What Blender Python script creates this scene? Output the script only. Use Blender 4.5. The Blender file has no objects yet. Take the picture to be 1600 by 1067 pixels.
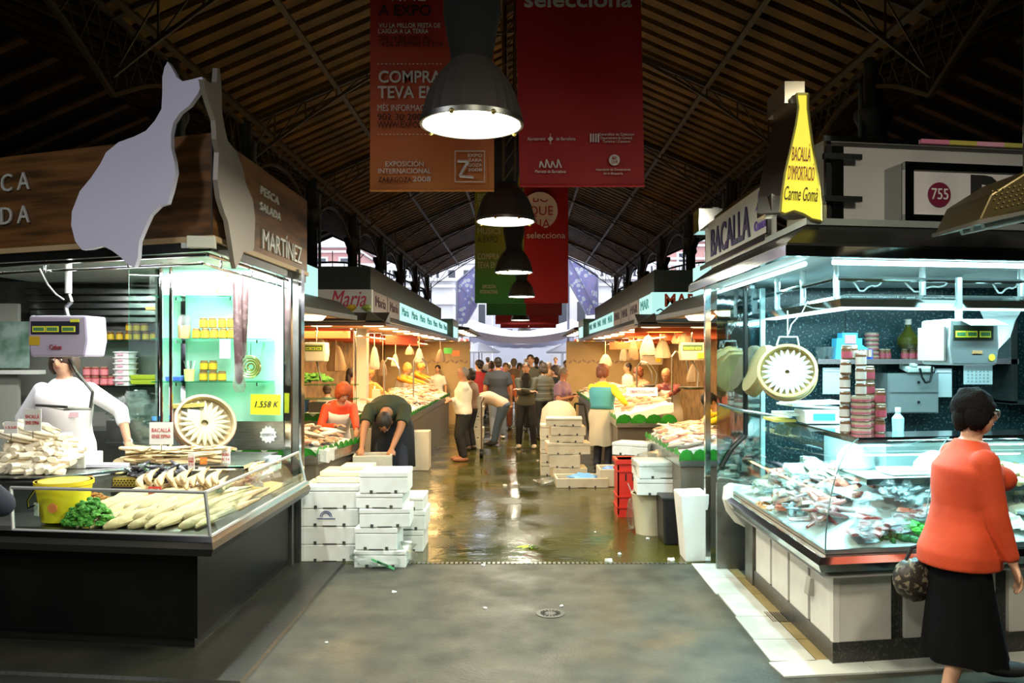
import bpy, math, random
from math import sin, cos, pi, sqrt, radians
from mathutils import Vector as V, Matrix as M, Euler, noise
R = random.Random(11)
SC = bpy.context.scene
COL = SC.collection
F = 1244.0; EYE = 1.78
def W(px, py, Y): return V(((px-815)/F*Y, Y, EYE-(py-556)/F*Y))
def S(px, py, z):
    Y = (EYE-z)*F/(py-556); return W(px, py, Y)

# ---------------------------------------------------------------- camera, world, exposure, lights
cam = bpy.data.objects.new('camera', bpy.data.cameras.new('camera')); COL.objects.link(cam)
cam.location = (0, 0, EYE); cam.rotation_euler = (pi/2, 0, 0)
cam.data.sensor_width = 36; cam.data.lens = F/1600*36
cam.data.shift_x = -15/1600; cam.data.shift_y = 22.5/1600
cam.data.clip_start = .05; cam.data.clip_end = 400
SC.camera = cam
SC.view_settings.view_transform = 'Standard'; SC.view_settings.look = 'None'
SC.view_settings.gamma = 1; SC.view_settings.exposure = 0.0
SC.view_settings.use_curve_mapping = False
wd = bpy.data.worlds.new('overcast'); SC.world = wd; wd.use_nodes = True
wd.node_tree.nodes['Background'].inputs[0].default_value = (.86, .90, 1.0, 1)
wd.node_tree.nodes['Background'].inputs[1].default_value = 2.7

def area(name, p, sx, sy, power, col, rz=0, tilt=(0, 0), disk=False, spread=pi):
    l = bpy.data.lights.new(name, 'AREA'); l.shape = 'DISK' if disk else 'RECTANGLE'
    l.size = sx; l.size_y = sy; l.energy = power; l.color = col; l.spread = spread
    o = bpy.data.objects.new(name, l); COL.objects.link(o)
    o.location = p; o.rotation_euler = (tilt[0], tilt[1], rz); return o
CYAN = (.50, .93, 1.0); COOL = (.95, 1.0, .95); WARM = (1.0, .60, .22); LAMPC = (1.0, .93, .72)
# left stall tubes (under the canopy, along the side and the front)
area('tube_light', (-2.10, 5.85, 2.46), .06, 1.55, 60, COOL)
area('tube_light', (-3.2, 5.55, 2.46), 2.0, .06, 22, COOL, rz=radians(-20))
area('tube_light', (-2.6, 6.45, 2.46), .9, .06, 44, COOL, tilt=(radians(12), 0))
area('tube_light', (-3.7, 7.0, 2.46), 1.4, .1, 60, COOL)
# right stall tubes
area('tube_light', (1.66, 5.8, 2.355), .06, 2.3, 60, CYAN)
area('tube_light', (2.9, 4.79, 2.355), 2.4, .06, 60, CYAN, rz=radians(9))
area('tube_light', (2.2, 6.0, 2.085), .05, 1.7, 46, CYAN, tilt=(0, radians(0)))
area('tube_light', (3.1, 5.32, 2.085), 1.9, .05, 56, CYAN, rz=radians(9))
area('tube_light', (3.1, 6.7, 2.40), 2.4, .12, 60, CYAN)
area('case_light', (2.10, 5.75, 1.225), .03, 1.2, 26, CYAN, tilt=(0, radians(-25)))
area('case_light', (2.95, 5.16, 1.225), 1.7, .03, 30, CYAN, rz=radians(9), tilt=(radians(-20), 0))
# warm stalls either side of the aisle
for sx in (-1, 1):
    for y in (10.9, 12.9, 14.9, 16.9, 18.9):
        area('stall_light', (sx*2.15-.08, y, 2.13), .5, 1.3, 62, WARM)
    area('stall_light', (sx*3.1, 11.1, 2.13), 1.2, .4, 40, WARM)
    for y in (24.5, 27.5, 30.5):
        area('stall_light', (sx*2.2, y, 2.4), .6, 1.6, 70, (1, .8, .55))
area('stall_light', (-2.45, 8.6, 2.13), .5, 1.3, 36, WARM)
area('stall_light', (2.0, 8.7, 2.13), .5, 1.3, 36, WARM)
LAMPS = [(-.26, 4.15, 2.99, .26), (-.145, 7.2, 3.0, .26), (-.11, 11.2, 2.96, .26), (0, 15.8, 2.96, .26), (-.04, 26.0, 2.95, .30),
         (.1, 31.0, 2.95, .3), (.13, 37.5, 2.95, .3), (.2, 48, 2.95, .32), (.25, 61, 2.95, .34)]
for i, (x, y, z, r) in enumerate(LAMPS[:7]):
    area('pendant_light', (x, y, z-.012), r*1.8, r*1.8, 95 if i < 5 else 60, LAMPC, disk=True)
area('unseen_hall_light', (-5.5, -2.0, 4.6), 1.0, 1.0, 150, LAMPC, disk=True)  # added fill behind the camera to brighten the left sign and silhouettes
area('unseen_hall_light', (.3, .3, 4.2), .5, .5, 70, LAMPC, disk=True)  # added fill above the camera for the near fronts, not a known lamp
area('unseen_hall_light', (-.3, .9, 3.0), .5, .5, 70, LAMPC, disk=True)
area('unseen_hall_light', (-4.2, 1.2, 4.6), .8, .8, 110, (.92, .93, 1.0), disk=True)  # bluish fill added to light the cod silhouette fronts, no lamp seen there
area('unseen_hall_light', (2.6, 2.2, 3.9), .5, .5, 90, LAMPC, disk=True)  # added fill out of view, in front of the right stall

# ---------------------------------------------------------------- materials
def lnk(nt, a, b): nt.links.new(a, b)
def mt(name, col, rough=.5, metal=0, n2=None, bump=None, emis=None, vary=0, spec=None, rn=None, stretch=None, sss=0, coat=0):
    m = bpy.data.materials.new(name); m.use_nodes = True; nt = m.node_tree
    b = nt.nodes['Principled BSDF']; b.inputs['Base Color'].default_value = (*col, 1)
    b.inputs['Roughness'].default_value = rough; b.inputs['Metallic'].default_value = metal
    if spec is not None: b.inputs['Specular IOR Level'].default_value = spec
    if coat: b.inputs['Coat Weight'].default_value = coat
    tc = None
    def coords():
        nonlocal tc
        if tc is None:
            t = nt.nodes.new('ShaderNodeTexCoord'); mp = nt.nodes.new('ShaderNodeMapping')
            lnk(nt, t.outputs['Object'], mp.inputs[0])
            if stretch: mp.inputs['Scale'].default_value = stretch
            tc = mp.outputs[0]
        return tc
    out = None
    if n2:
        sc, c2, lo, hi = n2
        n = nt.nodes.new('ShaderNodeTexNoise'); n.inputs['Scale'].default_value = sc; n.inputs['Detail'].default_value = 5
        lnk(nt, coords(), n.inputs['Vector'])
        r = nt.nodes.new('ShaderNodeMapRange'); r.inputs[1].default_value = lo; r.inputs[2].default_value = hi
        lnk(nt, n.outputs[0], r.inputs[0])
        x = nt.nodes.new('ShaderNodeMix'); x.data_type = 'RGBA'
        x.inputs[6].default_value = (*col, 1); x.inputs[7].default_value = (*c2, 1)
        lnk(nt, r.outputs[0], x.inputs[0]); out = x.outputs[2]
    if vary:
        oi = nt.nodes.new('ShaderNodeObjectInfo'); h = nt.nodes.new('ShaderNodeHueSaturation')
        r = nt.nodes.new('ShaderNodeMapRange'); r.inputs[3].default_value = 1-vary; r.inputs[4].default_value = 1+vary*.6
        lnk(nt, oi.outputs['Random'], r.inputs[0]); lnk(nt, r.outputs[0], h.inputs['Value'])
        if out: lnk(nt, out, h.inputs['Color'])
        else: h.inputs['Color'].default_value = (*col, 1)
        out = h.outputs[0]
    if out: lnk(nt, out, b.inputs['Base Color'])
    if rn:
        sc, r0, r1 = rn
        n = nt.nodes.new('ShaderNodeTexNoise'); n.inputs['Scale'].default_value = sc; n.inputs['Detail'].default_value = 4
        lnk(nt, coords(), n.inputs['Vector'])
        r = nt.nodes.new('ShaderNodeMapRange'); r.inputs[1].default_value = .35; r.inputs[2].default_value = .65
        r.inputs[3].default_value = r0; r.inputs[4].default_value = r1
        lnk(nt, n.outputs[0], r.inputs[0]); lnk(nt, r.outputs[0], b.inputs['Roughness'])
    if bump:
        n = nt.nodes.new('ShaderNodeTexNoise'); n.inputs['Scale'].default_value = bump[0]; n.inputs['Detail'].default_value = 4
        lnk(nt, coords(), n.inputs['Vector'])
        bp = nt.nodes.new('ShaderNodeBump'); bp.inputs['Strength'].default_value = bump[1]; bp.inputs['Distance'].default_value = bump[2] if len(bump) > 2 else .02
        lnk(nt, n.outputs[0], bp.inputs['Height']); lnk(nt, bp.outputs[0], b.inputs['Normal'])
    if emis:
        b.inputs['Emission Color'].default_value = (*emis[0], 1); b.inputs['Emission Strength'].default_value = emis[1]
    return m
def glass(name, tint=(.92, 1, .97), gloss=.05, rough=.02, bump=None, fk=.42):
    m = bpy.data.materials.new(name); m.use_nodes = True; nt = m.node_tree
    for n in list(nt.nodes):
        if n.type == 'BSDF_PRINCIPLED': nt.nodes.remove(n)
    o = [n for n in nt.nodes if n.type == 'OUTPUT_MATERIAL'][0]
    t = nt.nodes.new('ShaderNodeBsdfTransparent'); t.inputs[0].default_value = (*tint, 1)
    g = nt.nodes.new('ShaderNodeBsdfGlossy'); g.inputs['Roughness'].default_value = rough
    fr = nt.nodes.new('ShaderNodeFresnel'); fr.inputs[0].default_value = 1.45
    a = nt.nodes.new('ShaderNodeMath'); a.operation = 'MULTIPLY_ADD'; a.inputs[1].default_value = fk; a.inputs[2].default_value = gloss
    x = nt.nodes.new('ShaderNodeMixShader')
    lnk(nt, fr.outputs[0], a.inputs[0]); lnk(nt, a.outputs[0], x.inputs[0]); lnk(nt, t.outputs[0], x.inputs[1]); lnk(nt, g.outputs[0], x.inputs[2])
    if bump:
        n = nt.nodes.new('ShaderNodeTexNoise'); n.inputs['Scale'].default_value = bump[0]
        bp = nt.nodes.new('ShaderNodeBump'); bp.inputs['Strength'].default_value = bump[1]; bp.inputs['Distance'].default_value = .02
        lnk(nt, n.outputs[0], bp.inputs['Height']); lnk(nt, bp.outputs[0], g.inputs['Normal'])
    lnk(nt, x.outputs[0], o.inputs[0]); return m
_pc = {}
def P(col, rough=.6, metal=0, vary=0):
    k = (tuple(round(c, 3) for c in col), rough, metal, vary)
    if k not in _pc: _pc[k] = mt('paint_%d' % len(_pc), col, rough, metal, vary=vary)
    return _pc[k]
def E(col, s):
    k = ('e', tuple(col), s)
    if k not in _pc: _pc[k] = mt('glow_%d' % len(_pc), (.02, .02, .02), .5, emis=(col, s))
    return _pc[k]
steel = mt('brushed_steel', (.55, .57, .56), .28, 1, n2=(9, (.40, .42, .41), .4, .7), stretch=(1, 1, 9))
chrome = mt('chrome', (.78, .8, .8), .1, 1)
dsteel = mt('dull_steel', (.30, .31, .29), .38, 1, n2=(6, (.2, .2, .19), .4, .7))
blackp = mt('black_laminate', (.0025, .003, .003), .38, n2=(3, (.005, .006, .005), .4, .7), spec=.25)
blackm = mt('black_metal', (.012, .013, .012), .35, .3)
darkst = mt('dark_stone', (.03, .03, .027), .3, n2=(60, (.09, .09, .08), .52, .7))
marble = mt('white_marble', (.62, .60, .55), .32, n2=(3.5, (.50, .47, .43), .45, .75))
granite = mt('dark_granite', (.012, .03, .034), .22, n2=(48, (.16, .24, .25), .56, .72))
asphalt = mt('asphalt', (.052, .050, .034), .5, n2=(4.2, (.024, .026, .018), .40, .64), rn=(2.6, .40, .7), bump=(45, .3, .01))
wet = mt('wet_concrete', (.060, .060, .009), .2, n2=(.9, (.024, .027, .005), .4, .66), rn=(1.6, .07, .30), bump=(7, .30, .012))
kerbm = mt('dark_kerb', (.020, .020, .013), .45, n2=(2.2, (.012, .012, .01), .4, .65), bump=(30, .3, .01))
gold_tile = mt('yellow_tile', (.30, .23, .09), .4, n2=(5, (.2, .15, .06), .4, .7))
wood = mt('veneer', (.22, .095, .028), .4, n2=(3.0, (.07, .034, .011), .38, .62), stretch=(.45, .45, 5))
roofdeck = mt('roof_deck', (.012, .008, .004), .8)
plank = mt('roof_plank', (.20, .095, .010), .7, n2=(2, (.07, .035, .006), .4, .7), vary=.35)
iron = mt('painted_iron', (.020, .024, .020), .55)
ironb = mt('brown_iron', (.075, .05, .017), .55)
foam = mt('white_foam', (.74, .75, .72), .55, n2=(5, (.62, .62, .57), .5, .75), bump=(120, .15, .004))
foamd = mt('grubby_foam', (.60, .57, .47), .6, n2=(4, (.45, .41, .32), .5, .75), bump=(120, .15, .004))
notch = P((.05, .05, .045))
ice = mt('crushed_ice', (.86, .88, .86), .35, bump=(60, .6, .02))
clear = glass('clear_glass', gloss=.01, fk=.25)
bag = glass('clear_film', (.86, .9, .88), .12, .12, (25, .7))
cglass = glass('case_glass', (.93, 1.0, .99), .01, fk=.16)
mint = mt('mint_glass_panel', (.36, .66, .52), .3)
codm = mt('salt_cod', (.56, .42, .22), .6, n2=(14, (.34, .22, .10), .5, .75), vary=.2, bump=(30, .4, .01))
codw = mt('pale_cod', (.76, .68, .52), .55, n2=(12, (.56, .40, .24), .5, .75), vary=.15, bump=(30, .4, .01))
greenl = mt('parsley', (.05, .22, .02), .6, n2=(30, (.14, .38, .05), .4, .6), bump=(90, 1, .02))
leafm = mt('green_leaf', (.03, .30, .03), .4, vary=.3)
skin = mt('skin', (.55, .30, .19), .5)
skin2 = mt('tanned_skin', (.42, .19, .10), .5)

# ---------------------------------------------------------------- mesh helpers
class MB:
    def __init__(s, T=None): s.v = []; s.f = []; s.T = T
    def add(s, vs, fs):
        n = len(s.v)
        s.v += [(s.T @ V(v)) if s.T else V(v) for v in vs]
        s.f += [tuple(i+n for i in f) for f in fs]; return s
    def box(s, x0, x1, y0, y1, z0, z1):
        if x0 > x1: x0, x1 = x1, x0
        if y0 > y1: y0, y1 = y1, y0
        vs = [(x, y, z) for z in (z0, z1) for x, y in ((x0, y0), (x1, y0), (x1, y1), (x0, y1))]
        return s.add(vs, [(3, 2, 1, 0), (4, 5, 6, 7), (0, 1, 5, 4), (1, 2, 6, 5), (2, 3, 7, 6), (3, 0, 4, 7)])
    def cbox(s, c, d, rot=(0, 0, 0), top=1):
        m = M.Translation(c) @ Euler(rot).to_matrix().to_4x4(); a, b, h = d[0]/2, d[1]/2, d[2]/2
        vs = [m @ V((x*(top if z > 0 else 1), y*(top if z > 0 else 1), z)) for z in (-h, h) for x, y in ((-a, -b), (a, -b), (a, b), (-a, b))]
        return s.add(vs, [(3, 2, 1, 0), (4, 5, 6, 7), (0, 1, 5, 4), (1, 2, 6, 5), (2, 3, 7, 6), (3, 0, 4, 7)])
    def rings(s, rs, caps=True, closed=False):
        n = len(rs[0]); vs = [p for r in rs for p in r]; fs = []
        k = len(rs)
        for i in range(k if closed else k-1):
            a, b = i*n, ((i+1) % k)*n
            for j in range(n): fs.append((a+j, a+(j+1) % n, b+(j+1) % n, b+j))
        if caps and not closed:
            fs.append(tuple(range(n-1, -1, -1))); fs.append(tuple(range((k-1)*n, k*n)))
        return s.add(vs, fs)
    def cyl(s, p0, p1, r0, r1=None, n=10):
        p0, p1 = V(p0), V(p1); r1 = r0 if r1 is None else r1; d = (p1-p0).normalized()
        a = d.orthogonal().normalized(); b = d.cross(a)
        return s.rings([[p+(a*cos(2*pi*i/n)+b*sin(2*pi*i/n))*r for i in range(n)] for p, r in ((p0, r0), (p1, r1))])
    def tube(s, pts, r, n=6):
        pts = [V(p) for p in pts]
        for a, b in zip(pts, pts[1:]):
            if (b-a).length > 1e-5: s.cyl(a, b, r, r, n)
        return s
    def sph(s, c, r, n=12, m=8, rot=None, nz=0, seed=0):
        if not hasattr(r, '__len__'): r = (r, r, r)
        q = Euler(rot).to_matrix() if rot else None; c = V(c); rs = []
        for i in range(m+1):
            t = pi*i/m; t = min(max(t, .06), pi-.06); ring = []
            for j in range(n):
                u = V((sin(t)*cos(2*pi*j/n), sin(t)*sin(2*pi*j/n), -cos(t)))
                k = 1+(nz*noise.noise(u*3.1+V((seed, 0, 0))) if nz else 0)
                p = V((u.x*r[0]*k, u.y*r[1]*k, u.z*r[2]*k))
                ring.append(c+(q @ p if q else p))
            rs.append(ring)
        return s.rings(rs)
    def lathe(s, prof, c=(0, 0, 0), n=20):
        c = V(c)
        return s.rings([[c+V((r*cos(2*pi*i/n), r*sin(2*pi*i/n), z)) for i in range(n)] for r, z in prof])
    def prism(s, poly, y0, y1):
        n = len(poly)
        vs = [(x, y0, z) for x, z in poly]+[(x, y1, z) for x, z in poly]
        return s.add(vs, [tuple(range(n)), tuple(range(2*n-1, n-1, -1))]+[(i, i+n, (i+1) % n+n, (i+1) % n) for i in range(n)])
    def slab(s, poly, z0, z1):
        n = len(poly)
        vs = [(x, y, z0) for x, y in poly]+[(x, y, z1) for x, y in poly]
        return s.add(vs, [tuple(range(n-1, -1, -1)), tuple(range(n, 2*n))]+[(i, (i+1) % n, (i+1) % n+n, i+n) for i in range(n)])
    def grid(s, fn, nu, nv, th=0):
        vs = [V(fn(i/nu, j/nv)) for j in range(nv+1) for i in range(nu+1)]; w = nu+1
        fs = [(j*w+i, j*w+i+1, (j+1)*w+i+1, (j+1)*w+i) for j in range(nv) for i in range(nu)]
        if th:
            N = len(vs); vs += [v-V((0, 0, th)) for v in vs]
            fs += [tuple(reversed([k+N for k in f])) for f in fs[:]]
            b = [j for j in range(w)]+[j*w+nu for j in range(1, nv+1)]+[nv*w+i for i in range(nu-1, -1, -1)]+[j*w for j in range(nv-1, 0, -1)]
            fs += [(b[i], b[i]+N, b[(i+1) % len(b)]+N, b[(i+1) % len(b)]) for i in range(len(b))]
        return s.add(vs, fs)
    def band(s, prof, C, sgn, phi, yend, Lf):
        """profile (offset inwards, z) swept along a stall side (to y=yend) and round its corner along the front"""
        v = V((sgn*cos(phi), sin(phi), 0)); st = [[], [], []]
        for off, z in prof:
            c = V((C[0]+sgn*off, C[1]+off*(1+sin(phi))/cos(phi), z))
            st[0].append(V((c.x, yend, z))); st[1].append(c); st[2].append(c+v*Lf)
        return s.rings(st)

PM = {}
def mat4(o): return PM.get(o.name, M.Identity(4))
def mesh(name, mb, mat, smooth=False, inv=None):
    me = bpy.data.meshes.new(name)
    me.from_pydata([tuple(inv @ v) if inv else tuple(v) for v in mb.v], [], mb.f)
    if mat: me.materials.append(mat)
    if smooth:
        me.polygons.foreach_set('use_smooth', [True]*len(me.polygons))
        me.set_sharp_from_angle(angle=radians(38 if smooth is True else smooth))
    return me
def bevel(o, w, seg=2):
    b = o.modifiers.new('bevel', 'BEVEL'); b.width = w; b.segments = seg; b.limit_method = 'ANGLE'; return o
def part(name, mb, mat, parent=None, smooth=False, bev=0, label=None, kind=None, local=False):
    m = mat4(parent) if parent else M.Identity(4)
    me = mesh(name, mb, mat, smooth, None if (local or not parent) else m.inverted())
    o = bpy.data.objects.new(name, me); COL.objects.link(o)
    if parent: o.parent = parent; PM[o.name] = m
    if label: o['label'] = label
    if kind: o['kind'] = kind
    if bev: bevel(o, bev)
    return o
def tag(o, label, cat, group=None, kind=None):
    o['label'] = label; o['category'] = cat
    if group: o['group'] = group
    if kind: o['kind'] = kind
    return o
def thing(name, label, cat, loc, rz=0, group=None):
    o = bpy.data.objects.new(name, None); COL.objects.link(o); o.empty_display_size = .05
    o.location = loc; o.rotation_euler = (0, 0, rz)
    PM[o.name] = M.Translation(loc) @ M.Rotation(rz, 4, 'Z')
    return tag(o, label, cat, group)
def struct(name, mb=None, mat=None, smooth=False):
    if mb: o = part(name, mb, mat, None, smooth)
    else: o = bpy.data.objects.new(name, None); COL.objects.link(o)
    o['kind'] = 'structure'; return o
def solo(name, label, cat, mb, mat, loc=None, rot=(0, 0, 0), group=None, smooth=False, bev=0, kind=None, scale=1):
    """one-mesh thing; with loc the geometry is local, without it the origin moves to the geometry's base"""
    if loc is None:
        lo = [min(v[i] for v in mb.v) for i in range(3)]; hi = [max(v[i] for v in mb.v) for i in range(3)]
        c = V(((lo[0]+hi[0])/2, (lo[1]+hi[1])/2, lo[2])); mb.v = [v-c for v in mb.v]; loc = c
    o = part(name, mb, mat, None, smooth, bev); o.location = loc; o.rotation_euler = rot
    if scale != 1: o.scale = scale if hasattr(scale, '__len__') else (scale,)*3
    return tag(o, label, cat, group, kind)
def copyobj(o, loc, rot=(0, 0, 0), label=None, group=None, scale=None):
    def rec(s, par):
        c = s.copy(); COL.objects.link(c)
        if par: c.parent = par
        for ch in KIDS.get(s.name, []): rec(ch, c)
        return c
    c = rec(o, None); c.location = loc; c.rotation_euler = rot
    if scale is not None: c.scale = scale if hasattr(scale, '__len__') else (scale,)*3
    if label: c['label'] = label
    if group: c['group'] = group
    return c
KIDS = {}
def kids(o):
    """remember the children of a finished prototype so copies need no scene scan"""
    def rec(s):
        KIDS[s.name] = [c for c in bpy.data.objects if c.parent == s]
        for c in KIDS[s.name]: rec(c)
    rec(o); return o
FIT = []
def text(body, p, size, mat, parent, rz=0, width=None, shear=0, ext=.003, align='CENTER', space=1, name='lettering', rx=pi/2, bold=0, ry=0):
    c = bpy.data.curves.new(name, 'FONT'); c.body = body; c.size = size; c.align_x = align; c.align_y = 'CENTER'
    c.extrude = ext; c.shear = shear; c.space_character = space; c.offset = bold; c.resolution_u = 3
    c.materials.append(mat)
    o = bpy.data.objects.new(name, c); COL.objects.link(o)
    w = M.Translation(p) @ M.Rotation(rz, 4, 'Z') @ M.Rotation(rx, 4, 'X') @ M.Rotation(ry, 4, 'Z')
    if parent: o.parent = parent; o.matrix_basis = mat4(parent).inverted() @ w
    else: o.matrix_basis = w
    if width: FIT.append((o, width))
    return o
ORD = ['lowest', 'second lowest', 'third lowest', 'fourth', 'fifth', 'sixth', 'seventh']
def blob(L, Wd, T, wf, n=8, m=10, nz=.0, seed=0, bend=0):
    """flattened loft along x: wf(u) half-width factor; returns rings added to an MB"""
    b = MB(); rs = []
    for i in range(m+1):
        u = i/m; k = max(wf(u), .04); ring = []
        for j in range(n):
            a = 2*pi*j/n
            x = (u-.5)*L; y = Wd/2*k*cos(a); z = T/2*(k**.6)*sin(a)
            q = 1+nz*noise.noise(V((x*9+seed, y*12, z*12)))
            ring.append(V((x, y*q+bend*sin(pi*u), z*q+T*.5)))
        rs.append(ring)
    return b.rings(rs)

# ---------------------------------------------------------------- floors
floor = struct('floor')
part('wet_aisle_floor', MB().box(-12, 12, 6.83, 32, -.1, 0), wet, floor)
part('asphalt_floor', MB().box(-1.5, 1.46, -6, 6.80, -.1, .002), asphalt, floor)
part('side_floor', MB().box(-12, -1.5, -6, 6.83, -.1, -.002), kerbm, floor)
part('side_floor', MB().box(1.46, 12, -6, 6.83, -.1, -.002), asphalt, floor)
part('street_ground', MB().box(-40, 40, 32, 120, -.12, -.01), P((.05, .05, .05), .5), floor)
part('kerb', MB().band([(.05, -.01), (.05, .014), (-.42, .014), (-.44, -.01)], (-1.95, 4.79), -1, radians(6), 6.82, 4.5), kerbm, floor)
part('kerb', MB().slab([(-6, 4.32), (-1.62, 4.18), (-1.50, 4.28), (-1.5, 3.9), (-6, 3.9)], -.01, .012), mt('pale_kerb', (.11, .11, .085), .6, n2=(3, (.06, .06, .045), .4, .7)), floor)
cover = MB()
for i in range(72):
    x = -1.45+i*.04; cover.box(x, x+.022, 6.80, 6.86, -.01, .006)
part('drain_channel', cover, dsteel, floor)
mtile = mt('marble_floor_tile', (.60, .63, .58), .22, n2=(3, (.40, .43, .39), .45, .75), vary=.12)
ys = [4.62, 4.98, 5.42, 5.93, 6.36, 6.80]
for a, b in zip(ys, ys[1:]):
    part('floor_tile', MB().box(1.45+R.uniform(-.02, .02), 1.715, a+.004, b-.004, -.02, .010), mtile, floor, bev=.002)
for a, b in zip(ys, ys[1:]):
    part('floor_tile', MB().box(1.722, 1.80, a+.004, b-.004, -.02, .009), gold_tile, floor, bev=.002)
T9 = M.Translation((1.45, 4.40, 0)) @ M.Rotation(radians(7), 4, 'Z')
x = 0
for w in (.55, .62, .5, .6, .7):
    part('floor_tile', MB(T9).box(x+.004, x+w-.004, 0, .205, -.02, .010), mtile, floor, bev=.002); x += w
g = MB()
for i in range(7): g.cyl((.012+.016*i, 0, .012), (.012+.016*i, .2, .012), .004, n=5)
g.v = [v+V((1.665, 5.30, 0)) for v in g.v]; gg = part('floor_grate', g, dsteel, floor)
part('grate_pit', MB().box(1.665, 1.79, 5.30, 5.50, -.015, .0095), P((.01, .01, .01)), floor)
d0 = S(860, 959, 0)
dr = thing('floor_drain', 'round slotted drain cover in the grey asphalt floor', 'drain', (d0.x, d0.y, .002))
part('cover_plate', MB().cyl((0, 0, 0), (0, 0, .004), .10, n=24), P((.045, .045, .035), .4), dr, local=True)
rg = MB()
for i in range(16):
    a = 2*pi*i/16; rg.cbox((.055*cos(a), .055*sin(a), .005), (.03, .008, .004), (0, 0, a))
part('slot_ring', rg, P((.01, .01, .01)), dr, local=True)

# ---------------------------------------------------------------- hall roof, columns, walls
ZE, ZR, HW = 4.95, 6.62, 3.8
ceil = struct('ceiling')
for k in (-2, 0, 2):
    for s in (-1, 1):
        xc = k*HW; x0, x1 = xc+s*HW, xc
        part('roof_deck', MB().rings([[V((x0, y, ZE+.10)), V((x1, y, ZR+.10)), V((x1, y, ZR+.2)), V((x0, y, ZE+.2))] for y in (-6, 32.5)]), roofdeck, ceil)
sl = sqrt(HW**2+(ZR-ZE)**2); an = math.atan2(ZR-ZE, HW)
pm = mesh('roof_plank', MB().box(-sl/2, sl/2, -.085, .085, -.03, .03), plank)
pur = mesh('purlin', MB().box(-.03, .03, -19.2, 19.2, -.05, .03), ironb)
def roofpiece(me, name, xc, s, u, y, dz=0):
    o = bpy.data.objects.new(name, me); COL.objects.link(o); o.parent = ceil
    xa = xc+s*HW*(1-u); za = ZE+(ZR-ZE)*u
    o.location = (xa, y, za+.04+dz); o.rotation_euler = (0, s*an, 0); return o
for s in (-1, 1):
    for i in range(96): roofpiece(pm, 'roof_plank', 0, s, .5, 3.4+i*.30)
    for u in (.04, .33, .63, .93): roofpiece(pur, 'purlin', 0, s, u, 13, -.06)
for xc in (-2*HW, 2*HW):
    for s in (-1, 1):
        for i in range(34): roofpiece(pm, 'roof_plank', xc, s, .5, 5+i*.8)
# light rods along the roof (tie rods) and cross trusses at the columns
CY = [.4, 3.9, 7.4, 10.9, 14.4, 17.9, 21.4, 24.9, 28.4, 32]
for y in CY[1:]:
    b = MB()
    for s in (-1, 1):
        a0, a1 = V((s*HW, y, ZE-.02)), V((0, y, ZR-.05))
        b.cyl(a0, a1, .035, n=4)
        n = 9; prev = a0+V((0, 0, -.55))
        for i in range(1, n+1):
            t = i/n; top = a0.lerp(a1, t); low = V((s*HW*(1-t), y, ZE-.55+(ZR-ZE+.15)*sin(t*pi/2)))
            if t > .99: low = V((0, y, ZR-.4))
            b.cyl(prev, low, .024, n=4); b.cyl(low, top, .013, n=4); b.cyl(prev, top, .011, n=4); prev = low
    part('roof_truss', b, iron if y > 31 else ironb, ceil)
col_mb = MB().cyl((0, 0, 0), (0, 0, 4.3), .13, .105, 14)
col_mb.lathe([(.2, 0), (.2, .25), (.15, .3)], n=12).lathe([(.11, 4.05), (.15, 4.12), (.13, 4.2), (.2, 4.36), (.2, 4.42)], n=12).cyl((0, 0, 4.3), (0, 0, 4.98), .1, n=10)
colme = mesh('column', col_mb, iron, True)
rodme = mesh('drain_pipe', MB().cyl((0, 0, 2.9), (0, 0, 4.7), .028, n=8), P((.22, .27, .25), .35, .6))
gm = MB()
nseg = 12
for i in range(nseg):
    t0, t1 = i/nseg, (i+1)/nseg
    def arc(t): return V((0, t*3.5, 4.2+.55*sin(pi*t)))
    gm.cyl(arc(t0), arc(t1), .03, n=4); gm.cyl((0, t0*3.5, 4.95), (0, t1*3.5, 4.95), .035, n=4)
    gm.cyl(arc(t0), (0, t1*3.5, 4.95), .010, n=4); gm.cyl((0, t0*3.5, 4.95), arc(t1), .010, n=4)
gme = mesh('arched_girder', gm, ironb)
for s in (-1, 1):
    for y in [8.6]+CY[3:]:
        o = bpy.data.objects.new('column', colme); COL.objects.link(o); o.location = (s*HW, y, 0); o['kind'] = 'structure'
        r = bpy.data.objects.new('drain_pipe', rodme); COL.objects.link(r); r.parent = o; r.location = (-s*.16, -.05, 0)
    for y in CY[:-1]:
        o = bpy.data.objects.new('arched_girder', gme); COL.objects.link(o); o.location = (s*HW, y, 0); o.parent = ceil
# side nave end gables: tracery of bars and arcs
for s in (-1, 1):
    b = MB(); xc = s*2*HW
    b.tube([(xc-HW, 32, ZE), (xc, 32, ZR), (xc+HW, 32, ZE)], .08, 4)
    b.tube([(xc-HW+7.6*i/16, 32, 4.4+1.15*sin(pi*i/16)) for i in range(17)], .05, 4)
    b.cyl((xc-HW, 32, 4.4), (xc+HW, 32, 4.4), .05, n=4)
    for i in range(1, 16):
        x = xc-HW+7.6*i/16; b.cyl((x, 32, 3.2), (x, 32, 4.4+1.15*sin(pi*i/16)), .018, n=4)
    for i in range(1, 8): a = pi*i/8; b.cyl((xc, 32, 4.4), (xc+3.3*cos(a), 32, 4.4+1.6*sin(a)), .02, n=4)
    part('end_tracery', b, iron, ceil)
darkw = mt('dark_wall', (.020, .018, .014), .8)
struct('wall_left', MB().box(-11.5, -11.4, -6, 32, 0, 5.2), darkw)
struct('wall_right', MB().box(11.4, 11.5, -6, 32, 0, 5.2), darkw)
struct('wall_rear', MB().box(-11.5, 11.5, -6.1, -6, 0, 6.9), darkw)
for s, n in ((-1, 'wall_far_left'), (1, 'wall_far_right')):
    struct(n, MB().box(s*3.95, s*11.4, 31.9, 32.1, 0, 3.1), darkw)

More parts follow.
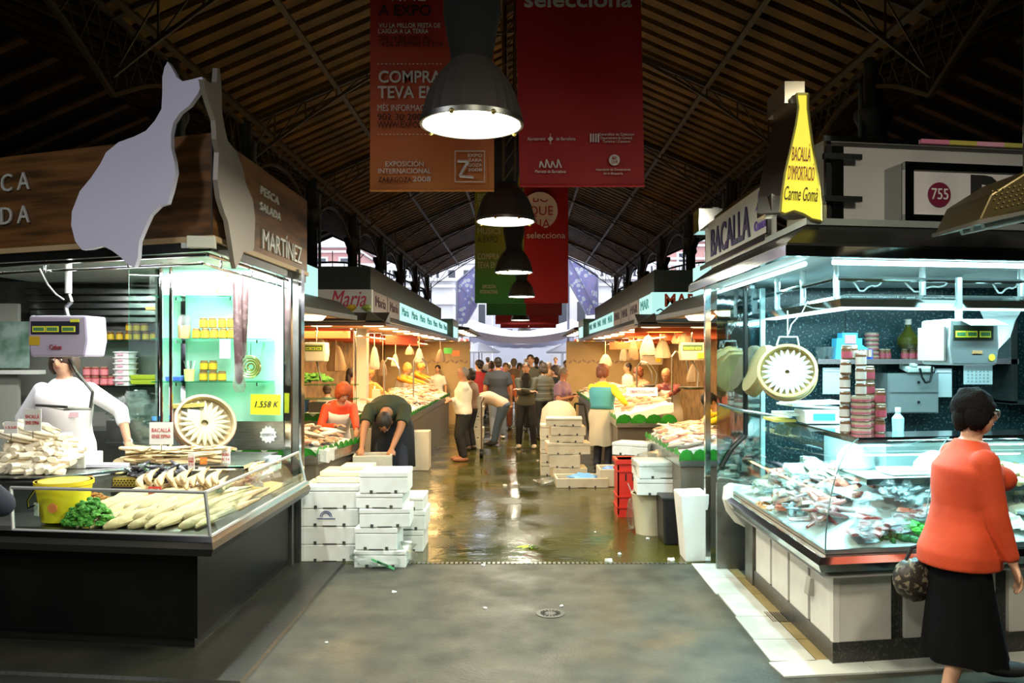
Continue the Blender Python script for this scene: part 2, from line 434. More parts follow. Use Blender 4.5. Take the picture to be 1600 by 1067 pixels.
# ---------------------------------------------------------------- outside buildings at the far end
bwhite = mt('pale_stucco', (.80, .80, .82), .8, n2=(.7, (.68, .69, .73), .4, .7))
bshade = P((.74, .75, .82), .8); bwin = P((.06, .07, .09), .3); bpink = P((.55, .30, .28), .8)
def building(label, x0, x1, y, h, mat=bwhite, floors=((1.6, 4.2),), wn=5, bal=False):
    t = thing('building', label, 'building', ((x0+x1)/2, y, 0))
    part('wall', MB().box(x0, x1, y, y+8, 0, h), mat, t)
    for z, d in ((h-.05, .5), (h-.45, .3), (h-1.5, .22)):
        part('cornice', MB().box(x0-d*.5, x1+d*.5, y-d, y+8, z, z+.18), bwhite, t)
    w = (x1-x0)/wn
    for z0, z1 in floors:
        for i in range(wn):
            cx = x0+w*(i+.5)
            f = part('window_frame', MB().box(cx-w*.3, cx+w*.3, y-.12, y+.05, z0-.1, z1+.12), bwhite, t)
            part('pane', MB().box(cx-w*.22, cx+w*.22, y-.15, y-.1, z0, z1), bwin, f)
    if bal:
        b = MB(); n = int((x1-x0)/.34)
        for i in range(n):
            x = x0+.34*(i+.5)
            if i % 6 < 5: b.lathe([(.05, h+.1), (.10, h+.35), (.04, h+.6), (.08, h+.85)], (x, y-.1, 0), 6)
        part('baluster', b, bwhite, t, kind='stuff')
        part('balustrade_rail', MB().box(x0, x1, y-.3, y+.1, h+.85, h+1.05), bwhite, t)
        for i in range(0, n, 6): part('pedestal', MB().box(x0+.34*i-.17, x0+.34*i+.14, y-.25, y+.05, h+.1, h+.86), bwhite, t)
    return t
building('white building with balustrade seen through the left gable', -26, -4.3, 50, 6.5, floors=((.6, 4.0),), wn=7, bal=True)
building('pale building with cornice beyond the right side of the far gable', 4.7, 26, 50, 6.6, floors=((.6, 4.2),), wn=7, bal=True)
building('pinkish upper block behind the white balustrade building', -30, -13, 64, 10.5, bpink, floors=((8.2, 9.6),), wn=8)
building('tall pale block behind the right cornice building', 12, 30, 64, 11, bpink, floors=((8, 10),), wn=8)
building('pale blue facade at the left of the far street', -16, -3.4, 84, 13, bwhite, floors=((5, 7.2), (8.5, 10.8)), wn=8)
building('pale facade with red blinds at the right of the far street', 3.2, 18, 80, 14, bwhite, floors=((5, 7.2), (8.5, 10.8)), wn=8)
building('grey facade closing the street behind the awnings', -3.5, 3.5, 96, 10, bshade, floors=((3.0, 5), (6.5, 8.5)), wn=5)
# flowered decorative panels by the entrance
flow = bpy.data.materials.new('flower_print'); flow.use_nodes = True; nt = flow.node_tree
b = nt.nodes['Principled BSDF']; tc = nt.nodes.new('ShaderNodeTexCoord'); vo = nt.nodes.new('ShaderNodeTexVoronoi'); vo.inputs['Scale'].default_value = 4.2
cr = nt.nodes.new('ShaderNodeValToRGB'); e = cr.color_ramp.elements
e[0].position = 0; e[0].color = (.75, .35, .1, 1); e[1].position = .14; e[1].color = (.75, .8, .85, 1)
for p, c in ((.3, (.7, .76, .9, 1)), (.42, (.28, .30, .68, 1)), (.7, (.36, .33, .62, 1))):
    q = e.new(p); q.color = c
lnk(nt, tc.outputs['Object'], vo.inputs['Vector']); lnk(nt, vo.outputs['Distance'], cr.inputs[0]); lnk(nt, cr.outputs[0], b.inputs['Base Color'])
for lab, pts in (('purple flowered panel left of the green banners', [(714, 440), (745, 414), (745, 478), (729, 505), (714, 505)]),
                 ('blue and purple flowered panel right of the red banners', [(888, 402), (934, 430), (934, 490), (917, 492), (888, 440)])):
    t = thing('decorative_panel', lab, 'panel', (W(pts[0][0], 560, 35).x, 35, 0))
    part('printed_sheet', MB().prism([(W(a, c, 35).x, W(a, c, 35).z) for a, c in pts], 35, 35.06), flow, t)
    fr = MB(); q = [V((W(a, c, 35).x, 34.95, W(a, c, 35).z)) for a, c in pts]
    fr.tube(q+[q[0]], .035, 5).tube([q[0], q[2]], .02, 5).tube([q[1], q[3]], .02, 5)
    part('frame', fr, P((.3, .32, .45), .4), t)
    part('post', MB().cyl((q[-1].x, 35, 0), (q[-1].x, 35, q[0].z), .06), P((.3, .32, .4)), t)

# ---------------------------------------------------------------- street awnings past the hall
cloth = mt('white_canvas', (.88, .88, .93), .8)
def awning(x0, x1, y0, y1, z, sag, lab, dep):
    t = thing('street_awning', lab, 'awning', ((x0+x1)/2, y0, 0), group='street awnings')
    part('cloth', MB().grid(lambda u, v: (x0+(x1-x0)*u, y0+(y1-y0)*v, z-sag*sin(pi*u)+dep*v), 16, 6, .02), cloth, t, 30)
    part('valance', MB().grid(lambda u, v: (x0+(x1-x0)*u, y0-.02+.03*v, z-sag*sin(pi*u)-.28*v-.05*abs(sin(u*pi*8))*v), 40, 2), P((.55, .55, .72), .8), t, 30)
    for x in (x0, x1): part('post', MB().cyl((x, y0, 0), (x, y0, z+.05), .04), P((.4, .4, .45)), t)
awning(-2.9, 2.9, 39, 46, 3.40, .75, 'nearest white awning sagging across the street', .5)
awning(-2.6, 2.6, 34.5, 36.5, 3.0, .40, 'low white awning hung just outside the hall', .3)
awning(-2.8, 2.8, 43, 44.5, 2.85, .35, 'lower white awning between the two larger ones', .2)
awning(-3.0, 3.0, 50, 58, 3.60, .6, 'second white awning sagging across the street', .6)
awning(-3.2, 3.2, 64, 74, 3.70, .8, 'farthest white awning at the end of the street', .5)
for i, (x, y) in enumerate([(-2.2, 41), (2.4, 42), (-2.6, 52), (2.8, 54)]):
    t = thing('market_umbrella', ['white umbrella at the left of the street opening', 'white umbrella at the right of the street opening', 'white umbrella farther down the left side', 'white umbrella farther down the right side'][i], 'umbrella', (x, y, 0))
    part('canopy', MB().lathe([(1.1, 1.95), (1.12, 2.0), (.6, 2.25), (.04, 2.5)], (x, y, 0), 8), cloth, t)
    part('pole', MB().cyl((x, y, 0), (x, y, 2.4), .03), P((.5, .5, .5)), t)

# ---------------------------------------------------------------- banners
def grad(name, cols, z0, z1):
    m = bpy.data.materials.new(name); m.use_nodes = True; nt = m.node_tree; b = nt.nodes['Principled BSDF']; b.inputs['Roughness'].default_value = .6
    t = nt.nodes.new('ShaderNodeTexCoord'); sp = nt.nodes.new('ShaderNodeSeparateXYZ'); r = nt.nodes.new('ShaderNodeMapRange'); c = nt.nodes.new('ShaderNodeValToRGB')
    r.inputs[1].default_value = z0; r.inputs[2].default_value = z1
    lnk(nt, t.outputs['Object'], sp.inputs[0]); lnk(nt, sp.outputs[2], r.inputs[0]); lnk(nt, r.outputs[0], c.inputs[0]); lnk(nt, c.outputs[0], b.inputs['Base Color'])
    e = c.color_ramp.elements; e[0].color = (*cols[0], 1); e[1].color = (*cols[-1], 1)
    for i, k in enumerate(cols[1:-1]): q = e.new((i+1)/(len(cols)-1)); q.color = (*k, 1)
    return m
orangeb = grad('orange_red_print', [(.62, .20, .04), (.58, .10, .03), (.50, .03, .02), (.42, .01, .02)], 0, 2.0)
greenb = grad('green_print', [(.03, .22, .05), (.05, .22, .03), (.20, .22, .02), (.30, .28, .02)], 0, 1.8)
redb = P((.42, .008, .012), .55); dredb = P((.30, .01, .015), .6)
wt = P((.75, .70, .66), .7); dk = P((.05, .01, .01), .7)
def banner(label, x0, x1, y, z0, h, mat, tilt=0):
    t = thing('banner', label, 'banner', ((x0+x1)/2, y, z0))
    part('cloth', MB().grid(lambda u, v: ((u-.5)*(x1-x0)-tilt*v, .012*sin(u*9+v*5), v*h), 8, 12), mat, t, 60, local=True)
    for z, n in ((0, 'bottom_bar'), (h, 'top_bar')):
        part(n, MB().cyl((-(x1-x0)/2-tilt*z/h, 0, z), ((x1-x0)/2-tilt*z/h, 0, z), .012), mat, t, local=True)
    part('hanging_wire', MB().tube([(-(x1-x0)/2-tilt, 0, h), (-tilt, 0, h+.3), ((x1-x0)/2-tilt, 0, h)], .004).cyl((-tilt, 0, h+.3), (-tilt, 0, 6.7-z0 if abs(x0+x1) < .5 else 6.45-z0), .004), iron, t, local=True)
    return t
bl = W(578, 297, 6.2); br = W(772, 297, 6.2)
B1 = banner('orange and red exposition banner hanging left of the nearest lamp', bl.x, br.x, 6.2, bl.z, 2.9, orangeb)
def bt(B, px, py, s, body, width_px, mat=wt, Y=6.2, **k):
    p = W(px, py, Y-.025); text(body, p, s, mat, B, width=width_px/F*Y, **k)
bt(B1, 632, 262, .055, 'EXPOSICIÓN\nINTERNACIONAL', 82, align='CENTER')
bt(B1, 617, 281, .055, 'ZARAGOZA', 52, dk); bt(B1, 659, 280, .055, '2008', 28)
bt(B1, 640, 121, .13, 'COMPRA', 98, bold=.002); bt(B1, 637, 145, .13, 'TEVA EN', 92, bold=.002)
bt(B1, 632, 169, .07, 'MÉS INFORMACIÓ', 84); bt(B1, 628, 183, .07, '902 30 2008', 76, dk); bt(B1, 632, 195, .07, 'WWW.EXPO2008', 84, dk)
bt(B1, 633, 17, .12, 'A EXPO', 82, dk, bold=.002); bt(B1, 640, 40, .05, 'VIU LA MILLOR FESTA DE', 96); bt(B1, 630, 49, .05, "L'AIGUA A LA TERRA", 78)
bt(B1, 632, 60, .05, 'DEL 14 DE JUNY AL', 80, dk); bt(B1, 642, 69, .05, '14 DE SETEMBRE DE 2008', 98, dk)
bt(B1, 635, -6, .12, 'VINE', 60)
for y in (99, 209): bt(B1, 640, y, .05, '- - - - - - - - - - - - - - - - -', 100)
emb = MB()
a, c = W(711, 236, 6.17), W(757, 284, 6.17)
emb.tube([a, (c.x, a.y, a.z), c, (a.x, a.y, c.z), a], .004, 4); part('emblem_frame', emb, wt, B1)
for i, tx in enumerate(('EXPO', 'ZARA', 'GOZA', '2008')): bt(B1, 742, 243+i*7.5, .035, tx, 22)
z = W(722, 268, 6.17); part('emblem_mark', MB().tube([W(715, 252, 6.17), W(731, 252, 6.17), W(718, 275, 6.17), W(740, 277, 6.17)], .011, 5), wt, B1)
r0, r1 = W(812, 290, 6.22), W(1007, 290, 6.22)
B2 = banner('large deep red banner hanging right of the nearest lamp', r0.x, r1.x, 6.22, r0.z, 2.9, redb, tilt=.06)
bt(B2, 903, 0, .17, 'selecciona', 168, Y=6.22, bold=.003)
bt(B2, 838, 217, .035, 'Ajuntament', 28, Y=6.22); bt(B2, 884, 217, .035, 'de Barcelona', 30, Y=6.22)
part('city_emblem', MB().cbox(W(860, 217, 6.19), (.03, .008, .03), (0, pi/4, 0)).box(*sum(([W(859.6+k, 217, 6.19).x, W(860.4+k, 217, 6.19).x] for k in (0,)), []), 6.185, 6.2, W(860, 225, 6.19).z, W(860, 209, 6.19).z), wt, B2)
for i, tx in enumerate(("Generalitat de Catalunya", "Departament de Comerç", "Turisme i Consum")): bt(B2, 963, 210+i*5.5, .028, tx, 55-i*6, Y=6.22)
gm_ = MB()
for i in range(4): a = W(922+i*4, 0, 6.19).x; gm_.box(a, a+.011, 6.185, 6.195, W(0, 222, 6.19).z, W(0, 209, 6.19).z)
part('shield_emblem', gm_, wt, B2)
cm = MB()
for i in range(4): cm.tube([W(843+i*9, 262, 6.19), W(845+i*9, 252-(i % 2)*3, 6.19), W(850+i*9, 262, 6.19)], .006, 5)
part('crown_emblem', cm, wt, B2); bt(B2, 860, 268, .035, 'Mercats de Barcelona', 48, Y=6.22)
part('round_emblem', MB().cyl(W(960, 250, 6.195), W(960, 250, 6.185), .042, n=20), wt, B2); bt(B2, 960, 250, .03, 'BO\nQUE', 10, redb, Y=6.20)
bt(B2, 958, 265, .025, 'Associació de Comerciants', 54, Y=6.22); bt(B2, 958, 271, .025, 'de la Boqueria', 30, Y=6.22)
# second pair and the ones behind
g0, g1, g2 = W(742, 473, 18.3), W(819, 473, 18.3), W(888, 473, 18.3)
B3 = banner('green and yellow banner behind the small hanging lamps', g0.x, g1.x, 18.3, g0.z, 3.0, greenb)
dg = P((.02, .05, .02)); lw = P((.6, .55, .35))
for i, (tx, w_, c_) in enumerate((('BOQUERIA', 60, lw), ('TASTA', 30, lw), ('AMB MÉS', 42, lw), ('DE 300', 30, lw), ('MUSICS', 36, lw), ('A EXPO', 32, dg), ('', 0, lw), ('COMPRA', 34, lw), ('TEVA EN', 30, lw))):
    if tx: bt(B3, 746+w_/2, 308+i*13.3, .2, tx, w_, c_, Y=18.3)
bt(B3, 764, 452, .12, 'EXPOSICIÓN\nINTERNACIONAL', 28, lw, Y=18.3)
B4 = banner('red banner with a round white emblem behind the second lamp', g1.x, g2.x, 18.32, g0.z, 3.0, redb)
part('round_emblem', MB().cyl(W(843, 329, 18.29), W(843, 329, 18.26), .42, n=32), P((.7, .55, .5)), B4)
bt(B4, 845, 330, .3, 'BO\nQUE\nRIA', 38, redb, Y=18.24); bt(B4, 853, 368, .2, 'selecciona', 60, Y=18.3)
for k, (p0, pm_, p1, py, Y, l1, l2) in enumerate([(760, 822, 878, 492, 22.6, 'green banner stepping out below the green and yellow one', 'red banner stepping out below the round emblem banner'),
                                             (774, 824, 873, 506, 27.0, 'dark red banner third from the front, left half', 'dark red banner third from the front, right half'),
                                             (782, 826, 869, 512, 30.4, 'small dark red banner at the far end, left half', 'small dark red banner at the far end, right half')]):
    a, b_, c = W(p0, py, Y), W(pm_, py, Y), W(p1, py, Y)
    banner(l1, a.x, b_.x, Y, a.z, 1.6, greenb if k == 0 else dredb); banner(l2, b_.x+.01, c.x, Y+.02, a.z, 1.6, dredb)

# ---------------------------------------------------------------- pendant lamps
shade = mt('fluted_shade', (.075, .065, .06), .42, .3); lens = E((1.0, .96, .80), 9)
def lamp_proto(lab, loc, r):
    t = thing('pendant_lamp', lab, 'lamp', loc, group='pendant lamps down the aisle')
    n = 56; rs = []
    for q, z in ((1, 0), (1.02, .03), (.955, .28), (.88, .53), (.77, .78), (.62, 1.0), (.47, 1.16), (.42, 1.24)):
        rs.append([V((r*q*(1+(.018 if j % 2 else 0))*cos(2*pi*j/n), r*q*(1+(.018 if j % 2 else 0))*sin(2*pi*j/n), r*z)) for j in range(n)])
    part('shade', MB().rings(rs), shade, t, 20, local=True)
    part('lens', MB().lathe([(r*.97, -.006), (r*.97, .01)], n=40), lens, t, local=True)
    part('rim', MB().rings([[V((r*(1.0+a)*cos(2*pi*j/40), r*(1.0+a)*sin(2*pi*j/40), z)) for j in range(40)] for a, z in ((-.01, -.01), (.04, -.01), (.04, .015), (-.01, .015))], closed=True), dsteel, t, True, local=True)
    part('housing', MB().lathe([(r*.41, r*1.2), (r*.43, r*1.4), (r*.54, r*2.0), (r*.57, r*2.2), (r*.57, r*2.8), (r*.5, r*2.95)], n=24), P((.006, .006, .006), .8), t, True, local=True)
    cl = MB()
    for a in (.6, 2.6, 4.4, -1.1): cl.sph((r*1.03*cos(a), r*1.03*sin(a), -.01), .014, 8, 6)
    part('clip', cl, P((.5, .38, .12), .3, .8), t, True, local=True)
    part('rod', MB().cyl((0, 0, r*2.9), (0, 0, 6.66-loc[2] if loc[1] < 32 else 4.9-loc[2]), .012), blackm, t, local=True)
    return t
LL = ['nearest and largest fluted pendant lamp before the banners', 'second fluted pendant lamp below the orange banner', 'third fluted pendant lamp before the green banner',
      'fourth pendant lamp before the green banner', 'fifth pendant lamp below the green banner', 'sixth pendant lamp close above the crowd', 'seventh pendant lamp before the white awning',
      'eighth pendant lamp in the far row', 'farthest pendant lamp of the row']
for i, (x, y, z, r) in enumerate(LAMPS): lamp_proto(LL[i], (x, y, z), r)
solo('overhead_cable', 'black cable strung over the street carrying the far lamps', 'cable', MB().cyl((.1, 32, 4.9), (.27, 64, 4.9), .02), blackm)
# lattice mast between the banners
mk = MB(); q = W(795, 60, 6.6)
for dx in (-.05, .05): mk.cyl((q.x+dx, 6.9, 3.3), (q.x+dx, 6.9, 6.4), .012, n=5)
for i in range(22): mk.cyl((q.x-.05, 6.9, 3.3+i*.14), (q.x+.05, 6.9, 3.44+i*.14), .006, n=4)
solo('lattice_hanger', 'dark lattice hanger between the two large banners', 'hanger', mk, ironb)

# ================================================================ LEFT STALL (salt cod)
def PL(px, py, x0, y0, phi, sgn):
    nx, ny = -sgn*sin(phi), cos(phi)
    Y = (x0*nx+y0*ny)/((px-815)/F*nx+ny); return W(px, py, Y)
A8 = radians(8)
LC = (-1.95, 4.79)
cnt = thing('fish_counter', 'black corner counter with chrome ledge and low glass guard, left of the aisle', 'counter', (-2.6, 5.6, 0))
part('base_panel', MB().band([(0, .08), (0, .62), (.04, .62), (.04, .08)], LC, -1, A8, 6.75, 2.6), blackp, cnt)
part('plinth', MB().band([(.03, 0), (.03, .08), (.1, .08), (.1, 0)], LC, -1, A8, 6.75, 2.6), blackm, cnt)
part('ledge', MB().band([(-.15, .615), (-.17, .66), (-.15, .715), (.0, .72), (.0, .615)], LC, -1, A8, 6.72, 2.6), P((.045, .045, .04), .3, .5), cnt, True)
part('ledge_trim', MB().band([(-.165, .70), (-.15, .728), (-.12, .728), (-.13, .70)], LC, -1, A8, 6.72, 2.6), chrome, cnt, True)
part('display_deck', MB().band([(0, .70), (.55, .78), (.98, .86), (.98, .60), (0, .60)], LC, -1, A8, 6.72, 2.6), steel, cnt)
part('corner_post', MB().box(-1.99, -1.93, 6.69, 6.75, 0, .70), dsteel, cnt)
v8 = V((-cos(A8), sin(A8), 0))
def lco(off): return V((LC[0]-off, LC[1]+off*(1+sin(A8))/cos(A8), 0))
c0, c1 = lco(-.14)+V((0, 0, .73)), lco(-.085)+V((0, 0, .975))
e0, e1 = c0+v8*1.27, c1+v8*1.27
f0, f1 = V((c0.x, 6.66, .73)), V((c1.x, 6.66, .975))
for nm, a, b, c, d in (('front_glass', c0, e0, e1, c1), ('side_glass', c0, f0, f1, c1)):
    n = (b-a).cross(d-a).normalized()*.003
    part(nm, MB().rings([[a-n, a+n, d+n, d-n], [b-n, b+n, c+n, c-n]]), clear, cnt)
    part('glass_frame', MB().tube([a, b, c, d, a], .011, 6), P((.42, .43, .43), .4, .3), cnt)
part('end_glass', MB().rings([[f0, f0+V((0, .006, 0)), f1+V((0, .006, 0)), f1], [f0+V((-.7, 0, .08)), f0+V((-.7, .006, .08)), f1+V((-.72, .006, 0)), f1+V((-.72, 0, 0))]]), clear, cnt)
wt_ = [(-4.6, 5.25), (-3.12, 5.22), (-2.80, 5.68), (-2.02, 5.80), (-2.02, 6.6), (-2.95, 6.6), (-2.95, 5.86), (-4.6, 5.78)]
wk = thing('worktop', 'stainless worktop raised behind the glass guard of the black counter', 'worktop', (-3.2, 5.9, .8))
part('top', MB().slab(wt_, .955, .985), steel, wk); part('front_edge', MB().tube([(x, y, .965) for x, y in wt_[:4]], .018, 8), chrome, wk)
part('apron', MB().slab([(-4.6, 5.30), (-3.1, 5.27), (-2.78, 5.73), (-2.05, 5.85), (-2.05, 5.9), (-2.8, 5.8), (-3.1, 5.34), (-4.6, 5.36)], .60, .955), dsteel, wk)
part('cool_tray', MB().box(-2.92, -2.42, 5.60, 5.72, .86, .93), P((.42, .36, .18), .4, .5), wk)
pt = MB()
for i in range(22):
    for j in range(3): pt.cbox((-2.90+i*.022+(j % 2)*.011, 5.594, .872+j*.016), (.011, .006, .009))
part('punched_strip', pt, P((.02, .02, .015)), wk)
part('yellow_panel', MB().box(-2.93, -2.41, 5.596, 5.602, .865, .92), P((.52, .42, .08), .4), wk)
part('lower_gap', MB().box(-3.05, -2.36, 5.585, 5.62, .80, .86), P((.012, .012, .01)), wk)
bs = MB().box(-2.98, -2.02, 6.76, 6.80, .98, 1.225)
solo('steel_splashback', 'stainless splashback below the mint glass wall', 'splashback', bs, steel)
# mint back wall with glass shelves
mw = thing('mint_wall_panel', 'mint green glass wall panel behind the glass shelves, left stall', 'wall panel', (-2.5, 6.8, 1.22))
part('panel', MB().box(-3.1, -2.02, 6.78, 6.82, 1.22, 2.52), mint, mw)
part('support_rail', MB().box(-2.885, -2.845, 6.74, 6.78, 1.22, 2.45), chrome, mw)
shglass = glass('shelf_glass', (.55, .86, .74), .08)
for z, x1 in ((2.28, -2.32), (1.925, -2.10), (1.57, -2.10)):
    s_ = part('shelf', MB().box(-3.05, x1, 6.55, 6.77, z-.010, z), shglass, mw)
    part('bracket', MB().box(-2.87, -2.86, 6.60, 6.77, z-.04, z-.012).box(x1-.1, x1-.09, 6.6, 6.77, z-.04, z-.012), chrome, s_)
# posts and pillar
pl = thing('corner_pillar', 'polished steel corner pillar at the aisle end of the left stall', 'pillar', (-1.97, 6.84, 0))
part('outer_profile', MB().box(-2.03, -1.965, 6.78, 6.86, 0, 2.52), chrome, pl); part('inner_profile', MB().box(-1.955, -1.905, 6.80, 6.90, 0, 2.52), dsteel, pl)
part('edge_strip', MB().box(-1.90, -1.882, 6.80, 6.90, 0, 2.52), chrome, pl)
ps = thing('glass_screen', 'tall glass screen with chrome posts beside the seller', 'screen', (-2.9, 6.1, .98))
part('pane', MB().box(-3.02, -2.78, 6.12, 6.128, 1.0, 2.45), glass('screen_glass', (.78, .93, .88), .05), ps)
for x in (-2.775, -2.70): part('post', MB().cyl((x, 6.13, .98), (x, 6.13, 2.5), .014), chrome, ps)
part('foot', MB().box(-2.80, -2.68, 6.10, 6.16, .985, 1.0), chrome, ps)
sr = MB().tube([(-1.98, 6.75, 2.42), (-1.98, 5.02, 2.42), (-4.3, 5.86, 2.42)], .013, 8).tube([(-2.04, 6.75, 2.37), (-2.04, 5.08, 2.37), (-4.3, 5.9, 2.37)], .010, 8)
for y in (5.3, 5.9, 6.5): sr.cyl((-2.0, y, 2.36), (-2.0, y, 2.5), .008)
for x in (-2.6, -3.3, -4): sr.cyl((x, 5.04+(-1.98-x)*.36, 2.36), (x, 5.04+(-1.98-x)*.36, 2.5), .008)
solo('hanging_rail', 'double chrome hanging rail under the wooden canopy', 'rail', sr, chrome, smooth=True)
# fittings of the tubes
solo('tube_fitting', 'white tube light fitting along the aisle side of the left canopy', 'light fitting', MB().box(-2.16, -2.04, 5.05, 6.65, 2.465, 2.50), P((.7, .72, .7)))
# canopy
A20 = radians(20); CC = (-1.94, 4.99)
cn = thing('stall_canopy', 'wood veneered canopy fascia of the left stall with white letters', 'canopy', (-2.8, 6, 2.5))
part('fascia', MB().band([(0, 2.535), (0, 3.18), (.25, 3.18), (.25, 2.535)], CC, -1, A20, 7.2, 2.9), wood, cn)
part('lower_trim', MB().band([(-.015, 2.50), (-.015, 2.535), (.30, 2.535), (.30, 2.50)], CC, -1, A20, 7.2, 2.9), mt('pale_trim', (.5, .36, .2), .5), cn)
part('dark_trim', MB().band([(.01, 2.44), (.01, 2.50), (.06, 2.50), (.06, 2.44)], CC, -1, A20, 7.2, 2.9), blackm, cn)
part('soffit', MB().slab([(-1.95, 5.05), (-1.95, 7.2), (-3.1, 7.2), (-3.1, 8.5), (-4.9, 8.5), (-4.9, 6.1)], 2.52, 2.56), P((.35, .37, .35), .5), cn)
part('corner_seam', MB().box(-1.946, -1.936, 4.984, 4.994, 2.535, 3.18), P((.03, .015, .005)), cn)
part('corner_bracket', MB().cbox((-2.0, 4.98, 2.49), (.16, .08, .07), (0, 0, .2)), P((.6, .62, .55)), cn)
lw_ = P((.75, .76, .72), .4, .3)
for body, py, s in (('PESCA', 284, .175), ('SALADA', 336, .175)):
    q = PL(49, py, CC[0], CC[1], A20, -1); d_ = V((-cos(A20), sin(A20), 0)); n_ = V((-sin(A20), -cos(A20), 0))*.012
    text(body, q+n_, s, lw_, cn, rz=-A20, align='RIGHT', space=1.5, ext=.006)
for body, px, py, s, w in (('PESCA', 420, 306, .085, .44), ('SALADA', 421, 331, .085, .50), ('MARTÍNEZ', 441, 389, .21, 1.05)):
    Y = -1.94*F/(px-815); q = W(px, py, Y); q.x = -1.932
    text(body, q, s, lw_, cn, rz=pi/2, width=w, ext=.006)
# cod silhouettes
f1p = [(735,102),(755,130),(775,170),(800,188),(840,180),(885,168),(892,180),(870,240),(830,295),(790,325),(760,370),(750,420),(750,480),(765,540),(770,590),(755,660),(735,725),(700,735),(660,775),(635,830),(610,890),(605,960),(590,1005),(565,995),(530,960),(490,930),(450,910),(400,925),(360,928),(330,890),(312,820),(315,760),(350,670),(400,610),(440,550),(465,500),(520,455),(590,430),(640,405),(680,360),(708,310),(712,240),(712,170),(722,125)]
f2p = [(893,180),(915,190),(935,205),(950,190),(955,130),(965,135),(972,210),(975,330),(985,390),(1000,450),(1040,500),(1065,570),(1080,640),(1110,710),(1120,790),(1115,920),(1105,935),(1070,935),(1050,985),(1035,1010),(1028,980),(1015,890),(1000,800),(985,765),(965,700),(955,620),(960,500),(950,440),(945,360),(920,290),(900,220)]
def plate(pts, n, name, label, mat):
    m = len(pts); b = MB().add(list(pts)+[p+n for p in pts], [tuple(range(m)), tuple(range(2*m-1, m-1, -1))]+[(i, (i+1) % m, (i+1) % m+m, i+m) for i in range(m)])
    return solo(name, label, 'sign', b, mat)
fm = mt('brushed_aluminium_sign', (.72, .72, .92), .5, .1)
plate([PL(x/2.808, y/2.808+60, -1.93, 4.78, radians(16), -1) for x, y in f1p], V((.008, .03, 0)), 'cod_silhouette', 'flat grey cod silhouette on the front of the wooden canopy', fm)
pts = []
for x, y in f2p: px = x/2.808; q = W(px, y/2.808+60, -1.86*F/(px-815)); pts.append(q)
plate(pts, V((-.03, 0, 0)), 'cod_silhouette', 'narrow grey-brown cod silhouette on the aisle side of the wooden canopy', mt('dull_sign', (.30, .27, .24), .5, .4))

# back shop wall of the left stall
bw = thing('back_wall_unit', 'steel lined back wall with a rolled shutter above the seller', 'wall unit', (-4.3, 8.3, 0))
part('upper_panel', MB().box(-6.0, -3.12, 8.25, 8.3, 2.05, 2.55), dsteel, bw)
part('tiles', MB().box(-6.0, -3.12, 8.27, 8.32, .1, 2.05), P((.16, .16, .14), .5), bw)
for i in range(5): part('shutter_slat', MB().box(-5.0, -3.3, 8.12-.03*i, 8.2-.03*i, 2.12+i*.07, 2.18+i*.07), steel, bw, bev=.008)
part('side_partition', MB().box(-3.12, -3.08, 6.78, 8.3, .1, 2.55), dsteel, bw)
for z in (1.94, 1.48): part('shelf', MB().box(-4.9, -3.15, 8.0, 8.25, z-.015, z), shglass, bw)
part('counter_back', MB().box(-4.9, -3.15, 7.75, 8.25, .1, 1.05), dsteel, bw)
part('cream_panel', MB().box(-6.0, -5.0, 7.9, 7.95, .1, 2.3), P((.30, .30, .26), .6), bw)
part('ledge', MB().box(-6.0, -4.75, 7.8, 7.95, 1.60, 1.64), P((.6, .6, .55)), bw)
# poster left
po = W(20, 530, 7.85)
solo('poster', 'pale green landscape poster at the far left of the left stall', 'poster', MB().box(po.x-.16, po.x+.16, 7.85, 7.86, 1.66, 2.12), mt('poster_print', (.28, .36, .34), .5, n2=(4, (.06, .14, .08), .4, .6)))

# jars
def jar_proto(name, label, loc, r, h, body, lid, lab, group=None, labh=.6):
    t = thing(name, label, 'jar', loc, group=group)
    part('body', MB().lathe([(r*.92, 0), (r, r*.15), (r, h*.78), (r*.8, h*.86)], n=14), body, t, 25, local=True)
    part('lid', MB().lathe([(r*.86, h*.85), (r*.88, h*.87), (r*.88, h*.98), (r*.84, h)], n=14), lid, t, 25, local=True)
    part('paper_band', MB().lathe([(r*1.015, h*.12), (r*1.015, h*(.12+labh))], n=14), lab, t, 25, local=True)
    return kids(t)
yl = P((.52, .35, .01), .5); honey = P((.22, .09, .02), .25); reds = P((.35, .04, .05), .3); pinkl = P((.62, .20, .22), .5); goldl = P((.22, .14, .05), .4, .3)
first = {}; NTH = ['first', 'second', 'third', 'fourth', 'fifth', 'sixth', 'seventh', 'eighth', 'ninth', 'tenth', 'eleventh', 'twelfth', 'thirteenth', 'fourteenth', 'fifteenth', 'sixteenth']
def put(key, mk, label, loc, rz=0, group=None, scale=None):
    if key not in first:
        o = mk(label, loc, group); first[key] = o; o.rotation_euler = (0, 0, rz); 
        return o
    return copyobj(first[key], loc, (0, 0, rz), label, group, scale)
yj = lambda l, p, g: jar_proto('preserve_jar', l, p, .034, .085, honey, goldl, yl, g)
rj = lambda l, p, g: jar_proto('preserve_jar', l, p, .040, .095, reds, P((.5, .3, .2), .4, .4), pinkl, g)
def row(key, mk, lab, grp, y, z, xs, rows=1):
    for i, x in enumerate(xs): put(key, mk, NTH[i]+' from the left, '+lab, V((x, y, z)), R.uniform(0, 6), grp)
def X(px, Y): return (px-815)/F*Y
row('yj', yj, 'yellow-labelled jar on the middle glass shelf', 'yellow jars on the middle glass shelf', 6.66, 1.925, [X(p, 6.66) for p in (307, 321, 335, 349, 362)])
row('yj', yj, 'yellow-labelled jar in the upper row on the middle glass shelf', 'upper row on the middle glass shelf', 6.66, 2.013, [X(p, 6.66) for p in (318, 332, 347, 361)])
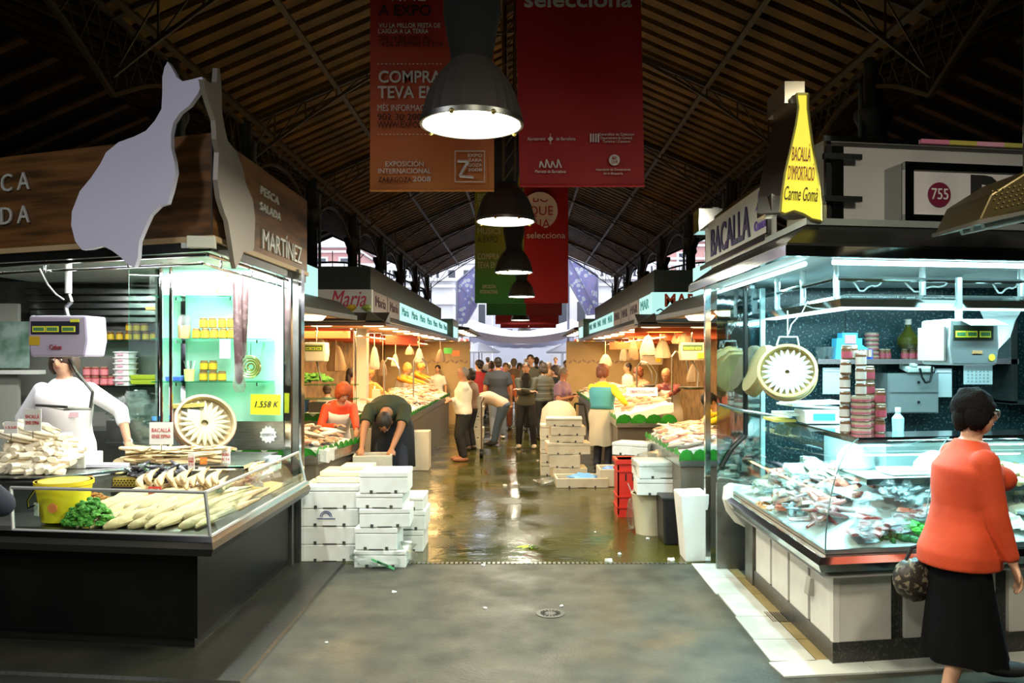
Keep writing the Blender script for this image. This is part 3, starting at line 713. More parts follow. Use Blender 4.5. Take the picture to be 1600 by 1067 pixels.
row('yj', yj, 'yellow-labelled jar on the lowest glass shelf', 'yellow jars on the lowest glass shelf', 6.66, 1.57, [X(p, 6.66) for p in (318, 333, 347)])
row('yj', yj, 'yellow-labelled jar standing on the jars of the lowest glass shelf', 'upper row on the lowest glass shelf', 6.66, 1.658, [X(p, 6.66) for p in (319, 333)])
row('yj', yj, 'yellow-labelled jar on the upper back shelf behind the seller', 'yellow jars on the upper back shelf', 8.12, 1.94, [X(p, 8.12) for p in (156, 173, 187, 201, 214, 228, 240)])
row('yj', yj, 'yellow-labelled jar in the upper row on the back shelf', 'upper row on the back shelf', 8.12, 2.028, [X(p, 8.12) for p in (202, 214, 226)])
row('rj', rj, 'red jar on the lower back shelf behind the seller', 'red jars on the lower back shelf', 8.12, 1.48, [X(p, 8.12) for p in (136, 149, 163, 175)])
row('rj', rj, 'red jar in the upper row of the lower back shelf', 'upper row of red jars', 8.12, 1.576, [X(p, 8.12) for p in (136, 149, 163)])
jp = thing('glass_jar', 'tall glass jar of orange preserve on the middle glass shelf', 'jar', (X(288, 6.66), 6.66, 1.925))
part('contents', MB().lathe([(.045, 0), (.05, .11)], n=14), P((.6, .30, .06), .3), jp, 25, local=True)
part('glass', MB().lathe([(.053, 0), (.055, .15), (.04, .19), (.03, .2)], n=14), bag, jp, 25, local=True)
jp = thing('glass_jar', 'square glass jar with yellow label on the top glass shelf', 'jar', (X(350, 6.66), 6.66, 2.28))
part('body', MB().box(-.055, .055, -.04, .04, 0, .15), P((.72, .66, .5), .25), jp, local=True, bev=.01)
part('lid', MB().cyl((0, 0, .15), (0, 0, .185), .04), P((.6, .4, .1)), jp, local=True)
part('side_paper', MB().box(-.057, -.02, -.043, .0, .02, .12), yl, jp, local=True)
cp = thing('pen_cup', 'yellow-green cup with pens on the lowest glass shelf', 'cup', (X(296, 6.66), 6.66, 1.57))
part('cup', MB().lathe([(.038, 0), (.045, .1)], n=14), P((.6, .62, .2)), cp, 25, local=True)
for i in range(4): part('pen', MB().cyl((.01*i-.015, 0, .03), (.03*i-.045, 0, .17), .005), P(((.05, .05, .05), (.7, .7, .7), (.1, .1, .1), (.6, .6, .6))[i]), cp, local=True)
solo('blue_tray', 'small blue tray at the left of the lowest glass shelf', 'tray', MB().cbox((X(275, 6.66), 6.66, 1.59), (.12, .12, .04), top=1.1), P((.04, .12, .5)), bev=.006)
nt_ = MB(); nt_.cbox((X(276, 6.6), 6.6, 2.37), (.16, .012, .17), (0, .12, 0)); o = thing('tea_towel', 'white cloth with red stripes on the top glass shelf', 'cloth', (X(276, 6.6), 6.6, 2.28))
part('cloth', nt_, P((.8, .8, .78)), o)
for k in (-.062, -.04): part('stripe', MB().cbox((X(276, 6.6)+k, 6.592, 2.37), (.009, .003, .168), (0, .12, 0)), P((.6, .03, .05)), o)
# tubs and yellow trays
tubm = P((.78, .77, .75), .4)
for i in range(6):
    q = V((X(196, 8.1), 8.1, 1.48+i*.057)); t = thing('plastic_tub', 'white plastic tub, %s of the stack on the back shelf' % ORD[i], 'tub', q)
    part('tub', MB().lathe([(.095, 0), (.11, .06)], n=20), tubm, t, 25, local=True); part('rim', MB().lathe([(.118, .048), (.118, .058)], n=20), tubm, t, 25, local=True)
    part('mark', MB().box(-.03, .03, -.112, -.105, .02, .035), P((.7, .3, .4)), t, local=True)
for i in range(2):
    solo('yellow_tray', ['yellow tray at the bottom of its pair beside the white tubs', 'yellow tray on top of its pair beside the white tubs'][i], 'tray', MB().cbox((X(232, 8.1), 8.1, 1.515+i*.05), (.26, .18, .045), top=1.12), P((.65, .62, .05), .4), bev=.006)
# hanging cured sausages, ring, price sign
dk_s = mt('cured_skin', (.09, .05, .055), .45, n2=(20, (.2, .14, .14), .5, .7))
for lab, px, y0, y1, tx in (('long dark cured roe hanging in front of the glass shelves, thicker one', 369, 440, 600, 374), ('long dark cured roe hanging behind the thicker one', 384, 425, 560, 378)):
    Y = 6.1 if px == 369 else 6.2; a, b = W(px, y0, Y), W(tx, y1, Y); t = thing('cured_roe', lab, 'food', a)
    part('stick', MB().rings([[a.lerp(b, u)+V((r*cos(2*pi*j/10), r*sin(2*pi*j/10), 0)) for j in range(10)] for u, r in ((0, .02), (.02, .028), (.5, .034), (.95, .030), (1, .015))]), dk_s, t, True)
    part('wrapper', MB().rings([[a.lerp(b, u)+V((r*cos(2*pi*j/10), r*sin(2*pi*j/10), 0)) for j in range(10)] for u, r in ((.8, .036), (.9, .040), (1.03, .05), (1.08, .03))], caps=False), bag, t, True)
    part('string', MB().cyl(a, (a.x, a.y, 2.42), .003), P((.6, .6, .55)), t)
q = W(392, 573, 6.68); t = thing('brass_coil', 'brass coil spiral hanging before the mint wall', 'utensil', q)
for i, r in enumerate((.028, .05, .07, .09)): part('ring', MB().rings([[q+V(((r+.008*cos(a))*cos(2*pi*j/28), -.01*i+.008*sin(a), (r+.008*cos(a))*sin(2*pi*j/28))) for j in range(28)] for a in (0, pi/2, pi, 3*pi/2)], closed=True), P((.60, .48, .18), .25, .9), t, True)
part('hook', MB().cyl(q+V((0, 0, .09)), q+V((.0, 0, .20)), .004), chrome, t)
q = W(415, 632, 6.66); t = thing('price_sign', 'yellow handwritten price sign on the mint wall', 'sign', q)
part('card', MB().cbox(q, (.25, .006, .17), (0, .02, 0)), P((.85, .75, .02), .5), t); text('1.558 K', q+V((0, -.008, 0)), .075, P((.02, .02, .02)), t, width=.2, shear=.3)
q = W(419, 679, 6.74); t = thing('sticker', 'white star-edged sticker on the splashback', 'sticker', q)
part('star', MB().prism([(q.x+.075*(1 if i % 2 else .78)*cos(2*pi*i/24)*1.0, q.z+.075*(1 if i % 2 else .78)*sin(2*pi*i/24)) for i in range(24)], 6.735, 6.745), P((.7, .7, .68)), t)
text('OFERTA', q+V((0, -.008, 0)), .03, P((.3, .3, .35)), t, width=.1)
q = W(355, 565-0, 6.5)
solo('paper_note', 'blank white note taped below the middle glass shelf', 'note', MB().box(X(343, 6.6), X(360, 6.6), 6.6, 6.605, 1.76, 1.92), P((.8, .82, .8)))

# scales
def scale_head(t, c, w, h, d, mat, rz=0, face=P((.02, .02, .04), .3)):
    T = M.Translation(c) @ M.Rotation(rz, 4, 'Z')
    b = MB(T).prism([(-w/2, -h*.1), (-w/2*.95, h/2), (w/2*.95, h/2), (w/2, -h*.1), (w/2*.9, -h/2), (-w/2*.9, -h/2)], -d/2, d/2)
    part('case', b, mat, t, bev=.015)
    part('display_panel', MB(T).box(-w*.43, w*.36, -d/2-.006, -d/2, h*.05, h*.36), face, t)
    for x0, x1 in ((-.40, -.19), (-.18, .03), (.08, .30)): 
        f = part('display', MB(T).box(w*x0, w*x1, -d/2-.010, -d/2-.006, h*.10, h*.24), P((.75, .75, .05)), t)
        part('digits', MB(T).box(w*(x0+.02), w*(x1-.02), -d/2-.012, -d/2-.010, h*.13, h*.21), P((.06, .22, .08)), f)
    return T
q = W(107, 526, 5.5); t = thing('hanging_scale', 'lilac-grey electronic scale hanging in front of the seller\'s face', 'scale', q)
T = scale_head(t, q, .41, .28, .26, mt('lilac_plastic', (.42, .38, .52), .4))
part('small_display', MB(T).box(.09, .15, -.14, -.136, .095, .115), P((.75, .75, .05)), t)
part('sticker', MB(T).box(-.19, -.12, -.134, -.13, -.06, .0), yl, t)
text('Cobos', q+V((-.01, -.137, -.075)), .05, P((.3, .02, .04)), t, width=.08)
part('coupling', MB().tube([q+V((0, 0, .13)), q+V((-.02, 0, .2)), q+V((.02, 0, .24)), q+V((0, 0, .30))], .014, 6), dsteel, t)
part('hanging_post', MB().cyl(q+V((0, 0, .30)), (q.x, q.y, 2.50), .022), P((.8, .8, .78), .3), t)
part('cable', MB().tube([W(62, 420, 5.5), W(75, 445, 5.5), W(88, 460, 5.5), W(100, 468, 5.5)], .006), P((.7, .7, .68)), t)
part('pan_arm', MB().tube([W(108, 560, 5.5), W(120, 582, 5.5), W(145, 612, 5.5), W(141, 639, 5.5), W(104, 636, 5.3), W(56, 633, 5.3)], .010, 6), dsteel, t)
part('pan_bracket', MB().tube([W(141, 639, 5.5), W(100, 640, 5.7), W(70, 634, 5.7)], .008, 6), dsteel, t)

# ---------------------------------------------------------------- cod pieces
fil = lambda u: (sin(pi*min(1, u*1.25+.02))**.55 if u < .7 else .62*(1-(u-.7)/.34)+.02)
fish_me = [mesh('salt_cod_fillet', blob(.42, .10, .06, fil, n=10, m=14, nz=.45, seed=s, bend=b), codm, True) for s, b in ((1, .03), (7, -.02), (13, .0), (21, .02))]
pale_me = [mesh('salt_cod_fillet', blob(.30, .09, .04, fil, nz=.3, seed=s+3), codw, True) for s in (1, 5)]
chunk_me = [mesh('salt_cod_chunk', blob(.13, .085, .05, lambda u: .75+.25*sin(pi*u), m=5, nz=.35, seed=s), codw, True) for s in (2, 8, 11)]
slab_me = [mesh('salt_cod_slab', blob(.17, .10, .028, lambda u: .8+.2*sin(pi*u), m=6, nz=.25, seed=s), codm, True) for s in (4, 9)]
def scat(mes, n, fn, name, label, cat, group, lab2=None):
    for i in range(n):
        o = bpy.data.objects.new(name, R.choice(mes)); COL.objects.link(o)
        loc, rot = fn(i, n); o.location = loc; o.rotation_euler = rot; k = R.uniform(.88, 1.1); o.scale = (k, k, k)
        tag(o, lab2(i) if lab2 else label, cat, group)
LAY = ['lowest', 'second', 'third', 'fourth', 'fifth', 'sixth', 'seventh', 'eighth', 'ninth', 'topmost']
def f_front(i, n):
    lay = i//16; j = i % 16
    return V((-2.62+.052*j+R.uniform(-.01, .01)-lay*.01, 5.04+.10*(j % 2)+lay*.10+R.uniform(-.02, .02), .745+lay*.035+(j % 2)*.02)), (R.uniform(-.1, .1), -.22, radians(58)+R.uniform(-.12, .12))
scat(fish_me, 44, f_front, 'salt_cod_fillet', 'long salt cod fillet in the heap behind the front glass', 'fish', 'salt cod fillets behind the front glass', lambda i: 'long salt cod fillet behind the front glass, %s from the left in the %s layer' % (NTH[i % 16], LAY[i//16]))
def f_side(i, n):
    return V((-2.10-.12*(i % 3)+R.uniform(-.03, .03), 5.35+1.1*i/n+R.uniform(-.03, .03), .77+.025*(i % 3)+.06*i/n)), (R.uniform(-.15, .15), -.15, radians(15)+R.uniform(-.5, .5))
scat(pale_me, 30, f_side, 'salt_cod_fillet', 'pale salt cod strip laid along the side glass', 'fish', 'pale cod strips along the side glass')
def f_wt(i, n):
    r, c = divmod(i, 9)
    return V((-2.90+.075*c+.01*r, 5.86+.07*(r % 4), .99+.022*r+R.uniform(0, .01))), (R.uniform(-.2, .2), R.uniform(-.15, .15), R.uniform(-.5, .5))
scat(slab_me, 45, f_wt, 'salt_cod_slab', 'flat salt cod slab stacked on the raised worktop', 'fish', 'cod slabs on the worktop', lambda i: 'flat salt cod slab on the worktop, %s from the left in the %s layer' % (NTH[i % 9], LAY[i//9]))
def f_pile(i, n):
    r, c = divmod(i, 8); k = r//2
    return V((-3.52+.056*c+R.uniform(-.012, .012), 5.34+.07*k+R.uniform(-.02, .02), .985+.030*r-(.030*max(0, c-3)*r/8))), (R.uniform(-.5, .5), R.uniform(-.3, .3), R.uniform(0, 3))
scat(chunk_me, 80, f_pile, 'salt_cod_chunk', 'chunk of white salt cod in the heap at the counter\'s left end', 'fish', 'salt cod chunks heaped at the left end', lambda i: 'salt cod chunk in the left end heap, %s from the left in the %s layer' % (NTH[i % 8], LAY[i//8]))
def f_lo(i, n):
    return V((-3.48+R.uniform(0, .42), 5.26+R.uniform(0, .05), 1.42-.05*i*0)), (0, 0, 0)
for i in range(7):
    o = bpy.data.objects.new('salt_cod_fillet', R.choice(pale_me)); COL.objects.link(o); o.location = (-3.50+.05*(i % 4), 5.46+.05*(i//2), 1.20+.012*i); o.rotation_euler = (.1, .25, R.uniform(-.3, .3))
    tag(o, 'long pale cod loin on top of the chunk heap, %s laid' % NTH[i], 'fish', 'cod loins on the chunk heap')
def f_r(i, n):
    return V((-2.60+.040*i+R.uniform(-.01, .01), 5.50-.006*i+R.uniform(-.02, .02), .90+.02*(i % 3))), (.1, -.3, radians(100)+R.uniform(-.2, .2))
strip_me = [mesh('salt_cod_fillet', blob(.24, .05, .045, fil, nz=.25, seed=k, bend=.03), codm, True) for k in (3, 6)]
scat(strip_me, 16, f_r, 'salt_cod_fillet', 'pale cod strip in the fan in front of the price cards', 'fish', 'cod strips by the price cards')
def f_r2(i, n):
    return V((-2.30+.035*i, 5.95+R.uniform(-.04, .04), .90+.03*(i % 2))), (.1, -.2, radians(60)+R.uniform(-.4, .4))
scat(strip_me, 12, f_r2, 'salt_cod_fillet', 'curled pale cod piece below the far price card', 'fish', 'cod pieces below the far price card')
dkc = mt('dark_cuttle', (.045, .045, .06), .3, n2=(12, (.18, .18, .2), .5, .7))
dk_me = [mesh('dried_fish', blob(.20, .05, .035, fil, nz=.4, seed=s), dkc, True) for s in (2, 5)]
scat(dk_me, 34, lambda i, n: (V((-2.60+R.uniform(-.16, .18), 5.66+R.uniform(-.08, .06), .90+R.uniform(0, .08))), (R.uniform(-.4, .4), R.uniform(-.5, .5), R.uniform(0, 6))), 'dried_fish', 'dark glossy dried fish in the pile before the cod slabs', 'fish', 'dark dried fish pile')
pinkm = mt('pink_pack', (.62, .40, .40), .35, n2=(9, (.75, .68, .66), .45, .65))
pk_me = [mesh('packed_fish', MB().cbox((0, 0, .015), (.17, .11, .03), top=.85), pinkm)]
scat(pk_me, 14, lambda i, n: (V((-2.05-.11*(i % 2)+R.uniform(-.02, .02), 6.0+.04*i, .83+.03*(i % 2))), (R.uniform(-.3, .3), -.4, R.uniform(0, 3))), 'packed_fish', 'pink vacuum-packed fish at the far end of the side glass', 'package', 'pink packs at the far end of the side glass')
# bucket, parsley, block, plates
q = V((-2.93, 5.10, .735)); t = thing('bucket', 'yellow plastic bucket behind the front glass', 'bucket', q)
part('bucket_wall', MB().lathe([(.13, 0), (.165, .24), (.165, .25), (.15, .25), (.13, .22)], q, 28), P((.80, .62, .02), .35), t, 25)
part('rim', MB().lathe([(.172, .225), (.172, .25)], q, 28), P((.75, .58, .02), .35), t, 25)
part('handle', MB().tube([q+V((-.165, -.03, .2)), q+V((-.16, -.12, .14)), q+V((-.13, -.16, .10)), q+V((-.08, -.17, .12))], .006), chrome, t)
part('round_mark', MB().cyl(q+V((.02, -.158, .10)), q+V((.02, -.166, .10)), .03), P((.75, .2, .05)), t)
part('barcode_card', MB().cbox(q+V((-.09, -.145, .09)), (.05, .004, .08), (0, 0, -.55)), P((.6, .6, .5)), t)
def heap(name, label, cat, c, r, mat, n=60, lobe=.035, seed=3, kind='stuff'):
    rr = random.Random(seed); b = MB()
    for i in range(n):
        a = rr.uniform(0, 6.28); k = sqrt(rr.random()); 
        p = V(c)+V((r[0]*k*cos(a), r[1]*k*sin(a), r[2]*(1-k*k)*rr.uniform(.6, 1)))
        b.sph(p, (lobe*rr.uniform(.6, 1.2), lobe*rr.uniform(.6, 1.2), lobe*rr.uniform(.4, .8)), 6, 4, nz=.5, seed=i)
    return solo(name, label, cat, b, mat, kind=kind)
heap('parsley', 'green parsley heaped beside the yellow bucket', 'herbs', (-2.70, 4.98, .74), (.16, .10, .15), greenl, 170, .024)
heap('parsley', 'parsley sprigs hanging over the edge of the cod slab worktop', 'herbs', (-2.70, 5.70, .93), (.10, .02, .07), greenl, 50, .018, 9)
q = W(118, 710, 5.75); solo('cutting_block', 'white plastic cutting block left of the cod slabs', 'cutting block', MB().box(q.x-.15, q.x+.15, 5.6, 5.85, .986, 1.085), P((.62, .62, .56), .5), bev=.008)
solo('paper_sheets', 'folded pale wrapping paper beside the cod slabs', 'paper', MB().cbox((-2.99, 5.70, 1.0), (.32, .12, .02), (0, .05, .3)), P((.55, .53, .62)))
solo('white_box', 'small pale blue box at the far end of the display', 'box', MB().box(-2.12, -1.96, 6.35, 6.5, .86, .97), P((.6, .72, .75)), bev=.004)
heap('orange_flakes', 'orange dried flakes in the open tray behind the bucket', 'food', (-3.0, 5.45, .80), (.18, .05, .05), P((.4, .16, .03)), 60, .02, 4)
# cards
def card(lines, px, py, Y, w, h, label, rz=0, colr=(.55, .05, .05), back=(.8, .8, .78), top=None):
    q = W(px, py, Y); t = thing('price_card', label, 'card', q-V((0, 0, h/2)), rz)
    T = mat4(t)
    part('card', MB(T @ M.Translation((0, 0, h/2))).cbox((0, 0, 0), (w, .004, h)), P(back), t)
    for i, l in enumerate(lines):
        p = T @ V((0, -.004, h*(.5+.28-(.56*(i+.5)/len(lines)+0)*1.0))); text(l, p, h/(len(lines)+2.2), P(colr), t, rz=rz, width=w*.8, ext=.001)
    part('pin', MB(T).cyl((0, .003, -.05), (0, .003, h*.4), .003), dsteel, t)
    return t
card(['BACALLÀ', 'SENSE ESPINA'], 252, 677, 5.75, .17, .16, 'white card with red letters leaning before the round basket')
card(['BACALLÀ', 'SENSE ESPINA'], 51, 656, 5.4, .13, .15, 'white card with red letters behind the chunk heap', rz=-.15)
card(['1558'], 17, 668, 5.35, .09, .08, 'small red-edged card at the far left of the chunk heap')
card(['DE', 'MORRO', 'K 12'], 299, 721, 5.6, .05, .11, 'small price card left of the orange tag', rz=-.2)
card(['BACALLÀ', 'K 14'], 353, 714, 5.9, .065, .13, 'small price card at the far end of the curled cod pieces')
card(['4.80', 'K'], 318, 720, 5.75, .05, .05, 'small orange tag between two white price cards', colr=(.8, .6, .1), back=(.75, .2, .03))
card(['SECA', 'SALADA'], 242, 766, 5.3, .085, .05, 'red price card lying behind the front glass', colr=(.8, .75, .7), back=(.55, .05, .04))
# round basket with radiating fish, standing tilted
def fish_basket(label, c, r, dep, tilt, rz, rim, inner, fmat, nf, fl):
    t = thing('fish_basket', label, 'basket', c)
    T = M.Translation(c) @ M.Rotation(rz, 4, 'Z') @ M.Rotation(tilt, 4, 'X')
    b = MB(T).lathe([(r*.93, -dep), (r, -dep*.4), (r*1.02, 0), (r*.94, 0), (r*.92, -dep*.55)], n=36)
    part('hoop', b, rim, t, 25)
    for z in (-.1, -.65): part('binding', MB(T).rings([[V(((r*1.01+a)*cos(2*pi*j/36), (r*1.01+a)*sin(2*pi*j/36), dep*z+d)) for j in range(36)] for a, d in ((0, -.01), (.008, -.01), (.008, .01), (0, .01))], closed=True), inner, t, 25)
    part('base', MB(T).cyl((0, 0, -dep*.6), (0, 0, -dep*.5), r*.93, n=36), rim, t)
    for i in range(nf):
        a = 2*pi*i/nf
        part('fish', MB(T @ M.Rotation(a, 4, 'Z') @ M.Translation((r*.48, 0, -dep*.35))).add(*(lambda bb: (bb.v, bb.f))(blob(fl, r*.18, .02, lambda u: sin(pi*(.08+.9*(1-u)))**.8, n=6, m=6))), fmat, t, True)
    return t
bkw = mt('basket_wood', (.45, .36, .20), .5, n2=(8, (.32, .23, .10), .4, .7)); sil = mt('silver_fish', (.40, .37, .24), .35, .2)
fish_basket('round wooden basket of radiating dried fish leaning before the splashback', W(322, 658, 6.3), .23, .13, radians(62), radians(38), bkw, P((.2, .10, .06)), sil, 22, .17)
q = W(280, 632, 6.2); t = thing('box', 'carton with yellow folder on top behind the round basket', 'box', q)
part('carton', MB().box(q.x-.11, q.x+.10, 6.3, 6.5, .985, 1.36), P((.22, .23, .22)), t); part('folder', MB().cbox((q.x, 6.38, 1.385), (.25, .2, .03), (0, -.05, .1)), P((.45, .38, .10)), t)
part('paper', MB().cbox((q.x+.08, 6.27, 1.27), (.10, .01, .17), (0, .1, 0)), P((.6, .6, .55)), t)
q = W(241, 655, 6.1); t = thing('water_bottle', 'clear water bottle with blue cap behind the cards', 'bottle', V((q.x, q.y, .985)))
part('bottle', MB().lathe([(.035, 0), (.037, .02), (.037, .22), (.014, .28), (.014, .30)], n=14), bag, t, 25, local=True); part('cap', MB().lathe([(.016, .30), (.016, .33)], n=12), P((.05, .25, .7)), t, local=True)
for i, (px, py, s_) in enumerate(((190, 640, .12), (215, 632, .13), (235, 648, .1))):
    q = W(px, py, 6.9); solo('plastic_bag', ['crumpled clear bag beside the seller\'s arm', 'tall crumpled clear bag right of the seller', 'small crumpled clear bag behind the bottle'][i], 'bag', MB().sph(q, (s_, s_*.6, s_*.9), 14, 10, nz=.7, seed=i*5), bag, smooth=60)
solo('wrapping_rack', 'grey steel wrapping rack behind the seller', 'rack', MB().box(-3.6, -3.15, 6.9, 7.3, .1, 1.22).box(-3.6, -3.15, 6.88, 6.9, 1.0, 1.03), dsteel)

# ================================================================ RIGHT STALL
A9 = radians(9); RC = (1.79, 4.58); YE = 6.45
vr = V((cos(A9), sin(A9), 0)); nr = V((-sin(A9), cos(A9), 0))
rc = thing('display_counter', 'white marble and chrome corner counter with curved glass right of the aisle', 'counter', (2.3, 5.4, 0))
part('plinth', MB().band([(.0, 0), (.0, .13), (.1, .13), (.1, 0)], RC, 1, A9, YE-.12, 3.0), darkst, rc)
part('carcass', MB().band([(.03, .13), (.03, .56), (.3, .56), (.3, .13)], RC, 1, A9, YE-.12, 3.0), darkst, rc)
ysd = [4.585, 4.97, 5.35, 5.73, 6.12]; gaps = .045
for i in range(4):
    y0 = ysd[i]+(0 if i == 0 else gaps/2); y1 = ysd[i+1]-gaps/2
    part('marble_panel', MB().box(1.795, 1.83, y0, y1, .13, .55), marble, rc)
TR = M.Translation((RC[0], RC[1], 0)) @ M.Rotation(A9, 4, 'Z')
for x0, x1 in ((.005, .37), (.46, 1.05), (1.14, 1.75), (1.84, 2.5)):
    part('marble_panel', MB(TR).box(x0, x1, .005, .04, .13, .55), marble, rc)
part('end_cladding', MB().box(1.78, 1.84, 6.14, 6.34, 0, .56), dsteel, rc)
part('nose_rail', MB().band([(-.05, .545), (-.12, .57), (-.145, .62), (-.12, .655), (0, .66), (0, .55)], RC, 1, A9, YE, 3.0), chrome, rc, True)
part('under_lip', MB().band([(-.05, .515), (-.09, .53), (-.05, .548), (.05, .548), (.05, .515)], RC, 1, A9, YE, 3.0), P((.55, .55, .52), .3), rc, True)
part('inner_rail', MB().band([(-.075, .66), (-.075, .685), (-.055, .685), (-.055, .66)], RC, 1, A9, YE, 3.0), dsteel, rc)
part('display_deck', MB().band([(-.05, .60), (-.05, .668), (.25, .76), (.62, .90), (.62, .60)], RC, 1, A9, YE, 3.0), P((.55, .60, .60), .3), rc)
prof = [(-.075+.40*(1-cos(a*pi/2/9)), .67+.60*sin(a*pi/2/9)) for a in range(10)]
glp = prof+[(o+.006, z-.004) for o, z in reversed(prof)]
part('curved_glass', MB().band(glp, RC, 1, A9, YE, 3.0), cglass, rc, 30)
def rco(off, z): return V((RC[0]+off, RC[1]+off*(1+sin(A9))/cos(A9), z))
part('glass_seam', MB().tube([rco(o-.003, z) for o, z in prof], .004, 5), P((.05, .10, .10), .3), rc)
for L_ in (.62, 1.55):
    part('glass_seam', MB().tube([rco(o-.003, z)+vr*L_ for o, z in prof], .003, 5), P((.15, .25, .25), .3), rc)
part('end_glass', MB().add([V((RC[0]+o, YE-.01, z)) for o, z in prof]+[V((RC[0]+.33, YE-.01, .67))], [tuple(range(len(prof)+1))]), cglass, rc)
ck = MB(); ckp = [(-.10+.30*t, .72-.33*sin(pi*t*.5)**.7-.0) for t in [i/8 for i in range(9)]]
part('end_cheek', MB().prism([(RC[0]-.15, .72), (RC[0]-.16, .62), (RC[0]-.13, .52), (RC[0]-.06, .43), (RC[0]+.04, .38), (RC[0]+.10, .38), (RC[0]+.10, .72), (RC[0]-.10, .75)], YE, YE+.03), P((.70, .68, .58), .35), rc, bev=.01)
part('service_shelf', MB().band([(.29, 1.235), (.29, 1.275), (.62, 1.275), (.62, 1.235)], RC, 1, A9, YE+.1, 3.0), chrome, rc)
part('inner_shelf', MB().band([(.40, .985), (.40, 1.0), (.66, 1.0), (.66, .985)], RC, 1, A9, 5.5, 3.0), P((.75, .8, .8), .2), rc)
part('shelf_edge', MB().band([(.395, .96), (.395, 1.0), (.41, 1.0), (.41, .96)], RC, 1, A9, 5.5, 3.0), chrome, rc)
part('case_back', MB().band([(.66, .6), (.66, 1.235), (.68, 1.235), (.68, .6)], RC, 1, A9, YE, 3.0), P((.30, .38, .38), .25), rc)
so = MB(TR).box(.66-.77, .66-.77+.001, 0, 0.001, .3, .301)
q = V((1.785, 4.94, .35)); part('socket_cover', MB().cbox((1.78, 4.92, .36), (.035, .07, .11), (0, .15, 0)), P((.35, .34, .30)), rc, bev=.005)
# end screen: steel frame, black seal, reflective panes
es = thing('end_screen', 'glass and steel end screen at the aisle end of the right stall', 'screen', (1.8, 6.7, 0))
part('steel_post', MB().box(1.58, 1.625, 6.84, 6.90, 0, 2.36), chrome, es)
part('lower_panel', MB().box(1.625, 1.90, 6.62, 6.66, .0, .72), dsteel, es)
part('pane', MB().box(1.625, 2.02, 6.62, 6.628, .72, 2.34), glass('mirror_pane', (.45, .62, .65), .30, .04, (3, .15)), es)
part('seal', MB().tube([(1.66, 6.60, .86), (1.735, 6.60, 1.0), (1.86, 6.60, 1.12), (1.86, 6.60, 2.34)], .016, 6), blackm, es)
part('inner_post', MB().box(1.985, 2.02, 6.60, 6.64, .7, 2.34), P((.5, .7, .72), .15, .6), es)
part('hand_bar', MB().tube([(1.63, 6.58, 1.38), (1.80, 6.58, 1.33), (2.25, 6.58, 1.26)], .012), dsteel, es)
# back wall, shelves
gw = thing('granite_back_wall', 'dark speckled granite back wall of the right stall', 'wall panel', (3.2, 7.5, 0))
part('slab', MB().box(2.02, 3.05, 7.50, 7.55, .1, 2.45), granite, gw); part('slab', MB().box(3.055, 4.1, 7.50, 7.55, .1, 2.45), granite, gw); part('slab', MB().box(4.105, 5.6, 7.50, 7.55, .1, 2.45), granite, gw)
part('side_slab', MB().box(1.98, 2.02, 6.9, 7.55, .1, 2.45), granite, gw)
bsf = thing('back_shelf', 'pinkish steel shelf on the granite wall behind the right counter', 'shelf', (3.6, 7.3, 1.7))
zz = EYE-(561-556)/F*7.2
part('board', MB().box(X(1278, 7.2), X(1592, 7.2), 7.2, 7.5, zz-.045, zz), mt('pink_steel', (.50, .40, .40), .25, .8), bsf)
part('upright', MB().box(X(1580, 7.2), X(1590, 7.2), 7.2, 7.5, 1.35, 2.1), steel, bsf); part('lower_ledge', MB().box(X(1580, 7.2), X(1640, 7.2), 7.2, 7.5, 1.34, 1.37), steel, bsf)
kw = granite
# canopy
CR = (1.50, 4.50)
cr = thing('stall_canopy', 'black and chrome canopy band of the right stall', 'canopy', (2.5, 5.5, 2.3))
part('sloped_band', MB().band([(0, 2.38), (0, 2.42), (.20, 2.56), (.24, 2.56), (.24, 2.38)], CR, 1, A9, 7.1, 3.2), blackm, cr)
part('chrome_edge', MB().band([(-.012, 2.345), (-.012, 2.405), (.02, 2.405), (.02, 2.345)], CR, 1, A9, 7.1, 3.2), chrome, cr)
part('top_strip', MB().band([(.19, 2.56), (.19, 2.60), (.26, 2.60), (.26, 2.56)], CR, 1, A9, 7.1, 3.2), P((.35, .40, .38), .3, .5), cr)
part('soffit', MB().slab([(1.72, 4.75), (1.72, 7.1), (1.98, 7.6), (5.6, 7.6), (5.0, 5.2)], 2.42, 2.46), P((.45, .52, .52), .35), cr)
part('light_housing', MB().band([(.06, 2.365), (.06, 2.40), (.22, 2.40), (.22, 2.365)], CR, 1, A9, 7.0, 3.0), P((.7, .75, .75), .3), cr)
lt = thing('light_tray', 'long steel light tray hung above the right counter', 'light fitting', (2.5, 5.6, 2.1))
part('tray', MB().band([(.58, 2.10), (.56, 2.15), (.66, 2.19), (.76, 2.15), (.74, 2.10)], CR, 1, A9, 6.95, 3.0), chrome, lt, 30)
part('diffuser', MB().band([(.60, 2.092), (.60, 2.10), (.72, 2.10), (.72, 2.092)], CR, 1, A9, 6.93, 2.95), E((.62, .96, 1.0), 3.2), lt)
part('upper_tube', MB().tube([(2.12, 6.9, 2.30), (2.12, 5.35, 2.30), (4.9, 5.8, 2.30)], .018, 8), chrome, lt, True)
for p in ((2.12, 6.6), (2.12, 6.0), (2.12, 5.36), (2.75, 5.46), (3.5, 5.58), (4.3, 5.7)): part('hanger', MB().cyl((p[0], p[1], 2.17), (p[0], p[1], 2.42), .022), P((.7, .8, .8), .2, .5), lt)
cb = MB()
for x_, w_ in ((2.25, .22), (2.62, .34), (3.3, .2)): cb.tube([(x_+w_*k/8, 5.42+(x_-2.2)*.16, 2.31-.09*sin(pi*k/8)*(1+.4*sin(k))) for k in range(9)], .006)
part('cable', cb, P((.75, .8, .8)), lt)
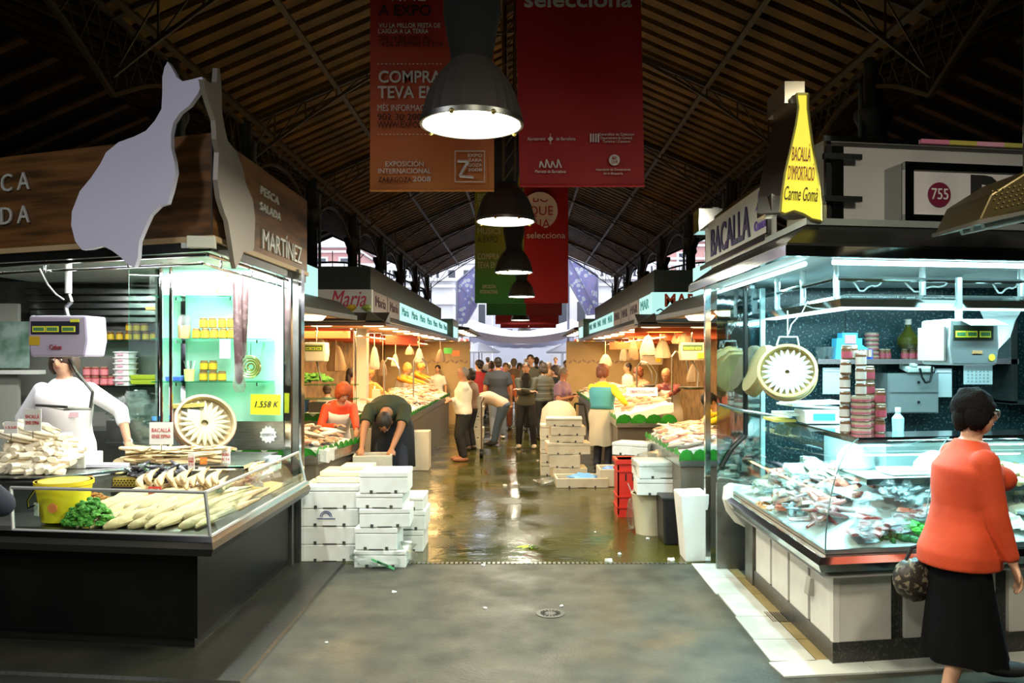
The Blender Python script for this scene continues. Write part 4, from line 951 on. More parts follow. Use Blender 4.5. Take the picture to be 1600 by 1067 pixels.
tb = thing('tube_lamp', 'white tubes under the canopy edge of the right stall', 'light fitting', (1.7, 5.6, 2.36))
part('side_tube', MB().cyl((1.76, 4.95, 2.352), (1.76, 6.9, 2.352), .016, n=8), E((.62, .96, 1.0), 6), tb)
part('front_tube', MB().cyl(V((1.9, 4.86, 2.352)), V((1.9, 4.86, 2.352))+vr*2.8, .016, n=8), E((.62, .96, 1.0), 6), tb)
# side sign (towards the aisle)
sg = thing('shop_sign', 'long framed white sign with dark letters on the aisle side of the right canopy', 'sign', (1.75, 6.5, 2.6))
whites = P((.62, .62, .58), .4); navy = P((.03, .02, .10), .5)
part('board', MB().box(1.75, 1.80, 5.62, 7.5, 2.64, 3.02), whites, sg)
part('frame', MB().tube([(1.745, 5.62, 2.64), (1.745, 7.5, 2.64), (1.745, 7.5, 3.02), (1.745, 5.62, 3.02), (1.745, 5.62, 2.64)], .020, 4), chrome, sg)
part('base_strip', MB().box(1.68, 1.76, 5.5, 7.5, 2.58, 2.62), chrome, sg)
text('BACALLA', V((1.744, 6.72, 2.80)), .34, navy, sg, rz=-pi/2, width=1.25, bold=.006, ext=.004)
text('Carme', V((1.744, 5.83, 2.74)), .10, P((.15, .08, .5)), sg, rz=-pi/2, width=.28, bold=.002)
part('fish_emblem', MB().add([(1.742, 5.95, 2.86), (1.742, 5.80, 2.86), (1.742, 5.76, 2.98), (1.742, 5.82, 2.96), (1.742, 5.86, 3.0), (1.742, 5.88, 2.9)], [(0, 1, 2, 3, 4, 5)]), P((.15, .08, .5)), sg)
part('mirror_end', MB().box(1.80, 1.86, 7.5, 7.53, 2.64, 3.18), chrome, sg)
part('fluted_top', MB().box(1.66, 1.88, 7.45, 7.7, 2.95, 3.16), chrome, sg)
# front sign box
fs = thing('sign_box', 'large pale sign box above the front of the right canopy', 'sign', (3.3, 5.4, 2.6))
TF = M.Translation((1.97, 5.14, 0)) @ M.Rotation(A9, 4, 'Z')
part('board', MB(TF).box(0, 3.0, 0, .3, 2.605, 3.15), P((.50, .48, .47), .5), fs)
part('top_trim', MB(TF).box(-.06, 3.0, -.06, .3, 3.15, 3.185), chrome, fs)
part('end_mirror', MB(TF).box(.02, .10, -.03, -.002, 2.62, 3.13), chrome, fs)
part('corner_edge', MB(TF).box(-.02, .012, -.03, 0, 2.605, 3.15), blackm, fs)
for z in (2.78, 3.05): part('bracket', MB(TF).box(-.06, .20, -.08, -.05, z-.015, z+.02), blackm, fs)
part('lower_dark_trim', MB(TF).box(0, 3.0, -.04, .02, 2.575, 2.607), blackm, fs)
cols = [(.8, .25, .4), (.6, .5, .1), (.85, .4, .55), (.55, .5, .12), (.8, .3, .5), (.85, .5, .5)]
for i, c in enumerate(cols): part('coloured_strip', MB(TF).box(.62+i*.2, .82+i*.2, -.075, -.062, 3.160, 3.188), P(c), fs)
nb = thing('number_sign', 'framed white number sign projecting from the large sign box', 'sign', (3, 5.1, 2.6))
TN = M.Translation((2.40, 5.02, 0)) @ M.Rotation(A9, 4, 'Z')
part('case', MB(TN).box(0, 2.2, 0, .2, 2.62, 3.0), P((.40, .42, .42), .25, .7), nb, bev=.01)
part('face', MB(TN).box(.06, 2.2, -.012, 0, 2.67, 2.95), P((.62, .58, .60), .4), nb)
fb = MB(TN).box(0, 2.2, -.03, 0, 2.95, 3.0).box(0, 2.2, -.03, 0, 2.62, 2.67).box(0, .06, -.03, 0, 2.62, 3.0)
part('frame', fb, chrome, nb)
def tn(x, z): return TN @ V((x, -.02, z))
part('number_disc', MB().cyl(TN @ V((.245, -.010, 2.80)), TN @ V((.245, -.022, 2.80)), .078, n=32), P((.16, .01, .04), .4), nb)
text('755', TN @ V((.245, -.024, 2.80)), .10, P((.7, .65, .65)), nb, rz=A9, width=.115)
text('BA', TN @ V((.69, -.014, 2.805)), .30, P((.01, .01, .01)), nb, rz=A9, width=.48, bold=.016)
# cod-shaped lit sign
cs = thing('lit_cod_sign', 'glowing yellow cod-shaped sign with black sides on the canopy corner', 'sign', (1.7, 4.85, 2.6))
yo = [(1244,147),(1247,168),(1243,195),(1235,232),(1226,270),(1221,305),(1219,332),(1226,335),(1240,330),(1255,335),(1268,343),(1284,346),(1284,322),(1281,290),(1275,258),(1269,225),(1265,195),(1262,170),(1262,147)]
fr_ = [W(x, y, 4.72) for x, y in yo]; n = len(fr_)
ygl = bpy.data.materials.new('lit_yellow'); ygl.use_nodes = True; nt = ygl.node_tree; b = nt.nodes['Principled BSDF']; b.inputs['Base Color'].default_value = (.6, .5, .02, 1)
b.inputs['Emission Color'].default_value = (.92, .78, .05, 1); b.inputs['Emission Strength'].default_value = .85
part('lit_face', MB().add(fr_, [tuple(range(n))]), ygl, cs)
bk_ = [V((p.x*1.0-.03, p.y+.36, p.z+.06)) for p in fr_]
part('side_skin', MB().rings([[p+V((0, .004, 0)) for p in fr_], bk_]), P((.012, .012, .008), .35), cs)
part('edge_trim', MB().tube([p+V((0, -.004, 0)) for p in fr_]+[fr_[0]+V((0, -.004, 0))], .008, 5), P((.35, .33, .10), .3, .6), cs)
q = W(1227, 158, 4.95); part('tail_cap', MB().cbox(q, (.12, .34, .13), (0, 0, .0)), P((.40, .36, .28), .2, .8), cs)
q = W(1200, 318, 5.0); part('lower_bracket', MB().cbox(q+V((.02, 0, -.02)), (.09, .3, .10)), chrome, cs)
part('foot', MB().box(1.70, 1.82, 4.75, 5.1, 2.58, 2.68), P((.2, .2, .12), .3, .6), cs)
rl = P((.30, .01, .02), .5)
for tx, px, py, s, w, c in (('BACALLÀ', 1252, 242, .12, 29, rl), ("D'IMPORTACIÓ", 1252, 272, .12, 41, rl), ('Carme Gomà', 1251, 304, .12, 52, P((.04, .03, .01)))):
    text(tx, W(px, py, 4.712), s, c, cs, width=w/F*4.712, ext=.002, shear=.25 if 'Gom' in tx else 0, ry=-.06)
# flood fitting at the top right
q = W(1560, 322, 4.1); t = thing('perforated_lamp', 'large perforated bronze lamp housing hanging at the right edge of the canopy', 'lamp', q)
TL = M.Translation(q) @ M.Rotation(radians(-12), 4, 'Y')
part('housing', MB(TL).prism([(-.19, -.06), (-.10, .06), (.12, .14), (.45, .14), (.45, -.04)], -.12, .30), P((.10, .075, .03), .35, .7), t, bev=.01)
dots = MB(TL)
for i in range(17):
    for j in range(5): dots.cbox((-.09+i*.028+(j % 2)*.014, -.124, -.015+j*.022+max(0, 0)), (.009, .004, .007))
part('perforation', dots, P((.34, .26, .09), .3, .6), t)
part('lip', MB(TL).box(-.20, .45, -.13, .31, -.075, -.055), P((.45, .42, .36), .25, .8), t)
for i in range(3): part('tube', MB(TL).cyl((-.10, .0+.1*i, -.085), (.42, .0+.1*i, -.085), .016), P((.4, .5, .5), .2), t)
part('cable', MB().cyl(q+V((.2, .1, .14)), q+V((.2, .1, 1.9)), .01), blackm, t)

# ---- hanging basket, jars, scale and clutter in the right stall
RT = W(1230, 578, 5.75)
fb_ = fish_basket('round wooden basket of white anchovies hanging behind the right glass', RT, .20, .13, radians(66), radians(-20), mt('pale_hoop', (.40, .28, .08), .5, n2=(8, (.28, .18, .05), .4, .7)), P((.35, .24, .08)), P((.46, .48, .47), .35), 24, .16)
part('hanger', MB().tube([RT+V((-.06, .05, .18)), RT+V((-.04, .05, .24)), RT+V((.09, .05, .24)), RT+V((.11, .05, .14))], .006, 6).cyl(RT+V((.02, .05, .24)), (RT.x+.02, RT.y+.05, 2.11), .005), P((.7, .8, .8), .2, .5), fb_)
part('cable', MB().tube([RT+V((.02, .03, .26)), RT+V((.04, .03, .33)), RT+V((.12, .03, .42)), RT+V((.16, .03, .50))], .004), P((.7, .8, .8)), fb_)
t = thing('basket', 'second wooden basket seen edge-on behind the end screen', 'basket', W(1178, 575, 6.45))
part('hoop', MB(M.Translation(W(1178, 575, 6.45)) @ M.Rotation(.4, 4, 'Y') @ M.Rotation(pi/2, 4, 'Y')).lathe([(.20, 0), (.22, .04), (.22, .09), (.2, .1)], n=30), P((.20, .14, .05)), t, 25)
brown = P((.11, .045, .02), .25); goldlid = P((.26, .20, .14), .35, .4); whitelab = P((.36, .29, .25)); pinklab = P((.22, .02, .035)); jwhite = P((.60, .62, .60), .3)
sj = lambda l, p, g: jar_proto('anchovy_jar', l, p, .034, .095, brown, goldlid, pinklab, g, .45)
sw = lambda l, p, g: jar_proto('anchovy_jar', l, p, .034, .095, brown, jwhite, whitelab, g, .5)
bd = lambda l, p, g: jar_proto('wide_anchovy_jar', l, p, .062, .040, P((.24, .17, .11), .3), goldlid, P((.24, .03, .05)), g, .3)
Yj = 5.22; zs = 1.276
place = [(1320, 0), (1343, 0), (1366, 0), (1383, 0), (1320, 1), (1346, 1), (1380, 1), (1318, 2), (1341, 2), (1374, 2), (1322, 3), (1341, 3), (1372, 3)]
for i, (px, lv) in enumerate([(1321, 0), (1321, 1), (1321, 2), (1321, 3), (1321, 4), (1377, 0), (1377, 1), (1377, 2), (1322, 5), (1334, 5), (1342, 4), (1342, 5)]):
    if px == 1342: continue
    k = 'sj' if (i+lv) % 2 else 'sw'
    put(k, sj if k == 'sj' else sw, 'small anchovy jar, %s in the tall tower by the anchovy basket' % (ORD[lv]+(' of the front pair' if px == 1334 else '')) if px < 1350 else 'small anchovy jar, %s in the low tower right of the wide jars' % ORD[lv], V((X(px, Yj)+R.uniform(-.004, .004), Yj+.02*(i % 2), zs+.096*lv)), R.uniform(0, 6), 'jar towers on the service shelf')
for lv in range(6):
    put('bd', bd, 'wide flat anchovy jar, %s in the left wide stack' % ORD[lv], V((X(1340, Yj)+.008, Yj-.03, zs+.041*lv)), R.uniform(0, 6), 'wide jar stacks')
    put('bd', bd, 'wide flat anchovy jar, %s in the right wide stack' % ORD[lv], V((X(1362, Yj)-.01+.03, Yj+.09, zs+.041*lv)), R.uniform(0, 6), 'wide jar stacks')
for lv in range(3):
    put('sw', sw, 'small anchovy jar, %s of those standing on the left wide stack' % ORD[lv], V((X(1342, Yj), Yj-.03, zs+.246+.096*lv)), 1+lv, 'jars on top of the wide stacks')
    if lv < 2: put('sj', sj, 'small anchovy jar, %s of those standing on the right wide stack' % ORD[lv], V((X(1362, Yj)+.02, Yj+.08, zs+.246+.096*lv)), 2+lv, 'jars on top of the wide stacks')
# on the back shelf
def bs_(px): return V((X(px, 7.35), 7.35, zz))
for i in range(6): put('bd', bd, 'wide flat jar, %s of the stack on the back shelf' % ORD[i], bs_(1362)+V((0, 0, .041*i)), i, 'wide jars on the back shelf')
for px in (1378, 1386): put('sj', sj, ('nearer' if px == 1378 else 'farther')+' small jar beside the wide stack on the back shelf', bs_(px), 1, 'small jars beside the wide stack')
for k_, px in enumerate((1414, 1424, 1436, 1452)): put('sj', sj, NTH[k_]+' from the left of the red-banded jars beside the hanging scale', bs_(px), 1.5, 'small jars left of the hanging scale')
for px in (1437, 1452): put('sw', sw, 'small white-banded jar in the upper row beside the hanging scale', bs_(px)+V((0, 0, .096)), 1.5, 'upper small jars left of the hanging scale')
o_ = thing('oil_bottle', 'round bottle of olive oil standing on the jars of the back shelf', 'bottle', bs_(1419)+V((0, 0, .097)))
part('bottle', MB().lathe([(.07, 0), (.095, .04), (.095, .10), (.045, .16), (.025, .20), (.025, .22)], n=20), P((.035, .035, .004), .12), o_, 25, local=True); part('cap', MB().lathe([(.028, .22), (.028, .27)], n=12), whitelab, o_, local=True)
q = bs_(1320); t = thing('shop_display_box', 'light blue cardboard display with a pink picture on the back shelf', 'box', q)
part('carton', MB().prism([(q.x-.11, zz), (q.x+.19, zz), (q.x+.19, zz+.09), (q.x+.13, zz+.13), (q.x+.13, zz+.19), (q.x+.09, zz+.19), (q.x+.09, zz+.24), (q.x-.05, zz+.24), (q.x-.05, zz+.19), (q.x-.10, zz+.19)], 7.28, 7.40), P((.08, .50, .75), .4), t)
part('picture', MB().box(q.x-.03, q.x+.07, 7.27, 7.28, zz+.14, zz+.22), P((.6, .25, .25)), t); part('dark_tray', MB().box(q.x+.02, q.x+.2, 7.22, 7.28, zz, zz+.09), P((.03, .10, .5)), t)
for i in range(4): part('jar', MB().cyl((q.x+.05+.04*i, 7.21, zz+.02), (q.x+.05+.04*i, 7.21, zz+.085), .018), P((.45, .28, .22)), t)
for i in range(3): solo('plastic_cup', ['clear cup at the left end of the back shelf', 'clear cup second from the left end of the back shelf', 'clear cup beside the blue carton'][i], 'cup', MB().lathe([(.04, 0), (.055, .11), (.05, .115)], (X(1283+i*9, 7.35), 7.35, zz), 12), bag, smooth=True)
q = W(1498, 535, 5.3); t = thing('hanging_scale', 'steel electronic scale hanging over the right counter', 'scale', q)
T = scale_head(t, q, .36, .30, .30, P((.24, .27, .27), .4, .5), rz=radians(9), face=P((.02, .03, .02), .3))
part('side_cover', MB(T).box(-.20, -.185, -.12, .14, -.12, .10), P((.32, .28, .26), .3, .5), t)
part('flap', MB(T).cbox((.03, -.19, .125), (.26, .12, .006), (.35, 0, 0)), P((.6, .68, .66), .3, .5), t)
part('sticker', MB(T).cyl((.12, -.152, -.10), (.12, -.156, -.10), .022), P((.8, .7, .02)), t)
part('maker_label', MB(T).box(-.02, .05, -.156, -.15, -.075, -.055), P((.40, .2, .08)), t)
part('rod', MB().cyl(q+V((0, 0, .15)), (q.x, q.y, 2.30), .022), P((.6, .7, .7), .2, .5), t)
q = W(1430, 610, 7.3); t = thing('drawer_unit', 'small steel two-drawer unit under the back shelf', 'drawer unit', q)
part('case', MB().box(q.x-.30, q.x+.16, 7.2, 7.495, q.z-.20, q.z+.16), P((.30, .34, .34), .3, .6), t)
for z in (-.19, -.01): f = part('drawer', MB().box(q.x-.28, q.x+.15, 7.185, 7.2, q.z+z, q.z+z+.16), P((.36, .40, .40), .3, .6), t); part('lock', MB().cyl((q.x-.03, 7.18, q.z+z+.09), (q.x-.03, 7.17, q.z+z+.09), .012), blackm, f)
q = W(1432, 575, 7.25); t = thing('telephone', 'beige telephone with a dark cord on the steel drawer unit', 'telephone', q)
part('body', MB().cbox(q+V((0, 0, .0)), (.24, .18, .05), (.2, 0, 0)), P((.5, .55, .5)), t, bev=.01); part('handset', MB().cbox(q+V((-.06, 0, .04)), (.05, .2, .03), (.2, 0, 0)), P((.45, .5, .46)), t, bev=.008)
part('cord', MB().tube([q+V((-.02, -.1, 0)), q+V((.0, -.1, -.08)), q+V((.03, -.1, -.13)), q+V((.07, -.1, -.12)), q+V((.09, -.1, -.05)), q+V((.09, -.1, .02))], .010, 8), blackm, t, True)
for lab, px, py, w, h in (('plastic sheet calendar left of the jar towers', 1301, 595, .18, .24), ('framed notice right of the telephone', 1474, 598, .15, .26), ('grey calendar page below the hanging scale', 1528, 585, .26, .18)):
    q = W(px, py, 7.25); t = thing('notice', lab, 'notice', q); part('sheet', MB().cbox(q, (w, .008, h)), P((.45, .52, .52), .4), t); part('header', MB().box(q.x-w*.45, q.x+w*.45, 7.24, 7.246, q.z+h*.36, q.z+h*.47), P((.55, .5, .55)), t)
    if w > .2:
        gbx = MB()
        for a_ in range(6):
            for b_ in range(4): gbx.box(q.x-.10+a_*.036, q.x-.085+a_*.036, 7.243, 7.246, q.z-.07+b_*.03, q.z-.055+b_*.03)
        part('date_marks', gbx, P((.25, .3, .3)), t)
t = thing('paper_cone_stack', 'fan of white wrapping paper hanging beside the scale', 'paper', W(1565, 480, 5.9)); 
for i in range(7):
    a, b_, c = W(1528+i*3, 478-i, 5.9+.02*i), W(1600-i, 478, 5.9+.02*i), W(1560+i*3, 546-i*3, 5.9+.02*i)
    part('sheet', MB().add([a, b_, c, a+V((0, .004, 0)), b_+V((0, .004, 0)), c+V((0, .004, 0))], [(0, 2, 1), (3, 4, 5), (0, 1, 4, 3), (1, 2, 5, 4), (2, 0, 3, 5)]), P((.62+.03*i, .72+.02*i, .72+.02*i)), t)
q = W(1552, 440, 6.2); solo('white_lampshade', 'pale dome shade hanging at the top right of the right stall', 'lamp shade', MB().lathe([(.24, 0), (.22, .05), (.12, .15), (.02, .18)], q, 20).cyl(q+V((0, 0, .18)), (q.x, q.y, 2.42), .006), P((.7, .8, .8), .3), smooth=True)
q = S(1403, 668, 1.276); t = thing('spray_bottle', 'pale blue bottle beside the jar towers', 'bottle', V((X(1403, 5.3), 5.3, 1.276)))
part('bottle', MB().lathe([(.035, 0), (.038, .09), (.015, .12), (.015, .135)], n=12), P((.30, .65, .80), .2), t, 25, local=True); part('cap', MB().lathe([(.018, .13), (.018, .16)], n=10), jwhite, t, local=True)
q = V((2.16, 6.05, 1.276)); t = thing('food_tub', 'white tub with blue label under the anchovy basket', 'tub', q)
part('tub', MB(M.Translation(q)).cbox((.06, -.1, .055), (.26, .2, .10), top=1.15), P((.75, .82, .82), .3), t, bev=.008); part('sticker', MB(M.Translation(q)).box(-.02, .14, -.215, -.208, .03, .08), P((.03, .5, .7)), t)
solo('lid_stack', 'stack of loose plastic lids on the white tub', 'lids', MB().cbox((2.2, 6.05, 1.40), (.42, .3, .015), (0, .06, .1)).cbox((2.2, 6.05, 1.425), (.40, .28, .02), (0, -.04, 0)).cbox((2.06, 6.1, 1.34), (.2, .3, .02)), P((.62, .72, .68), .35))
q = V((1.93, 6.2, 1.276)); solo('yellow_folder', 'flat yellow tray under the plastic lids', 'tray', MB(M.Translation(q)).cbox((.07, -.02, .012), (.16, .3, .02)), P((.6, .55, .12)))
# ---- goods in the curved case
clearp = glass('vacuum_film', (.93, .98, .98), .10, .10, (30, .5))
meat = mt('cured_red', (.28, .045, .04), .35, n2=(16, (.55, .28, .26), .48, .66), vary=.25)
meat2 = mt('smoked_pink', (.48, .12, .08), .35, n2=(12, (.65, .38, .30), .45, .65), vary=.2)
palef = mt('pale_pack', (.70, .68, .58), .35, n2=(10, (.5, .42, .3), .5, .68), vary=.2)
bluef = mt('silver_blue_fish', (.26, .30, .33), .25, .3, n2=(14, (.6, .62, .6), .5, .7), vary=.2)
def pack_me(m, L, w, nm):
    b = MB().cbox((0, 0, .014), (L, w, .026), top=.82)
    me = mesh(nm, b, m); return me
def film(parent_me, nm, L, w, fmat, n, fn, label, cat, group):
    bme = mesh('film', MB().cbox((0, 0, .016), (L*1.35, w*1.4, .034), top=.75), clearp)
    for i in range(n):
        o = bpy.data.objects.new(nm, parent_me[i % len(parent_me)]); COL.objects.link(o); loc, rot = fn(i, n); o.location = loc; o.rotation_euler = rot; tag(o, label, cat, group)
        if i % 2 == 0:
            c = bpy.data.objects.new('clear_wrap', bme); COL.objects.link(c); c.parent = o
sal = mesh('cured_slice_pack', blob(.17, .085, .03, lambda u: sin(pi*(.1+.8*u))**.5, m=8, nz=.15), meat, True)
sal2 = mesh('cured_stick', blob(.24, .035, .03, lambda u: sin(pi*(.06+.88*u))**.4, m=8, nz=.1), meat, True)
pkp = pack_me(meat2, .13, .09, 'pink_pack'); pkc = pack_me(palef, .16, .10, 'pale_pack')
tsh = mesh('silver_fillet', blob(.19, .04, .02, fil, nz=.2), bluef, True)
def zone(x0, x1, y0, y1, dz=.0, tilt=-.2):
    def f(i, n):
        x, y = R.uniform(x0, x1), R.uniform(y0, y1); off = x-RC[0]
        z = .685+.36*max(0, off+.03)+dz+R.uniform(0, .03)
        return V((x, y, z)), (R.uniform(-.2, .2), tilt+R.uniform(-.25, .25), R.uniform(0, 6.28))
    return f
def fzone(l0, l1, o0, o1, dz=0, dirr=None):
    def f(i, n):
        l, off = R.uniform(l0, l1), R.uniform(o0, o1); p = rco(off, 0)+vr*l
        return V((p.x, p.y, .685+.36*max(0, off+.03)+dz+R.uniform(0, .03))), (R.uniform(-.25, .05), R.uniform(-.2, .2), dirr+R.uniform(-.4, .4) if dirr is not None else R.uniform(0, 6.28))
    return f
film([sal], 'cured_slice_pack', .17, .085, meat, 22, fzone(.02, .36, .02, .22, .0, 1.2), 'oval pack of red cured fish at the front corner of the case', 'package', 'red oval packs at the case corner')
film([sal2], 'cured_stick', .24, .035, meat, 16, zone(1.80, 2.05, 4.85, 5.25, .02), 'thin red cured stick in the case beside the corner', 'package', 'red cured sticks near the case corner')
film([pkp], 'pink_pack', .13, .09, meat2, 30, zone(1.80, 2.2, 5.2, 5.75, .03), 'pink vacuum pack in the middle of the aisle side of the case', 'package', 'pink packs along the aisle side')
film([pkc], 'pale_pack', .16, .10, palef, 44, zone(1.78, 2.3, 5.6, 6.35, .02), 'pale vacuum pack towards the far end of the case', 'package', 'pale packs at the far end of the case')
film([pkc, pkp], 'mixed_pack', .16, .10, palef, 34, zone(1.95, 2.3, 5.2, 6.3, .05, -.6), 'vacuum pack propped up at the back of the aisle side case', 'package', 'propped packs at the back of the case')
film([tsh], 'silver_fillet', .19, .04, bluef, 30, fzone(.05, .50, .25, .48, .07, 1.0), 'blue-silver fish fillet in the heap behind the green leaves', 'fish', 'silver fillets heaped before the divider')
film([tsh], 'silver_fillet', .19, .04, bluef, 44, zone(1.80, 2.15, 5.25, 6.1, .03), 'blue-silver fillet scattered among the pink packs', 'fish', 'silver fillets among the pink packs')
film([sal, pkp], 'cured_slice_pack', .15, .08, meat, 12, fzone(.30, .55, .08, .30, .03, .6), 'red cured pack behind the white divider tray', 'package', 'red packs by the divider')
scat([tsh, pkc], 26, fzone(.62, 1.4, .02, .42, .0, 1.5), 'pale_fillet', 'pale fillet laid out in the front case behind the woman in red', 'fish', 'pale fillets in the front case')
scat([fish_me[1], pale_me[0]], 34, fzone(.62, 1.3, .32, .52, .12, 1.5), 'cod_strip', 'cream cod strip on the tray left of the woman in red', 'fish', 'cod strips on the front case tray')
scat([sal, tsh], 20, fzone(1.5, 2.4, .05, .45, .05, 1.5), 'dark_pack', 'packed fish in the case right of the woman in red', 'package', 'packs right of the woman in red')
scat([sal, pkp], 16, lambda i, n: (rco(.38, 0)+vr*(1.35+.05*i)+V((0, R.uniform(-.06, .06), 1.28+R.uniform(0, .04))), (0, 0, R.uniform(0, 6))), 'dark_pack', 'dark red pack lying on the service shelf at the right edge', 'package', 'packs on the service shelf at the right edge')
heap('leaf_garnish', 'bright green leaves among the red packs at the case corner', 'leaves', (rco(.12, 0)+vr*.40+V((0, 0, .73))), (.16, .07, .06), mt('bright_leaf', (.08, .5, .06), .4), 60, .028, 6)
heap('leaf_garnish', 'green sprig in the middle of the aisle side of the case', 'leaves', (2.05, 5.35, .78), (.07, .09, .06), mt('sprig_leaf', (.12, .38, .04), .5), 50, .020, 7)
heap('leaf_garnish', 'dark green leaves under the red packs', 'leaves', (rco(.05, 0)+vr*.36+V((0, 0, .69))), (.16, .04, .03), P((.03, .16, .04)), 30, .03, 8)
TDv = M.Translation(rco(.22, .74)+vr*.28) @ M.Rotation(A9-.5, 4, 'Z')
solo('divider_tray', 'pale grey plastic divider tray standing in the case', 'tray', MB(TDv).add([(0, 0, 0), (.26, 0, 0), (.26, 0, .16), (0, 0, .02), (0, .02, 0), (.26, .02, 0), (.26, .02, .16), (0, .02, .02)], [(0, 1, 2, 3), (7, 6, 5, 4), (0, 4, 5, 1), (1, 5, 6, 2), (2, 6, 7, 3), (3, 7, 4, 0)]), P((.50, .55, .53), .4))
for lab, q, w, h, d in (('white plastic bag bundle on the inner shelf near the corner', V((2.30, 5.50, 1.0)), .24, .18, .16), ('folded white paper sheets on the inner shelf of the front case', rco(.50, 1.0)+vr*.42, .26, .16, .14), ('white bundle at the far end of the case', V((2.25, 6.15, .80)), .2, .2, .2)):
    solo('white_bundle', lab, 'bag', MB().rings([[q+V((w*k*cos(2*pi*j/16)*(1+.15*sin(j*2.3)), d*k*sin(2*pi*j/16)*(1+.15*sin(j*3.1)), h*z)) for j in range(16)] for k, z in ((.45, .0), (.55, .12), (.5, .5), (.3, .85), (.06, 1))]), P((.85, .92, .92), .5), smooth=60)
for i in range(5):
    p = rco(.55, 1.004)+vr*(.10+.34*i); o = solo('white_tray', 'white tray, number %s from the corner on the inner shelf' % ('one', 'two', 'three', 'four', 'five')[i], 'tray', MB(M.Translation(p) @ M.Rotation(A9, 4, 'Z')).cbox((.1, 0, .02), (.30, .18, .035), top=1.08), P((.82, .88, .88), .4), bev=.004, group='white trays on the inner shelf')
heap('shrimp', 'orange shrimps heaped at the rail of the case', 'shellfish', (1.78, 5.80, .675), (.05, .16, .03), P((.70, .25, .08), .4), 40, .022, 12)
heap('shaved_ice', 'shaved white garnish spread among the packs', 'ice', (2.0, 5.75, .69), (.24, .55, .05), P((.8, .88, .86), .4), 150, .028, 13)
q = W(1218, 455, 6.9)

# ================================================================ MIDDLE STALLS (warm light)
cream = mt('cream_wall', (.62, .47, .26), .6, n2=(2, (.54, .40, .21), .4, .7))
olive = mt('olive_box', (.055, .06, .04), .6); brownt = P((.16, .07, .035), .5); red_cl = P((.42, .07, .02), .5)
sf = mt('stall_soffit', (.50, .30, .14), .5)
litsign = lambda s: E((.50, .92, .86), s)
def mid_stall(side, x, y0, y1, word, wc, lab):
    """side -1 left / +1 right; x is the aisle face of the sign"""
    s = side; xe = x-s*.24
    t = thing('fishmonger_stall', lab, 'stall', (s*3, y0, 0))
    def bx(a, b): return (min(s*a, s*b), max(s*a, s*b))
    X0 = abs(x)
    part('roof_box', MB().box(*bx(X0+.12, X0+1.6), y0+.55, y1-.3, 2.66, 3.0), olive, t)
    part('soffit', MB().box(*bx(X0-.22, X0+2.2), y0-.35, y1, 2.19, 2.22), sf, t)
    part('eave_band', MB().rings([[V((s*(X0-.24), y, 2.16)), V((s*(X0-.24), y, 2.20)), V((s*(X0-.02), y, 2.34)), V((s*(X0+.02), y, 2.20))] for y in (y0-.35, y1)]), P((.07, .055, .04), .5), t)
    part('eave_band', MB().rings([[V((xx, y0-.37, 2.16)), V((xx, y0-.37, 2.20)), V((xx, y0-.04, 2.34)), V((xx, y0, 2.20))] for xx in (s*(X0-.24), s*(X0+2.2))]), P((.07, .055, .04), .5), t)
    part('eave_lip', MB().box(*bx(X0-.25, X0-.23), y0-.38, y1, 2.155, 2.185).box(*bx(X0-.25, X0+2.2), y0-.39, y0-.37, 2.155, 2.185), brownt, t)
    part('front_sign', MB().box(*bx(X0, X0+1.9), y0, y0+.12, 2.34, 2.64), P((.66, .66, .62), .5, 0) if s < 0 else litsign(1.0), t)
    fw = (y1-y0); segs = 9
    for i in range(segs):
        a, b = y0+.1+fw*i/segs, y0+.1+fw*(i+1)/segs-.05
        lit = (i >= 2) if s < 0 else (i in (0, 4, 5, 6, 7, 8))
        f = part('side_sign_panel', MB().box(*bx(X0, X0+.1), a, b, 2.35, 2.63), litsign(1.1 if s < 0 else .9) if lit else P((.22, .15, .11), .5), t)
        text('Maria' if s < 0 else 'MAR', V((s*(X0-.006), (a+b)/2, 2.5)), .2, P((.05, .42, .42)) if lit else P((.1, .05, .06)), f, rz=-s*pi/2, width=(b-a)*.7)
    part('sign_backing', MB().box(*bx(X0+.1, X0+1.5), y0+.12, y1-.2, 2.22, 2.64), olive, t)
    part('end_box', MB().box(*bx(X0-.15, X0+.5), y1+.05, y1+1.9, 2.2, 2.75), P((.10, .12, .075), .5), t)
    part('end_sign', MB().box(*bx(X0-.17, X0-.15), y1+.15, y1+1.4, 2.27, 2.55), litsign(1.0), t)
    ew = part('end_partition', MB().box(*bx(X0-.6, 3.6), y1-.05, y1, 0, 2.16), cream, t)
    wv = MB()
    for k in range(12): wv.cbox((s*(X0-.5+.12*k), y1-.055, 1.62+.03*(k % 2)), (.10, .006, .045), (0, .6 if k % 2 else -.6, 0))
    part('wave_motif', wv, P((.38, .27, .24)), ew)
    part('back_wall', MB().box(*bx(3.55, 3.62), y0, y1, 0, 2.2), mt('tan_wall', (.30, .19, .09), .6, n2=(5, (.16, .10, .05), .42, .62)), t)
    if s < 0: part('near_pillar', MB().box(-2.56, -2.36, 12.1, 12.3, .85, 2.2), P((.50, .44, .36), .5), t)
    for i in range(int(fw/1.25)):
        for dx in (.05, .75):
            yy = y0+.4+i*1.25
            lp = part('ceiling_lamp', MB().lathe([(.13, 2.178), (.15, 2.19)], (s*(X0+dx), yy, 0), 18), E((1, .86, .55), 6), t)
        part('red_light_box', MB().box(*bx(X0+.5, X0+1.4), y0+.9+i*1.25, y0+1.05+i*1.25, 2.03, 2.17), red_cl, t)
    part('hanging_bar', MB().cyl((s*(X0+.3), y0+.6, 2.05), (s*(X0+.3), y1-.2, 2.05), .012), chrome, t)
    return t
mL = mid_stall(-1, -1.94, 10.3, 20.7, '', None, 'long fish stall left of the aisle under a white sign in red script')
